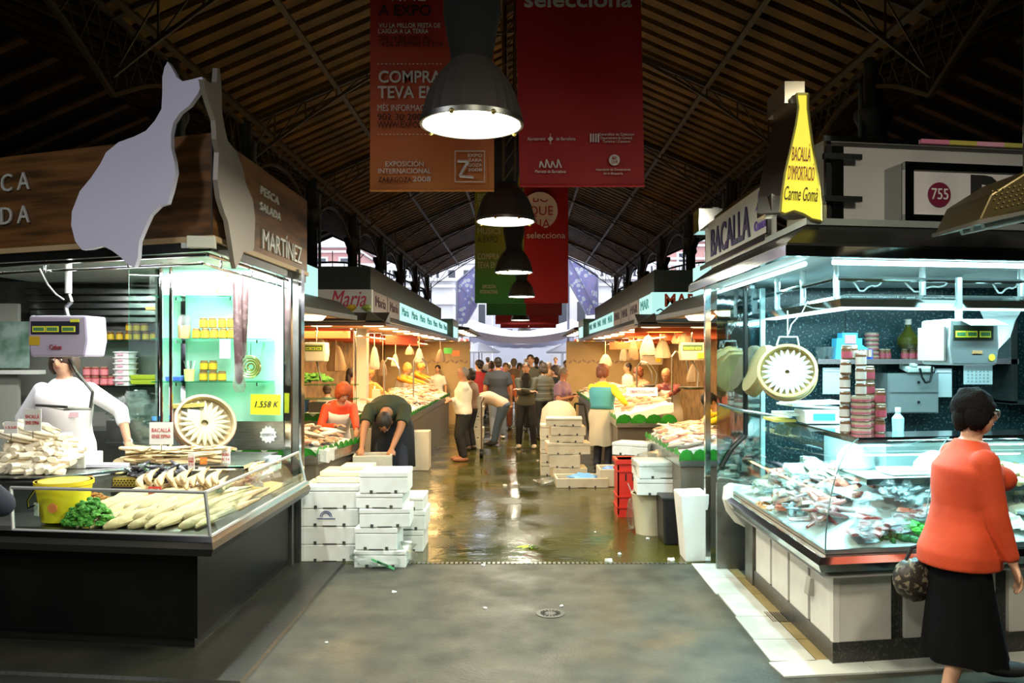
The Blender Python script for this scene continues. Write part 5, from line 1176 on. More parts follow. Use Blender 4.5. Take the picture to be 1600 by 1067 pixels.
mR = mid_stall(1, 1.76, 10.75, 20.7, '', None, 'long fish stall right of the aisle under a lit sign with red capitals')
text('Maria', V((-2.25, 10.29, 2.51)), .30, P((.55, .02, .10)), mL, width=.46, shear=.35, ext=.002)
for i, (c, dx) in enumerate((((.45, .03, .12), .0), ((.75, .5, .03), .22), ((.4, .5, .1), .42))):
    part('painted_flower', MB().lathe([(.0, 0), (.07, .05), (.05, .09), (.0, .1)], (-2.42+dx, 10.285, 2.345), 8), P(c), mL)
text('MAR', V((2.14, 10.74, 2.52)), .24, P((.75, .10, .03)), mR, width=.44, bold=.006)
part('wave_emblem', MB().tube([(1.82+.05*i, 10.735, 2.385+.03*(i % 2)) for i in range(9)], .010, 5), P((.05, .25, .5)), mR)
# small canopies between the front stalls and the long ones
for s, lab in ((-1, 'small orange-lit canopy next to the tall pillar of the left stall'), (1, 'small orange-lit canopy next to the steel end screen of the right stall')):
    x0 = 1.95 if s < 0 else 1.60
    t = thing('side_canopy', lab, 'canopy', (s*2.5, 8.2, 2.2))
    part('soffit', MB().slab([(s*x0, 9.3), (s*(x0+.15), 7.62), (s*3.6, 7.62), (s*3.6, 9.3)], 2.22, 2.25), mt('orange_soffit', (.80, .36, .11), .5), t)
    part('edge', MB().rings([[V((s*(x0-.02), 9.35, 2.20)), V((s*(x0-.02), 9.35, 2.25)), V((s*(x0+.2), 9.35, 2.42)), V((s*(x0+.2), 9.35, 2.22))], [V((s*(x0+.13), 7.25, 2.20)), V((s*(x0+.13), 7.25, 2.25)), V((s*(x0+.35), 7.25, 2.42)), V((s*(x0+.35), 7.25, 2.22))]]), P((.09, .085, .07), .5), t)
    for y, dx in ((7.8, .45), (8.7, .35)): part('round_light', MB().lathe([(.12, 2.17), (.16, 2.215)], (s*(x0+dx), y, 0), 20), E((1, .85, .55), 9), t)
    part('lit_sign', MB().box(s*(x0+.25), s*(x0+.4), 7.6, 8.6, 2.42, 2.72), litsign(1.0), t)
    part('back_panel', MB().box(s*3.5, s*3.6, 8.4, 9.4, 0, 2.22), P((.30, .20, .12)), t)

# counters with ice and fish
def counter(lab, pts, h, leafside, col=steel):
    """pts: polygon of the top; steel fronted"""
    c = V((sum(p[0] for p in pts)/len(pts), sum(p[1] for p in pts)/len(pts), 0))
    t = thing('ice_counter', lab, 'counter', c)
    part('top_tray', MB().slab(pts, h-.10, h), steel, t)
    q = [(c.x+(x-c.x)*.94, c.y+(y-c.y)*.97) for x, y in pts]
    part('body', MB().slab(q, 0, h-.10), P((.20, .17, .13), .4, .4), t); return t
lf_me = mesh('leaf', MB().add([(-.10, 0, 0), (-.06, -.012, .034), (0, -.015, .046), (.06, -.012, .034), (.10, 0, 0), (-.10, -.01, -.05), (.10, -.01, -.05)], [(0, 5, 6, 4, 3, 2, 1)]), leafm)
def leaves(t, a, b, z, n, k=1.0):
    a, b = V(a), V(b); d = (b-a); rz = math.atan2(d.y, d.x)
    for i in range(n):
        o = bpy.data.objects.new('leaf_trim', lf_me); COL.objects.link(o); o.parent = t
        p = a.lerp(b, (i+.5)/n); w = M.Translation((p.x, p.y, z)) @ M.Rotation(rz, 4, 'Z') @ M.Rotation(-.25, 4, 'X')
        o.matrix_basis = mat4(t).inverted() @ w @ M.Scale(d.length/n/.2*1.12*1.0, 4, (1, 0, 0)) @ M.Scale(k, 4, (0, 0, 1))
C1 = counter('long iced fish counter along the left aisle, green leaves at its edge', [(-1.72, 12.0), (-1.72, 19.2), (-2.5, 19.2), (-2.5, 12.0)], .84, 0)
leaves(C1, (-1.73, 19.2), (-1.73, 12.0), .86, 34, 1.2)
C2 = counter('cross counter at the near end of the left warm stall', [(-1.75, 11.6), (-1.75, 12.0), (-4.0, 12.0), (-4.0, 11.6)], .84, 0)
leaves(C2, (-1.75, 11.58), (-4.0, 11.58), .88, 7, 1.7)
C3 = counter('low seafood tray counter between the pillar and the bending man', [(-2.02, 7.9), (-1.80, 9.15), (-2.9, 9.3), (-3.0, 7.75)], .80, 0)
leaves(C3, (-1.82, 9.1), (-2.03, 7.9), .82, 9, 1.1); leaves(C3, (-2.05, 7.88), (-3.0, 7.74), .81, 4, 1.4)
C4 = counter('long iced fish counter along the right aisle behind the woman in yellow', [(1.36, 11.35), (1.36, 19.5), (2.2, 19.5), (2.2, 11.35)], .86, 0)
leaves(C4, (2.2, 11.33), (1.36, 11.33), .87, 4, 1.8); leaves(C4, (1.35, 11.4), (1.35, 19.5), .88, 26, 1.3)
C5 = counter('low fish tray counter beside the red crate, green leaf edging', [(1.46, 7.35), (1.42, 9.1), (1.95, 9.2), (1.95, 7.35)], .86, 0)
leaves(C5, (1.45, 7.35), (1.41, 9.1), .87, 9, 1.2); leaves(C5, (1.95, 7.33), (1.46, 7.33), .86, 4, 1.3)
part('end_board', MB().box(-2.95, -1.9, 11.4, 11.46, .05, .74), P((.30, .27, .22), .5), C2)
def icebed(lab, x0, x1, y0, y1, z0, z1, axis='x'):
    """slopes up from x0 (aisle edge) to x1"""
    def fn(u, v):
        x = x0+(x1-x0)*u; y = y0+(y1-y0)*v
        return (x, y, z0+(z1-z0)*u**.8+.02*noise.noise(V((x*9, y*9, 0))))
    return solo('ice_bed', lab, 'ice', MB().grid(fn, 14, 40, .12), ice, kind='stuff', smooth=60)
icebed('ice heaped on the long left counter', -1.76, -2.48, 12.02, 19.1, .87, 1.08)
icebed('ice heaped on the cross counter of the left warm stall', -1.80, -3.98, 11.62, 11.98, .90, .97)
icebed('ice on the low seafood tray left of the bending man', -1.95, -2.9, 7.95, 9.1, .83, .93)
icebed('bright ice on the long right counter', 1.40, 2.17, 11.37, 19.4, .89, 1.10)
icebed('ice on the low fish tray near the red crate', 1.48, 1.93, 7.38, 9.1, .88, .98)
# fish prototypes
fbody = lambda u: (sin(pi*(.05+.9*u))**.7 if u < .75 else .35*(1-u)/.25+.15)
def fish_mesh(L, w, T, m, seed):
    b = blob(L, w, T, fbody, n=8, m=9, nz=.1, seed=seed)
    b.add([(L*.47, 0, T*.5), (L*.62, .0, T*.5+w*.5), (L*.57, 0, T*.5), (L*.62, .0, T*.5-w*.4), (L*.62, w*.45, T*.5), (L*.62, -w*.45, T*.5)], [(0, 4, 2, 5)])
    return mesh('fish', b, m, True)
fs1 = mt('silver_skin', (.50, .46, .40), .3, .2, n2=(9, (.25, .22, .2), .5, .7), vary=.3); fs2 = mt('pink_skin', (.62, .28, .20), .35, n2=(9, (.75, .5, .4), .45, .65), vary=.3)
fs3 = mt('tan_shell', (.48, .30, .14), .5, n2=(14, (.7, .55, .36), .45, .6), vary=.3); fs4 = mt('dark_shell', (.05, .05, .055), .3, vary=.3); fs5 = mt('white_squid', (.82, .74, .66), .35, n2=(8, (.7, .5, .45), .5, .7), vary=.1)
FM = [fish_mesh(.34, .09, .05, fs1, 1), fish_mesh(.30, .10, .055, fs2, 2), fish_mesh(.26, .07, .05, fs5, 3)]
SM = [fish_mesh(.15, .06, .04, fs3, 4), fish_mesh(.13, .05, .035, fs2, 5), mesh('clam', MB().sph((0, 0, .015), (.035, .028, .018), 8, 6, nz=.3), fs3, True), mesh('mussel', MB().sph((0, 0, .015), (.045, .022, .018), 8, 6), fs4, True), mesh('clam', MB().sph((0, 0, .015), (.04, .03, .02), 8, 6, nz=.3), fs5, True)]
def onice(x0, x1, y0, y1, z0, z1, up=.02):
    def f(i, n):
        u = R.random(); y = R.uniform(y0, y1); x = x0+(x1-x0)*u
        return V((x, y, z0+(z1-z0)*u**.8+up+R.uniform(0, .02))), (R.uniform(-.3, .3), (.18 if x0 < 0 else -.18), R.uniform(-.9, .9)+(0 if R.random() < .6 else pi))
    return f
scat(FM, 110, onice(-1.84, -2.42, 12.1, 19.0, .87, 1.07), 'fish', 'whole fish lying on the ice of the long left counter', 'fish', 'fish on the long left counter')
scat(SM, 120, onice(-1.82, -2.4, 12.05, 16, .87, 1.07), 'shellfish', 'small shellfish scattered on the long left counter', 'shellfish', 'shellfish on the long left counter')
scat(SM, 230, onice(-1.99, -2.85, 7.98, 9.05, .83, .93, .015), 'shellfish', 'clam or small fish on the low tray beside the pillar', 'shellfish', 'shellfish on the low left tray')
scat([FM[2], FM[0]], 14, onice(-2.05, -2.8, 8.1, 9.0, .86, .97, .04), 'squid', 'pale squid on top of the clams on the low tray', 'fish', 'squid on the low left tray')
scat([SM[0], SM[1], FM[1]], 60, onice(1.48, 2.1, 11.45, 15.5, .89, 1.09), 'fish', 'pink fish on the bright ice of the long right counter', 'fish', 'fish on the long right counter')
scat(FM, 50, onice(1.48, 2.1, 15.5, 19.3, .89, 1.09), 'fish', 'fish at the far end of the long right counter', 'fish', 'fish at the far end of the right counter')
scat([FM[0], FM[2], FM[1]], 52, onice(1.54, 1.88, 7.45, 9.0, .88, .97), 'fish', 'fish on the low tray beside the red crate', 'fish', 'fish on the low right tray')
scat([SM[0], SM[4]], 40, onice(1.54, 1.88, 7.45, 9.0, .90, .99), 'fish', 'small fish on the low tray beside the red crate', 'fish', 'small fish on the low right tray')
heap('green_heap', 'dark green seaweed heap on the shelf near the left hanging scale', 'greens', (-2.98, 11.3, 1.42), (.30, .1, .12), P((.05, .20, .02)), 90, .04, 15)
heap('green_heap', 'green vegetables at the far part of the right counter', 'greens', (1.62, 16.6, .95), (.16, .5, .10), P((.20, .42, .08)), 70, .05, 16)
heap('green_heap', 'green leaves at the near corner of the long left counter', 'greens', (-1.95, 12.25, .88), (.18, .25, .10), P((.03, .26, .04)), 70, .04, 17)
sh = thing('glass_shelf', 'glass shelf with blue trays near the left hanging scale', 'shelf', (-3.1, 11.35, 0))
part('top_pane', MB().box(-3.6, -2.35, 11.2, 11.5, 1.36, 1.38), shglass, sh); part('lower_pane', MB().box(-3.6, -2.35, 11.2, 11.5, 1.16, 1.18), shglass, sh)
for x in (-3.58, -2.37): part('post', MB().cyl((x, 11.35, .9), (x, 11.35, 2.19), .015), chrome, sh)
solo('blue_tray', 'blue tray under the glass shelf of the left warm stall', 'tray', MB().box(-3.35, -3.05, 11.22, 11.45, .98, 1.15), P((.02, .08, .25)))
solo('dark_tray', 'dark tray beside the blue tray under the glass shelf', 'tray', MB().box(-3.0, -2.6, 11.22, 11.45, .98, 1.12), P((.04, .035, .03)))
q = W(495, 550, 10.9); t = thing('hanging_scale', 'pale hanging scale with green display in the left warm stall', 'scale', q)
T = scale_head(t, q, .30, .26, .22, P((.62, .60, .50), .4), face=P((.10, .16, .03), .3)); part('rod', MB().cyl(q+V((0, 0, .13)), (q.x, q.y, 2.19), .015), chrome, t)
part('pan_arm', MB().tube([q+V((0, 0, -.13)), q+V((.06, 0, -.4))], .012), dsteel, t)
for lab, px, py, Y, w, h in (('large hanging scale with yellow tag in the right warm stall', 1081, 549, 11.6, .36, .26), ('grey hanging scale with two yellow tags in the right warm stall', 1018, 557, 14.5, .40, .30)):
    q = W(px, py, Y); t = thing('hanging_scale', lab, 'scale', q); T = scale_head(t, q, w, h, .22, P((.52, .46, .38), .4), face=P((.05, .12, .08), .3))
    part('yellow_tag', MB(T).box(.06, .15, -.13, -.12, -.10, -.02), P((.85, .65, .03)), t); part('rod', MB().cyl(q+V((0, 0, h/2)), (q.x, q.y, 2.19), .015), chrome, t)
    part('pan', MB().lathe([(.16, 0), (.20, .03), (.2, .035)], (q.x, q.y, q.z-.55), 18), steel, t, 25); part('pan_arm', MB().tube([q+V((0, 0, -h/2)), q+V((.1, 0, -.3)), q+V((.08, 0, -.52))], .012), dsteel, t)
# hanging bags, aprons and papers along the bars
bagc = [(.42, .36, .28), (.36, .27, .18), (.48, .42, .34), (.28, .19, .12)]
hb = [(-1, 500, 545, 11.6, .3, .3), (-1, 525, 560, 13.2, .35, .45), (-1, 585, 560, 12.8, .18, .38), (-1, 598, 575, 14.4, .2, .3), (-1, 618, 563, 13.6, .16, .22), (-1, 640, 548, 14.8, .2, .16), (-1, 655, 556, 15.6, .2, .3), (-1, 688, 556, 18.5, .25, .3),
      (1, 1035, 545, 11.9, .26, .3), (1, 1068, 525, 11.7, .40, .25), (1, 1013, 540, 13.2, .3, .34), (1, 990, 548, 14.6, .25, .36), (1, 975, 552, 15.9, .2, .32), (1, 1085, 583, 12.4, .3, .3), (1, 946, 563, 19.4, .35, .3)]
for i, (s, px, py, Y, w, h) in enumerate(hb):
    q = W(px, py, Y); t = thing('hanging_bag', '%s hanging in the %s warm stall, %s from its near end' % (['pale bag bundle', 'beige bag bundle', 'whitish bundle', 'brownish bundle'][i % 4], 'left' if s < 0 else 'right', NTH[i if s < 0 else i-8]), 'bag', q)
    part('bundle', MB().rings([[q+V((w*k*cos(2*pi*j/16)*(1+.25*sin(j*2.1+i)), w*.5*k*sin(2*pi*j/16)*(1+.2*sin(j*3.3)), h*z_)) for j in range(16)] for k, z_ in ((.05, .5), (.16, .42), (.30, .1), (.40, -.3), (.36, -.45), (.1, -.48))]), P(bagc[i % 4], .5), t, 60); part('string', MB().cyl(q+V((0, 0, h*.4)), (q.x, q.y, 2.19), .006), P((.5, .45, .4)), t)
for i, (px, py, Y, c, w) in enumerate(((1008, 500+22, 13.6, (.50, .08, .02), .7), (985, 540, 15.3, (.48, .10, .03), .8), (627, 531, 12.6, (.40, .05, .02), .5), (1035, 512, 11.5, (.42, .09, .02), .8), (700, 548, 19.4, (.05, .35, .08), .2), (712, 552, 19.6, (.7, .25, .1), .2))):
    q = W(px, py, Y); solo('hanging_sign', ['red strip sign hanging in the right warm stall', 'second red strip sign deeper in the right warm stall', 'red strip sign hanging in the left warm stall', 'red strip sign nearest the steel screen', 'small green pennant at the end of the left stall', 'small orange pennant at the end of the left stall'][i], 'sign', MB().box(q.x-w/2, q.x+w/2, Y, Y+.03, q.z-.07, q.z+.07), P(c))
for i, (px, py, Y) in enumerate(((600, 585, 12.9), (646, 580, 14.6), (995, 590, 13.0), (1050, 575, 12.6))):
    q = W(px, py, Y); solo('swan_neck_tap', ['tall curved tap pipe near the white pillar', 'curved tap pipe behind the blond woman', 'curved tap pipe beside the woman in yellow', 'curved tap pipe beside the man in the maroon shirt'][i], 'tap', MB().tube([(q.x, Y, 1.0), (q.x, Y, q.z+.18), (q.x+.06, Y, q.z+.26), (q.x+.16, Y, q.z+.24), (q.x+.24, Y, q.z+.1), (q.x+.26, Y, q.z-.05)], .016, 7), steel, smooth=True)
q = W(1003, 612, 11.7); t = thing('counter_card', 'white card with purple writing standing on the bright ice', 'card', q); part('card', MB().cbox(q, (.46, .006, .13), (-.3, 0, 0)), P((.85, .83, .78)), t); text('OBERTS DILLUNS', q+V((0, -.012, 0)), .06, P((.15, .05, .3)), t, width=.36, rx=pi/2-.3)
solo('orange_board', 'orange panel standing on the left counter before the sellers', 'board', MB().box(W(571, 0, 12.6).x, W(579, 0, 12.6).x, 12.5, 12.9, 1.0, 1.34), P((.85, .25, .02)))
solo('upright_board', 'pale board beside the orange board on the left counter', 'board', MB().box(W(583, 0, 12.5).x, W(595, 0, 12.5).x, 12.4, 12.5, 1.0, 1.26), P((.55, .50, .38)))
solo('clear_sheet_cover', 'clear plastic sheet over the ice at the near end of the left counter', 'plastic sheet', MB().grid(lambda u, v: (-3.9+2.1*u, 11.55+.02*sin(u*20), .90+.20*v), 20, 3, .01), glass('sheet_film', (.85, .88, .82), .10, .2, (20, .5)), smooth=60)
# far small stalls beyond the long ones
for s, lab in ((-1, 'far left stall with round lights beneath its awning'), (1, 'far right stall with lit shelves beyond the end partition')):
    t = thing('far_stall', lab, 'stall', (s*2.6, 26, 0)); 
    part('canopy', MB().rings([[V((s*1.55, y, 2.55)), V((s*1.55, y, 2.62)), V((s*3.6, y, 2.9)), V((s*3.6, y, 2.55))] for y in (23.5, 31.5)]), P((.09, .08, .07)), t)
    part('back_wall', MB().box(s*3.3, s*3.4, 23.5, 31.5, 0, 2.55), P((.55, .48, .42)), t)
    part('counter', MB().box(s*1.8, s*2.6, 23.5, 31.5, 0, .9), P((.35, .30, .26)), t)
    for i in range(6): part('round_light', MB().lathe([(.15, 2.53), (.17, 2.55)], (s*1.9, 24+i*1.3, 0), 14), E((1, .88, .62), 6), t)
    pal = [(.7, .12, .08), (.75, .45, .05), (.55, .55, .1), (.65, .2, .3), (.7, .65, .6), (.2, .35, .1)]
    for i in range(18):
        c = pal[(i*5+(s > 0)) % 6]; y = 23.8+.42*i
        solo('produce_heap', '%s heap, %s on the far %s stall' % (['red', 'orange', 'yellow-green', 'pink', 'white', 'green'][(i*5+(s > 0)) % 6], ['first', 'second', 'third', 'fourth', 'fifth', 'sixth', 'seventh', 'eighth', 'ninth', 'tenth', 'eleventh', 'twelfth', 'thirteenth', 'fourteenth', 'fifteenth', 'sixteenth', 'seventeenth', 'last'][i], 'left' if s < 0 else 'right'), 'produce', MB().sph((s*(2.1+.2*(i % 2)), y, 1.0), (.25, .2, .22), 10, 7, nz=.3, seed=i), P(c), kind='stuff')
    for i in range(8): part('hanging_item', MB().sph((s*(2.0+.15*(i % 3)), 24+.9*i, 2.1), (.12, .1, .28), 8, 6, nz=.4, seed=i), P(pal[i % 6]), t)

# ================================================================ FOAM BOXES
def foam_box(label, c, w, d, h, rz=0, lid=True, mat=foam, group=None, notches=True, openb=False, top=1.0):
    t = thing('foam_box', label, 'box', c, rz, group)
    lh = min(.05, h*.28) if lid else 0
    if openb:
        b = MB(); o, i_ = [(-w/2, -d/2), (w/2, -d/2), (w/2, d/2), (-w/2, d/2)], [(-w/2+.025, -d/2+.025), (w/2-.025, -d/2+.025), (w/2-.025, d/2-.025), (-w/2+.025, d/2-.025)]
        b.rings([[V((x, y, 0)) for x, y in o], [V((x, y, h)) for x, y in o], [V((x, y, h)) for x, y in i_], [V((x, y, .03)) for x, y in i_]])
    else: b = MB().cbox((0, 0, (h-lh)/2), (w*.985, d*.985, h-lh), top=top)
    part('body', b, mat, t, bev=.008, local=True)
    if lid:
        part('lid', MB().cbox((0, 0, h-lh/2+.001), (w, d, lh-.002)), mat, t, bev=.008, local=True)
    if notches:
        nb_ = MB()
        for k in (-.25, .25): nb_.box(k*w-.012, k*w+.012, -d/2-.004, -d/2+.01, .002, .028)
        nb_.box(-.06, .06, -d/2-.003, -d/2+.01, .004, .010)
        part('vent_notch', nb_, notch, t, local=True)
    return t
# left stack of large boxes
z = 0
for i, h in enumerate((.15, .155, .155, .20)):
    t = foam_box('large white foam box, %s in the wide stack beside the left counter' % ['lowest', 'second from below', 'third from below', 'topmost'][i], (-1.66, 7.10, z), .50, .44, h-.003, .02 if i == 3 else 0, lid=(i == 3)); z += h
    if i == 2:
        e_ = MB(); 
        for a_, r_ in ((0, .05), (1, .035)): e_.tube([(-.03+r_*cos(k), -.2205, .085+r_*sin(k)) for k in [j*pi/8 for j in range(9)]], .004, 4)
        e_.box(-.11, .05, -.222, -.219, .066, .072)
        part('ship_emblem', e_, P((.05, .07, .2)), t, local=True)
for i, (w, h) in enumerate(((.44, .05), (.42, .045), (.28, .04))):
    solo('foam_slab', ['large cream foam lid lying on the wide box stack', 'second cream foam lid on the wide box stack', 'small cream foam lid on top of the wide box stack'][i], 'lid', MB().cbox((-1.60+.02*i+(.08 if i == 2 else 0), 7.2+.02*i, z+h/2), (w, w*.8, h)), mt('cream_foam%d' % i, (.66, .62, .44), .5), bev=.008); z += h+.001
# narrow stack
zz_ = 0
st = [('lowest of the narrow stack, in a clear bag with green print', .44, .15, 598, 0), ('foam lid-topped box second from below in the narrow stack', .36, .19, 592, 0), ('third box from below in the narrow stack, widest', .43, .16, 604, .05), ('fourth box from below in the narrow stack', .40, .125, 598, -.03), ('topmost box of the narrow stack', .41, .185, 603, .02)]
for i, (lab, w, h, px, rz) in enumerate(st):
    t = foam_box('white foam box, '+lab, (X(px, 6.82), 6.86, zz_), w, .36, h-.003, rz); zz_ += h
    if i == 0:
        part('clear_bag', MB().sph((.0, -.02, .075), (.27, .24, .11), 20, 12, nz=.5, seed=4), bag, t, 60, local=True)
        gp = MB()
        for k in range(3): gp.cbox((-.01+.05*k, -.262, .075-.02*k), (.10, .006, .018), (0, .45, 0))
        part('green_print', gp, P((.08, .42, .16)), t, local=True)
z3 = 0
for i, h in enumerate((.2, .18, .12)):
    foam_box('white foam box behind the narrow stack, %s of three' % ['lowest', 'middle', 'topmost'][i], (X(634, 7.35)+.02*(i % 2), 7.42, z3), .36, .4, h-.003); z3 += h
solo('foam_box', 'tall white foam box standing on end against the left counter', 'box', MB().box(-1.78, -1.45, 12.35, 12.75, 0, .60).box(-1.79, -1.44, 12.34, 12.38, 0, .61), foamd, bev=.01)
zb = 0
for i in range(5):
    foam_box('grubby white foam box behind the man in the white shirt, %s of five' % ['lowest', 'second', 'middle', 'fourth', 'topmost'][i], (-.98+.03*(i % 2), 15.4, zb), .45, .35, .20, mat=foamd); zb += .203
# box held by the bending man rests on a lower box
foam_box('open white foam box under the hands of the bending man', (-1.64, 8.78, .50), .42, .34, .20, .15, lid=False, openb=True, mat=foamd)
foam_box('white foam box supporting the box of the bending man', (-1.60, 8.80, 0), .46, .38, .497, .05, mat=foamd)
# right stacks
zr = 0
for i, (h, w, dx) in enumerate(((.19, .50, .04), (.19, .44, -.02), (.17, .62, .02), (.10, .50, 0), (.13, .50, .02), (.12, .52, -.03))):
    foam_box('grubby foam box, %s of the stack before the woman in yellow' % ['lowest', 'second', 'third and widest', 'fourth', 'fifth', 'topmost'][i], (.64+dx, 11.5, zr), w, .42, h-.003, (.04, -.03, .06, 0, .02, -.05)[i], mat=foamd, lid=i in (2, 5)); zr += h
for i in range(4): foam_box('grubby foam box, %s of the stack hidden behind the near one' % ORD[i], (.48, 12.0, .19*i), .40, .36, .187, mat=foamd)
t = foam_box('low open foam tray with a blue bag on the wet floor', (.81, 10.95, 0), .70, .45, .13, .04, lid=False, openb=True, mat=foamd)
solo('blue_bag', 'crumpled blue bag inside the low open foam tray', 'bag', MB().sph((.83, 10.98, .10), (.20, .12, .06), 14, 8, nz=.7, seed=5), P((.12, .35, .75), .4), smooth=60)
foam_box('open foam box with blue lining behind the low tray', (1.24, 11.05, 0), .36, .5, .24, .02, lid=False, openb=True, mat=foamd)
solo('blue_bag', 'blue lining bag inside the foam box behind the low tray', 'bag', MB().sph((1.24, 11.05, .2), (.13, .18, .05), 12, 8, nz=.7, seed=8), P((.15, .3, .7), .4), smooth=60)
solo('clear_bag', 'crumpled clear plastic bag on the floor beside the foam stack', 'bag', MB().sph((.42, 11.0, .05), (.22, .15, .05), 14, 8, nz=.8, seed=9), bag, smooth=60)
# red crate
rcm = P((.62, .03, .02), .4)
t = thing('plastic_crate', 'tall red plastic crate standing on the wet floor', 'crate', (1.24, 8.95, 0))
w, d, h = .36, .34, .62
part('base', MB().box(-w/2, w/2, -d/2, d/2, 0, .03), rcm, t, local=True)
for nm, bx in (('side_wall', (-w/2, -w/2+.015, -d/2, d/2)), ('side_wall', (w/2-.015, w/2, -d/2, d/2)), ('side_wall', (-w/2, w/2, -d/2, -d/2+.015)), ('side_wall', (-w/2, w/2, d/2-.015, d/2))):
    part(nm, MB().box(*bx, .03, h), rcm, t, local=True)
rb = MB()
for z in (.10, .22, .5, .58): rb.box(-w/2-.012, w/2+.012, -d/2-.012, d/2+.012, z, z+.018)
part('rib', rb, rcm, t, local=True); part('rim', MB().rings([[V((x*a, y*b, z)) for x, y in ((-1, -1), (1, -1), (1, 1), (-1, 1))] for a, b, z in ((w/2+.02, d/2+.02, h-.03), (w/2+.02, d/2+.02, h+.01), (w/2-.015, d/2-.015, h+.01), (w/2-.015, d/2-.015, h-.03))], closed=True), rcm, t, local=True)
sl_ = MB()
for k in range(3): sl_.box(-.10+k*.08, -.08+k*.08, -d/2-.003, -d/2+.002, .40, .48)
part('slot', sl_, P((.06, .005, .005)), t, local=True); part('white_mark', MB().tube([(-.07, -d/2-.014, .38), (-.03, -d/2-.014, .28), (.03, -d/2-.014, .36), (-.02, -d/2-.014, .24)], .006, 5), P((.7, .6, .55)), t, local=True)
# tub, bin, boxes on top, tall box
t = thing('tub', 'cream plastic tub under the foam boxes beside the red crate', 'tub', (1.30, 8.02, 0)); part('tub', MB().lathe([(.15, 0), (.19, .38), (.2, .40), (.18, .40), (.14, .03)], (1.30, 8.02, 0), 28), mt('cream_tub', (.60, .54, .38), .45), t, 25)
part('side_bag', MB().sph((1.12, 8.1, .18), (.05, .1, .16), 10, 8, nz=.6), bag, t, 60)
t = thing('bin', 'black plastic bin between the cream tub and the tall white box', 'bin', (1.46, 7.66, 0)); part('bin', MB().cbox((1.45, 7.66, .22), (.22, .36, .44), top=1.15), P((.015, .015, .018), .4), t, bev=.02); part('rim', MB().cbox((1.45, 7.66, .44), (.27, .43, .03)), P((.015, .015, .018), .4), t, bev=.006)
t = foam_box('white foam box lying on the cream tub', (1.38, 7.93, .402+.02), .50, .40, .16, -.05); 
t = foam_box('topmost foam box on the cream tub, wrapped in film', (1.40, 7.95, .585), .54, .42, .16, .04); part('film_wrap', MB().sph((.02, 0, .12), (.32, .26, .13), 16, 10, nz=.4, seed=2), bag, t, 60, local=True)
solo('foam_box', 'tall tapered white foam box standing by the steel screen', 'box', MB().cbox((1.50, 7.0, .295), (.19, .26, .59), (0, -.04, 0), top=1.30), foam, bev=.012)
foam_box('white foam box leaning behind the film-wrapped boxes', (1.26, 8.9, .68), .42, .30, .14, -.5)
for i in range(3): foam_box('white foam box under the low right tray, %s' % ORD[i], (1.62, 8.5, .20*i), .3, .5, .19, mat=foamd)
# trolley with draped cloth and cart frame
q = V((.62, 12.9, 0)); t = thing('shopping_trolley', 'shopping trolley covered by a cream cloth behind the foam stack', 'trolley', q)
part('bag_body', MB().cbox((.62, 12.9, .50), (.36, .3, .8), top=.95), P((.06, .05, .05)), t, bev=.03)
part('draped_cloth', MB().rings([[V((.60+r*cos(2*pi*j/30)*(1+.06*sin(j*2.4)), 12.9+r*.8*sin(2*pi*j/30), z+.05*sin(j*1.1)*(z < .7))) for j in range(30)] for r, z in ((.30, .48), (.29, .70), (.26, .92), (.16, 1.03), (.03, 1.06))]), mt('cream_cloth', (.66, .60, .46), .8), t, 60)
for s_ in (-1, 1): part('wheel', MB().cyl((.62+s_*.16, 12.85, .06), (.62+s_*.19, 12.85, .06), .06, n=16), blackm, t)
t = thing('cart_frame', 'black tubular cart frame beside the woman in purple', 'cart', (.98, 13.4, 0)); part('frame', MB().tube([(.86, 13.4, .1), (.90, 13.4, .98), (1.06, 13.4, .96), (1.16, 13.4, .3)], .018, 7), blackm, t, True); part('upright', MB().cyl((.90, 13.35, .35), (.90, 13.35, .85), .013), P((.7, .65, .55)), t)
t = thing('hand_trolley', 'slim shopping trolley handle standing behind the man in the white shirt', 'trolley', (-.72, 13.9, 0)); part('handle', MB().tube([(-.70, 13.9, .12), (-.70, 13.9, .95), (-.66, 13.9, 1.05)], .014, 6), P((.12, .07, .04)), t); part('wheel', MB().cyl((-.73, 13.88, .08), (-.67, 13.88, .08), .08, n=14), blackm, t)
# debris
q = S(826, 856, 0); lv = MB()
for i in range(9): a = i*.8; lv.add([q+V((0, 0, .008)), q+V((.06*cos(a), .04*sin(a), .02)), q+V((.13*cos(a+.2), .06*sin(a+.2), .006)), q+V((.06*cos(a+.4), .04*sin(a+.4), .012))], [(0, 1, 2, 3)])
solo('lettuce_leaf', 'bright green leaf lying on the wet floor', 'leaf', lv, P((.35, .60, .04), .5))
for i, (px, py, s_, c) in enumerate(((951, 877, .035, 0), (1049, 876, .035, 0), (968, 866, .02, 0), (1012, 842, .02, 0), (616, 926, .02, 0), (758, 951, .015, 0), (826, 880, .02, 0), (755, 884, .018, 0), (510, 1005, .012, 0), (877, 948, .015, 0), (789, 759, .03, 0), (840, 720, .02, 0), (930, 832, .012, 0))):
    q = S(px, py, 0)+V((0, 0, .006)); solo('paper_scrap', 'white paper scrap on the floor, %s' % ['below the red crate', 'beside the marble tiles', 'just behind the one below the red crate', 'at the foot of the cream tub', 'near the wrapped box', 'left of the floor drain', 'at the drain channel below the lettuce leaf', 'at the drain channel left of the lettuce leaf', 'near the dark left kerb', 'just above the floor drain', 'in the middle of the wet aisle', 'far down the wet aisle', 'in the puddle left of the tub'][i], 'scrap', MB().sph(q, (s_, s_*.7, s_*.5), 8, 5, nz=.9, seed=i), P((.8, .8, .75)))

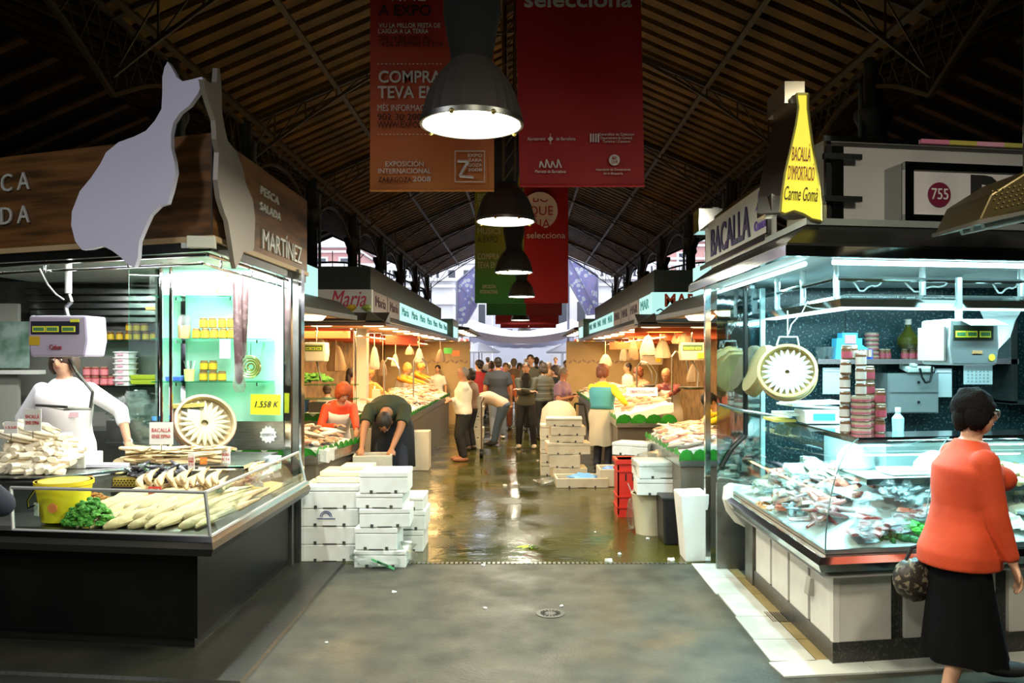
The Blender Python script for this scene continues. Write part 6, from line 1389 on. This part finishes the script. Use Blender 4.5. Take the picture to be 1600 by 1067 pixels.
# ================================================================ PEOPLE
def ik(a, b, l1, l2, hint):
    a, b = V(a), V(b); d = b-a; L = max(min(d.length, (l1+l2)*.998), abs(l1-l2)*1.02+.001); dn = d.normalized(); b = a+dn*L
    t = (l1*l1-l2*l2+L*L)/(2*L); h = sqrt(max(l1*l1-t*t, 0)); hp = V(hint)-dn*V(hint).dot(dn)
    if hp.length < 1e-4: hp = dn.orthogonal()
    return a+dn*t+hp.normalized()*h, b
def loftsec(mb, secs, off=0, n=36, front=0):
    rs = []
    for i, (p, w, d) in enumerate(secs):
        a = secs[max(0, i-1)][0]; b = secs[min(len(secs)-1, i+1)][0]; dr = (b-a).normalized(); rt = V((1, 0, 0)); fw = dr.cross(rt).normalized()
        rs.append([p+rt*cos(2*pi*j/n)*(w+off)+fw*sin(2*pi*j/n)*(d+off) for j in range(n)])
    return mb.rings(rs)
def limb(mb, pts, n=18):
    """tapered chain of (point, radius) with rounded joints"""
    for (a, ra), (b, rb_) in zip(pts, pts[1:]): mb.cyl(a, b, ra, rb_, n)
    for p, r in pts[1:-1]: mb.sph(p, r, n, 10)
    return mb
def hand(mb, w, d, side, s, curl=.5, up=V((0, 0, 1))):
    d = d.normalized(); n = up-d*up.dot(d)
    if n.length < .1: n = V((0, 1, 0))-d*V((0, 1, 0)).dot(d)
    n.normalize(); x = d.cross(n)*side
    loft = []
    for u, ww, tt in ((-.05, .026, .020), (.2, .036, .018), (.55, .043, .016), (.62, .040, .013)):
        p = w+d*u*.15*s; loft.append([p+x*cos(2*pi*j/10)*ww*s+n*sin(2*pi*j/10)*tt*s for j in range(10)])
    mb.rings(loft)
    for k, ln in enumerate((.070, .080, .075, .058)):
        o = w+d*.085*s+x*(.032-.0215*k)*s; l = ln*s*.5
        m1 = o+(d*cos(curl*.5)-n*sin(curl*.5))*l; m2 = m1+(d*cos(curl*1.5)-n*sin(curl*1.5))*l
        mb.cyl(o, m1, .0095*s, .0088*s, 7); mb.cyl(m1, m2, .0088*s, .007*s, 7); mb.sph(m1, .0088*s, 7, 5); mb.sph(m2, .007*s, 7, 5)
    o = w+d*.03*s+x*.03*s; m1 = o+(d*.6+x*.7-n*.3).normalized()*.036*s; m2 = m1+(d*.95+x*.15-n*.35).normalized()*.030*s
    mb.cyl(o, m1, .012*s, .010*s, 7); mb.cyl(m1, m2, .010*s, .008*s, 7); mb.sph(m1, .010*s, 7, 5); mb.sph(m2, .008*s, 7, 5)
def remesh(o, vox, sm=4):
    r = o.modifiers.new('remesh', 'REMESH'); r.mode = 'VOXEL'; r.voxel_size = vox; r.use_smooth_shade = True
    s = o.modifiers.new('smooth', 'SMOOTH'); s.factor = .5; s.iterations = sm
def person(label, pos, heading, H=1.68, lean=0, girth=1.0, vox=.014, pitch=0, yaw=0, hands=(None, None), feet=((.09, .0), (-.09, .0)), crouch=0,
           top=None, sleeve='long', bottom=None, skirt=None, apron=None, hair=None, style='short', shoes=None, sk=None, bust=0, belly=0, vest=None, extra=None, group=None, legs=True, hint_arm=None, curve=(.75, .35), hang=0, longtop=0):
    sk = sk or skin; hair = hair or P((.03, .02, .015), .6); shoes = shoes or P((.03, .025, .02), .5)
    rz = radians(heading); t = thing('person', label, 'person', pos, rz, group); IM = mat4(t).inverted(); L = radians(lean); g = girth
    Pz = .505*H-crouch; P0 = V((0, -.13*H*sin(L), Pz)); def_ = []
    def spine(u):   # u in units of H from pelvis
        if u <= 0: return V((0, sin(L*.4)*u*H, cos(L*.4)*u*H))
        p = V((0, 0, 0)); n_ = 8
        for i in range(n_):
            a = L*(curve[0]+curve[1]*min(1, (i+.5)/n_*u/.30)); p += V((0, sin(a), cos(a)))*(u*H/n_)
        return p
    tors = [(-.045, .085, .055), (-.02, .100, .068), (.02, .098, .066), (.07, .086, .060), (.11, .083, .058), (.17, .092, .064), (.23, .101, .066), (.275, .098, .052), (.30, .065, .042), (.325, .036, .036)]
    S_ = [(P0+spine(u), w*H*(g if u < .25 else (1+g)/2), d*H*(g*1.05 if .0 < u < .25 else (1+g)/2)) for u, w, d in tors]
    neck = P0+spine(.315); au = L*(curve[0]+curve[1])*.85+radians(hang); nd = V((0, sin(au), cos(au)))
    hc = neck+nd*.095*H+V((0, .008*H, 0)); HR = M.Rotation(radians(yaw), 4, 'Z') @ M.Rotation(-(L*.55+radians(hang*.7+pitch)), 4, 'X')
    if hands is None: hands = (None, None)
    sh = P0+spine(.275); J = {}
    arms = []
    for s, hd in ((1, hands[0]), (-1, hands[1])):
        a = sh+V((s*.099*H*(1+g)/2, 0, 0))-nd*.008*H
        if hd is None: b = a+V((s*.045*H, .03*H+.10*sin(L), -.31*H))
        else: b = IM @ V(hd)
        hint = V((s*.55, -.6, -.35)) if hint_arm is None else V((s*hint_arm[0], hint_arm[1], hint_arm[2]))
        e, w = ik(a, b, .165*H, .155*H, hint); arms.append((s, a, e, w))
    lg = []
    for s, f in ((1, feet[0]), (-1, feet[1])):
        h_ = P0+V((s*.052*H*g**.5, 0, -.02*H)); an_ = V((f[0], f[1], .045*H+(f[2] if len(f) > 2 else 0)))
        k, an_ = ik(h_, an_, .225*H, .225*H, V((s*.05, 1, 0))); lg.append((s, h_, k, an_))
    # body
    b = MB(); loftsec(b, S_)
    limb(b, [(neck-nd*.02*H, .034*H), (neck+nd*.07*H, .030*H)], 12)
    hT = M.Translation(hc) @ HR
    def hp(x, y, z): return hT @ V((x*H, y*H, z*H))
    hb = MB(hT); hb.sph((0, -.004*H, .012*H), (.044*H, .055*H, .055*H), 18, 12); hb.sph((0, .012*H, -.022*H), (.034*H, .038*H, .046*H), 14, 10)
    hb.sph((0, .052*H, -.008*H), (.008*H, .013*H, .015*H), 8, 6); hb.cyl((0, .045*H, .012*H), (0, .055*H, -.010*H), .005*H, .008*H, 7)
    for s in (-1, 1): hb.sph((s*.045*H, -.004*H, -.004*H), (.006*H, .012*H, .018*H), 8, 6)
    b.v += []; n0 = len(b.v); b.v += hb.v; b.f += [tuple(i+n0 for i in f) for f in hb.f]
    for s, a, e, w in arms:
        limb(b, [(a, .033*H*g**.5), (e, .023*H*g**.4), (w, .0155*H)]); b.sph(a, .034*H*g**.5, 10, 7); hand(b, w, (w-e), s, H/1.7, .6)
    if legs:
        for s, h_, k, an_ in lg:
            limb(b, [(h_, .052*H*g**.5), (k, .033*H), (k.lerp(an_, .3), .032*H), (an_, .019*H)]); b.sph(an_+V((0, .035*H, -.022*H)), (.026*H, .075*H, .020*H), 10, 7)
    o = part('body', b, sk, t, local=True, smooth=True); remesh(o, vox*.75 if vox < .012 else vox, 3)
    # face
    if vox < .03:
        ew = MB(hT)
        for s in (-1, 1): ew.sph((s*.017*H, .0475*H, .006*H), (.0075*H, .004*H, .0045*H), 8, 6)
        part('eye', ew, P((.6, .58, .55), .3), t, True, local=True)
        pu = MB(hT)
        for s in (-1, 1): pu.sph((s*.017*H, .0508*H, .006*H), (.0036*H, .002*H, .0038*H), 8, 6); pu.cbox((s*.017*H, .0505*H, .017*H), (.02*H, .004*H, .0035*H), (0, s*.12, 0))
        part('iris_and_brow', pu, P((.03, .015, .01), .4), t, local=True)
        part('mouth', MB(hT).sph((0, .047*H, -.030*H), (.013*H, .006*H, .0045*H), 10, 6), P((.38, .10, .08), .4), t, True, local=True)
    # clothes
    if top:
        c = MB(); loftsec(c, ([(P0+V((0, 0, -longtop*H)), .102*H*g, .088*H*g), (P0+V((0, 0, -longtop*.4*H)), .104*H*g, .086*H*g)] if longtop else S_[1:2])+S_[2:10], .012)
        for s, a, e, w in arms:
            c.sph(a, .038*H*g**.3, 16, 10)
            if sleeve == 'long': limb(c, [(a, .037*H*g**.4), (e, .031*H*g**.4), (w-(w-e)*.06, .023*H)])
            elif sleeve == 'elbow': limb(c, [(a, .037*H*g**.4), (e, .031*H*g**.4), (e.lerp(w, .45), .028*H)])
            elif sleeve == 'short': limb(c, [(a, .038*H*g**.4), (a.lerp(e, .75), .038*H*g**.5)])
        if bust:
            q_ = P0+spine(.215)
            for s in (-1, 1): c.sph(q_+V((s*.045*H, cos(L)*.055*H*g, -sin(L)*.055*H*g)), (.045*H, .042*H*bust, .045*H), 12, 8)
        if belly: c.sph(P0+spine(.08)+V((0, .03*H, 0)), (.09*H*g, .07*H*belly*g, .09*H), 14, 10)
        remesh(part('top', c, top, t, local=True), vox, 7)
    if bottom:
        c = MB(); loftsec(c, S_[0:5], .010)
        for s, h_, k, an_ in lg: limb(c, [(h_, .060*H*g**.5), (k, .043*H), (an_+V((0, 0, .0)), .036*H)])
        remesh(part('trousers', c, bottom, t, local=True), vox, 6)
    if skirt:
        m_, zb, wf = skirt; rs = []
        q0 = (S_[1][0]-V((0, 0, .02)), S_[1][1]*.93, S_[1][2]*.93) if longtop else S_[3]; N = 40
        for i in range(8):
            u = i/7; p = V((0, q0[0].y*(1-u)+0*u, q0[0].z*(1-u)+zb*u)); w = (q0[1]+(0 if longtop else .02))*(1-u)+wf*u; d = (q0[2]+(0 if longtop else .02))*(1-u)+wf*.85*u
            if 0 < i < 3: w = max(w, S_[1][1]+(.0 if longtop else .03)); d = max(d, S_[1][2]+(.0 if longtop else .03))
            rs.append([p+V((cos(2*pi*j/N)*w*(1+.035*u*sin(j*1.6)), sin(2*pi*j/N)*d*(1+.035*u*sin(j*1.6)), .01*sin(j*.9)*u)) for j in range(N)])
        part('skirt', MB().rings(rs), m_, t, 60, local=True)
    if apron or vest:
        def sheet(nm, m_, secs, a0, a1, off, drop=None, dropw=.16):
            rs = []; N = 14
            for i, (p, w, d) in enumerate(secs):
                a = secs[max(0, i-1)][0]; b_ = secs[min(len(secs)-1, i+1)][0]; dr = (b_-a).normalized(); fw = dr.cross(V((1, 0, 0))).normalized()
                rs.append([p+V((1, 0, 0))*cos(a0+(a1-a0)*j/N)*(w+off)+fw*sin(a0+(a1-a0)*j/N)*(d+off+(bust*.03 if .3 < i/len(secs) else 0)) for j in range(N+1)])
            if drop is not None:
                p = V((0, secs[0][0].y, drop)); rs.insert(0, [p+V((cos(a0+(a1-a0)*j/N)*dropw*1.15, sin(a0+(a1-a0)*j/N)*dropw*.9+.02*sin(j*1.9), 0)) for j in range(N+1)])
            b_ = MB(); k = N+1; b_.add([q for r in rs for q in r], [(i*k+j, i*k+j+1, (i+1)*k+j+1, (i+1)*k+j) for i in range(len(rs)-1) for j in range(N)])
            o_ = part(nm, b_, m_, t, 60, local=True); so_ = o_.modifiers.new('solid', 'SOLIDIFY'); so_.thickness = .006
        if apron: sheet('apron', apron[0], S_[2:8], .1, pi-.1, .03, apron[1], .19*g)
        if vest: sheet('vest', vest, S_[3:8], 0, 2*pi, .028)
    for s, h_, k, an_ in lg:
        if legs:
            c = MB(); c.sph(an_+V((0, .04*H, -.022*H)), (.031*H, .085*H, .026*H), 12, 8); part('shoe', c, shoes, t, True, local=True)
    # hair
    h = MB(hT)
    if style == 'bald': h.sph((0, -.016*H, .012*H), (.0478*H, .055*H, .054*H), 18, 12, nz=.05)
    elif style == 'curly':
        h.sph((0, -.014*H, .022*H), (.060*H, .064*H, .062*H), 28, 20, nz=.14)
        for s in (-1, 1): h.sph((s*.040*H, -.014*H, -.004*H), (.022*H, .040*H, .045*H), 12, 8, nz=.3)
        h.sph((0, -.044*H, -.012*H), (.044*H, .030*H, .045*H), 12, 8, nz=.3)
    elif style == 'bob':
        h.sph((0, -.010*H, .020*H), (.055*H, .062*H, .058*H), 20, 14, nz=.10)
        for s in (-1, 1): h.sph((s*.046*H, -.012*H, -.018*H), (.016*H, .040*H, .052*H), 12, 8, nz=.1)
        h.sph((0, -.042*H, -.022*H), (.046*H, .028*H, .052*H), 12, 8, nz=.1)
    elif style == 'long':
        h.sph((0, -.010*H, .018*H), (.052*H, .060*H, .056*H), 20, 14, nz=.08); h.sph((0, -.050*H, -.06*H), (.045*H, .024*H, .10*H), 14, 10, nz=.12)
    else:
        h.sph((0, -.012*H, .018*H), (.0495*H, .058*H, .054*H), 20, 14, nz=.08); h.sph((0, -.036*H, -.016*H), (.038*H, .026*H, .038*H), 12, 8, nz=.08)
    part('hair', h, hair, t, 60, local=True)
    if extra: extra(t, hT, H, arms, S_)
    return t
def cols_(r, g_, b_, ro=.75): return P((r, g_, b_), ro)
whitec = P((.72, .72, .72), .8); jeans = P((.10, .14, .20), .8); blackc = P((.012, .012, .014), .75); navyc = P((.018, .024, .045), .8)
redk = mt('red_knit', (.62, .062, .012), .75, n2=(5, (.50, .045, .010), .4, .7), bump=(160, .25, .004)); blks = mt('black_skirt_cloth', (.004, .004, .005), .95, spec=.1, bump=(20, .3, .01))
def xs1(t, hT, H, arms, S_):
    part('bracelet', MB().rings([[arms[1][3]+V((cos(2*pi*j/14)*(.026+a), z, sin(2*pi*j/14)*(.026+a))) for j in range(14)] for a, z in ((0, -.008), (.006, -.008), (.006, .008), (0, .008))], closed=True), whitec, t, True, local=True)
    part('apron_print', MB().cbox((0, .155, 1.23), (.22, .004, .05)).cbox((-.02, .165, 1.12), (.3, .004, .04)), P((.75, .50, .55)), t, local=True)
person('stall woman in a white top behind the left counter, face half behind the scale', V((X(105, 6.12), 6.12, .22)), 182, 1.68, lean=7, girth=1.14, vox=.010, hands=(W(50, 705, 6.1), W(200, 690, 6.05)), top=P((.78, .77, .82), .7), sleeve='elbow',
       bottom=P((.62, .58, .50), .8), apron=(P((.80, .74, .76), .8), .70), hair=P((.05, .025, .015)), style='bob', bust=1.0, extra=xs1, pitch=5, hint_arm=(.9, -.2, -.3))
def xs2(t, hT, H, arms, S_):
    gl = MB(hT)
    for s in (-1, 1):
        gl.tube([(s*.018*H+.015*H*cos(a), .056*H, .006*H+.012*H*sin(a)) for a in [k*pi/6 for k in range(13)]], .0022, 5).cyl((s*.033*H, .055*H, .010*H), (s*.046*H, -.002*H, .010*H), .002, n=5)
    part('glasses_frame', gl, P((.45, .42, .38), .3, .8), t, local=True)
    ln = MB(hT)
    for s in (-1, 1): ln.cyl((s*.018*H, .056*H, .006*H), (s*.018*H, .0575*H, .006*H), .015*H, n=14)
    part('lens', ln, glass('spectacle_lens', gloss=.12), t, local=True)
    part('earring', MB(hT).tube([(.0505*H+.0*k, -.004*H+.006*H*cos(k), -.030*H+.007*H*sin(k)) for k in [i*pi/5 for i in range(11)]], .0018, 5), P((.8, .6, .2), .2, 1), t, local=True)
person('woman in an orange-red sweater and black skirt walking past the right stall', V((X(1508, 4.15), 4.16, .0)), -96, 1.62, lean=7, girth=1.30, vox=.010, yaw=-4, longtop=.075, hands=(W(1592, 912, 3.95), V((2.42, 4.42, .74))), feet=((.13, -.14), (-.20, .26)),
       top=redk, skirt=(blks, .22, .235), hair=mt('dark_hair', (.007, .006, .006), .9, spec=.15, bump=(90, .6, .01)), style='curly', bust=1.5, belly=.8, shoes=blackc, extra=xs2, hint_arm=(.1, -1, -.3))
q = W(1430, 905, 4.30); t = thing('handbag', 'dark patterned handbag hanging behind the woman in red', 'bag', q)
bagm = mt('patterned_leather', (.03, .022, .018), .4, n2=(38, (.22, .18, .12), .52, .6))
part('body', MB().sph(q, (.12, .08, .115), 16, 10, nz=.15), bagm, t, 60); part('strap', MB().tube([q+V((-.06, 0, .08)), q+V((-.02, .0, .17)), q+V((.10, .02, .20)), q+V((.16, .02, .16))], .010, 6), blackc, t)
person('person in a dark blue jacket cut off by the left edge of the picture', V((-2.56, 3.25, 0)), 5, 1.76, girth=1.1, vox=.014, hands=(V((-2.45, 3.47, 1.20)), None), top=navyc, bottom=blackc, hint_arm=(1, -.3, -.4))
def xlace(t, hT, H, arms, S_): pass
person('red-haired woman in orange-red top and white apron bending over the left tray', V((X(528, 9.9), 9.85, 0)), -150, 1.58, lean=38, girth=1.1, hands=(V((-2.20, 9.45, .95)), V((-1.95, 9.40, .90))), top=P((.75, .07, .02), .7), sleeve='long', bottom=navyc,
       apron=(P((.80, .74, .70), .8), .55), vest=P((.78, .70, .68), .8), hair=P((.40, .08, .02), .7), style='curly', pitch=12, bust=1)
person('man in a dark green t-shirt bending down over a foam box', V((X(608, 9.35), 9.42, 0)), 180, 1.82, lean=76, girth=1.28, vox=.012, curve=(.25, 1.15), hang=42, pitch=10, hands=(V((-1.78, 8.78, .69)), V((-1.46, 8.80, .68))), top=P((.030, .042, .022), .8), sleeve='short', bottom=navyc,
       hair=P((.02, .015, .012)), sk=skin2, feet=((.16, .02), (-.16, .02)), hint_arm=(1, .1, .2), apron=(P((.02, .026, .04), .8), .45))
def xhold(t, hT, H, arms, S_): part('paper', MB().cbox((arms[0][3]+arms[1][3])/2+V((0, .05, .02)), (.12, .06, .05)), P((.6, .45, .3)), t, local=True)
person('grey-haired man in a white shirt and black trousers standing at the left counter', V((X(724, 13.5), 13.5, 0)), 105, 1.62, girth=1.24, pitch=6, hands=(W(704, 626, 13.3), W(705, 624, 13.6)), top=P((.74, .70, .58), .7), bottom=blackc, hair=P((.22, .20, .17)), style='bald', shoes=P((.30, .11, .05)), sk=skin2, belly=.9, extra=xhold)
person('person in a cream top and jeans bending behind the man in the white shirt', V((X(772, 15.8), 15.8, 0)), 80, 1.60, lean=75, girth=1.1, hands=(W(748, 665, 15.5), W(745, 668, 15.9)), top=P((.62, .44, .30), .8), sleeve='short', bottom=jeans, hair=P((.08, .05, .03)))
person('man in a dark t-shirt and jeans seen from behind in the aisle', V((X(778, 17), 17, 0)), 5, 1.78, girth=1.28, top=P((.035, .040, .050), .8), sleeve='short', bottom=P((.16, .19, .24), .8), hair=P((.015, .012, .012)), sk=skin2, feet=((.12, .12), (-.11, -.15)), shoes=whitec)
def xscarf(t, hT, H, arms, S_): part('scarf', MB().sph((0, .07, 1.36), (.09, .07, .10), 12, 8, nz=.2).cbox((0, .13, 1.22), (.11, .04, .28)), blackc, t, 60, local=True)
person('person in an olive jacket with arms crossed and a black scarf facing the camera', V((X(822, 15.4), 15.4, 0)), 176, 1.68, girth=1.02, hands=(V((X(822, 15.4)+.10, 15.12, 1.10)), V((X(822, 15.4)-.12, 15.10, 1.14))), top=P((.07, .07, .045), .8), bottom=blackc, hair=P((.05, .03, .02)), shoes=P((.6, .55, .48)), extra=xscarf, hint_arm=(1, -.1, -.6), feet=((.14, 0), (-.16, .03)))
person('woman in a purple shirt looking down at her hands before the right counter', V((X(877, 14.4), 14.4, 0)), -125, 1.60, girth=1.1, lean=6, pitch=28, hands=(W(893, 620, 14.15), W(897, 617, 14.35)), top=P((.25, .15, .24), .8), sleeve='short', bottom=navyc, hair=P((.20, .15, .12)), bust=1, sk=skin2)
person('woman in yellow sleeves, teal vest and cream apron at the right counter, from behind', V((1.25, 12.35, 0)), -28, 1.66, girth=1.16, lean=4, vox=.012, pitch=12, yaw=-15, hands=(V((1.62, 12.25, 1.02)), V((1.35, 12.85, 1.02))), top=P((.80, .62, .02), .7), bottom=P((.03, .03, .05), .6), skirt=(mt('cream_apron', (.58, .50, .36), .8), .40, .22), vest=P((.07, .32, .38), .8), hair=P((.16, .045, .02)), style='curly', shoes=blackc)
person('dark-haired person in brown close behind the man in the white shirt', V((X(735, 15.0), 15.1, 0)), 60, 1.56, top=P((.20, .12, .08), .8), bottom=blackc, hair=P((.015, .012, .012)), style='bob', vox=.018)
person('man in a dark red shirt seen from behind near the left counter', V((X(748, 18.3), 18.3, 0)), 40, 1.72, top=P((.38, .02, .025), .8), bottom=jeans, hair=P((.015, .012, .012)), vox=.018)
person('tall man with dark hair right behind the person with crossed arms', V((X(829, 18.6), 18.8, 0)), 170, 1.84, top=P((.10, .10, .07), .8), bottom=blackc, vox=.018)
person('person in a dark striped jacket with a shoulder bag in the aisle', V((X(849, 17.0), 17, 0)), 20, 1.66, top=mt('striped_jacket', (.05, .055, .045), .8, n2=(3, (.14, .14, .12), .45, .6), stretch=(.3, .3, 9)), bottom=blackc, hair=P((.06, .04, .03)), style='bob', vox=.018, feet=((.12, .1), (-.1, -.1)))
person('dark-haired woman in black facing left near the purple-shirted woman', V((X(867, 18.2), 18.2, 0)), 120, 1.58, top=blackc, bottom=blackc, hair=P((.03, .02, .02)), style='bob', vox=.018)
person('person in a brown jacket seen from behind in the middle of the crowd', V((X(803, 21), 21, 0)), 0, 1.74, girth=1.15, top=P((.20, .13, .08), .8), bottom=P((.12, .10, .08)), hair=P((.18, .15, .12)), vox=.02)
person('person in an orange-red top beyond the man in the dark t-shirt', V((X(790, 19.4), 19.4, 0)), 185, 1.64, top=P((.50, .12, .04), .8), bottom=P((.2, .06, .03)), hair=P((.10, .05, .03)), vox=.02)
# sellers behind the counters
wa = P((.80, .74, .66), .8)
person('blond seller in orange with a white vest at the left counter, nearer one', V((-2.72, 18.0, .05)), -120, 1.62, lean=22, pitch=20, hands=(V((-2.2, 17.5, 1.15)), V((-2.1, 17.8, 1.15))), top=P((.85, .38, .03), .7), bottom=navyc, vest=wa, hair=P((.70, .42, .12)), style='curly', vox=.018)
person('blond seller reaching over the ice with an orange sleeve', V((-2.66, 19.6, .08)), -100, 1.66, lean=28, pitch=14, hands=(V((-2.0, 18.7, 1.15)), V((-1.95, 19.0, 1.18))), top=P((.85, .30, .03), .7), bottom=navyc, vest=wa, hair=P((.75, .50, .15)), style='curly', vox=.018)
person('seller boy in a white t-shirt at the far end of the left counter', V((X(684, 20.3), 20.3, .05)), 170, 1.52, top=whitec, sleeve='short', bottom=navyc, hair=P((.03, .02, .015)), vox=.018)
person('seller in orange beside the pale pillar of the left stall', V((X(572, 13.9), 13.9, .08)), -140, 1.55, lean=15, pitch=15, hands=(V((-2.45, 13.3, 1.12)), V((-2.3, 13.6, 1.12))), top=P((.80, .28, .05), .7), bottom=navyc, vest=wa, hair=P((.55, .30, .08)), style='curly', vox=.018)
person('seller with a dark scarf and orange top left of the pale pillar', V((X(552, 13.0), 12.9, .05)), -60, 1.56, top=P((.70, .16, .05), .7), bottom=navyc, hair=P((.03, .02, .02)), style='long', vox=.018)
person('seller in a grey top with his back to the counter near the left scale', V((X(506, 12.6), 12.9, -.05)), 20, 1.45, lean=30, top=P((.42, .42, .38), .8), bottom=navyc, hair=P((.06, .04, .03)), vox=.018)
person('man in a maroon patterned shirt leaning over the right counter', V((2.45, 13.1, .06)), 150, 1.62, lean=30, pitch=8, hands=(V((1.95, 12.4, 1.15)), V((2.2, 12.35, 1.12))), top=mt('maroon_shirt', (.20, .04, .06), .8, n2=(30, (.35, .18, .16), .5, .62)), bottom=navyc, apron=(wa, .6), hair=P((.25, .18, .12)), style='bald', sk=skin2, vox=.016)
person('seller with light top bending behind the right counter', V((2.42, 15.6, .05)), 120, 1.58, lean=25, hands=(V((1.95, 15.2, 1.12)), V((1.95, 15.5, 1.12))), top=P((.55, .30, .20), .8), bottom=navyc, apron=(wa, .6), hair=P((.20, .06, .03)), style='curly', vox=.018)
person('seller in white far along the right counter', V((2.40, 18.0, .05)), 110, 1.6, top=whitec, bottom=navyc, hair=P((.03, .02, .02)), vox=.018)
person('person in yellow with long black hair bending over the low right tray', V((2.52, 9.65, 0)), 115, 1.56, lean=48, pitch=25, hands=(V((2.02, 9.0, 1.02)), V((2.1, 9.1, 1.0))), top=P((.85, .62, .02), .7), bottom=navyc, hair=P((.01, .01, .012)), style='long', vox=.014)
pal = [(.10, .10, .12), (.35, .08, .06), (.15, .12, .10), (.45, .40, .36), (.08, .10, .16), (.40, .20, .08), (.25, .22, .2), (.5, .12, .2), (.05, .05, .05), (.2, .24, .3)]
far = [(752, 23, 'pink and dark'), (768, 24.5, 'dark red'), (795, 26, 'grey'), (812, 24.8, 'brown'), (838, 23.2, 'dark'), (858, 26.5, 'black'), (884, 24.5, 'dark'), (780, 29, 'navy'), (822, 30, 'orange-brown'), (846, 30.5, 'grey'), (868, 31, 'rose'), (893, 29, 'dark'), (762, 31.5, 'white'), (803, 33.5, 'black')]
cnames = ['charcoal', 'dark red', 'brown-black', 'pale beige', 'navy', 'rust orange', 'grey-brown', 'pink-red', 'black', 'grey-blue']
for i, (px, Y, c) in enumerate(far):
    person('distant walker in a %s top, %s in the far crowd' % (cnames[i % 10], ['at its left edge', 'left of the middle', 'near the middle', 'in the middle', 'right of the middle', 'towards the right', 'at its right edge', 'farther back on the left', 'farther back in the middle', 'farther back right of the middle', 'farther back on the right', 'farthest right', 'farthest left', 'farthest of all'][i]),
           V((X(px, Y), Y, 0)), R.choice((0, 10, 180, 170, 20, -15)), R.uniform(1.58, 1.78), top=P(pal[i % 10], .8), bottom=P((.04, .04, .05), .8), hair=P(((.03, .02, .02), (.12, .07, .04), (.3, .25, .2))[i % 3]), style=('short', 'bob')[i % 2], vox=.03, feet=((.1, .1), (-.1, -.1)))

bpy.context.view_layer.update()
for o, w in FIT:
    d = o.dimensions.x/(o.matrix_basis.to_scale().x or 1)
    if d > 1e-4: o.matrix_basis = o.matrix_basis @ M.Scale(w/d, 4, (1, 0, 0))

bpy.context.view_layer.update()
dg = bpy.context.evaluated_depsgraph_get()
for o in [o for o in bpy.data.objects if o.type == 'FONT']:
    me = bpy.data.meshes.new_from_object(o.evaluated_get(dg)); n = bpy.data.objects.new('lettering', me); COL.objects.link(n)
    n.parent = o.parent; n.matrix_basis = o.matrix_basis.copy(); bpy.data.objects.remove(o, do_unlink=True)
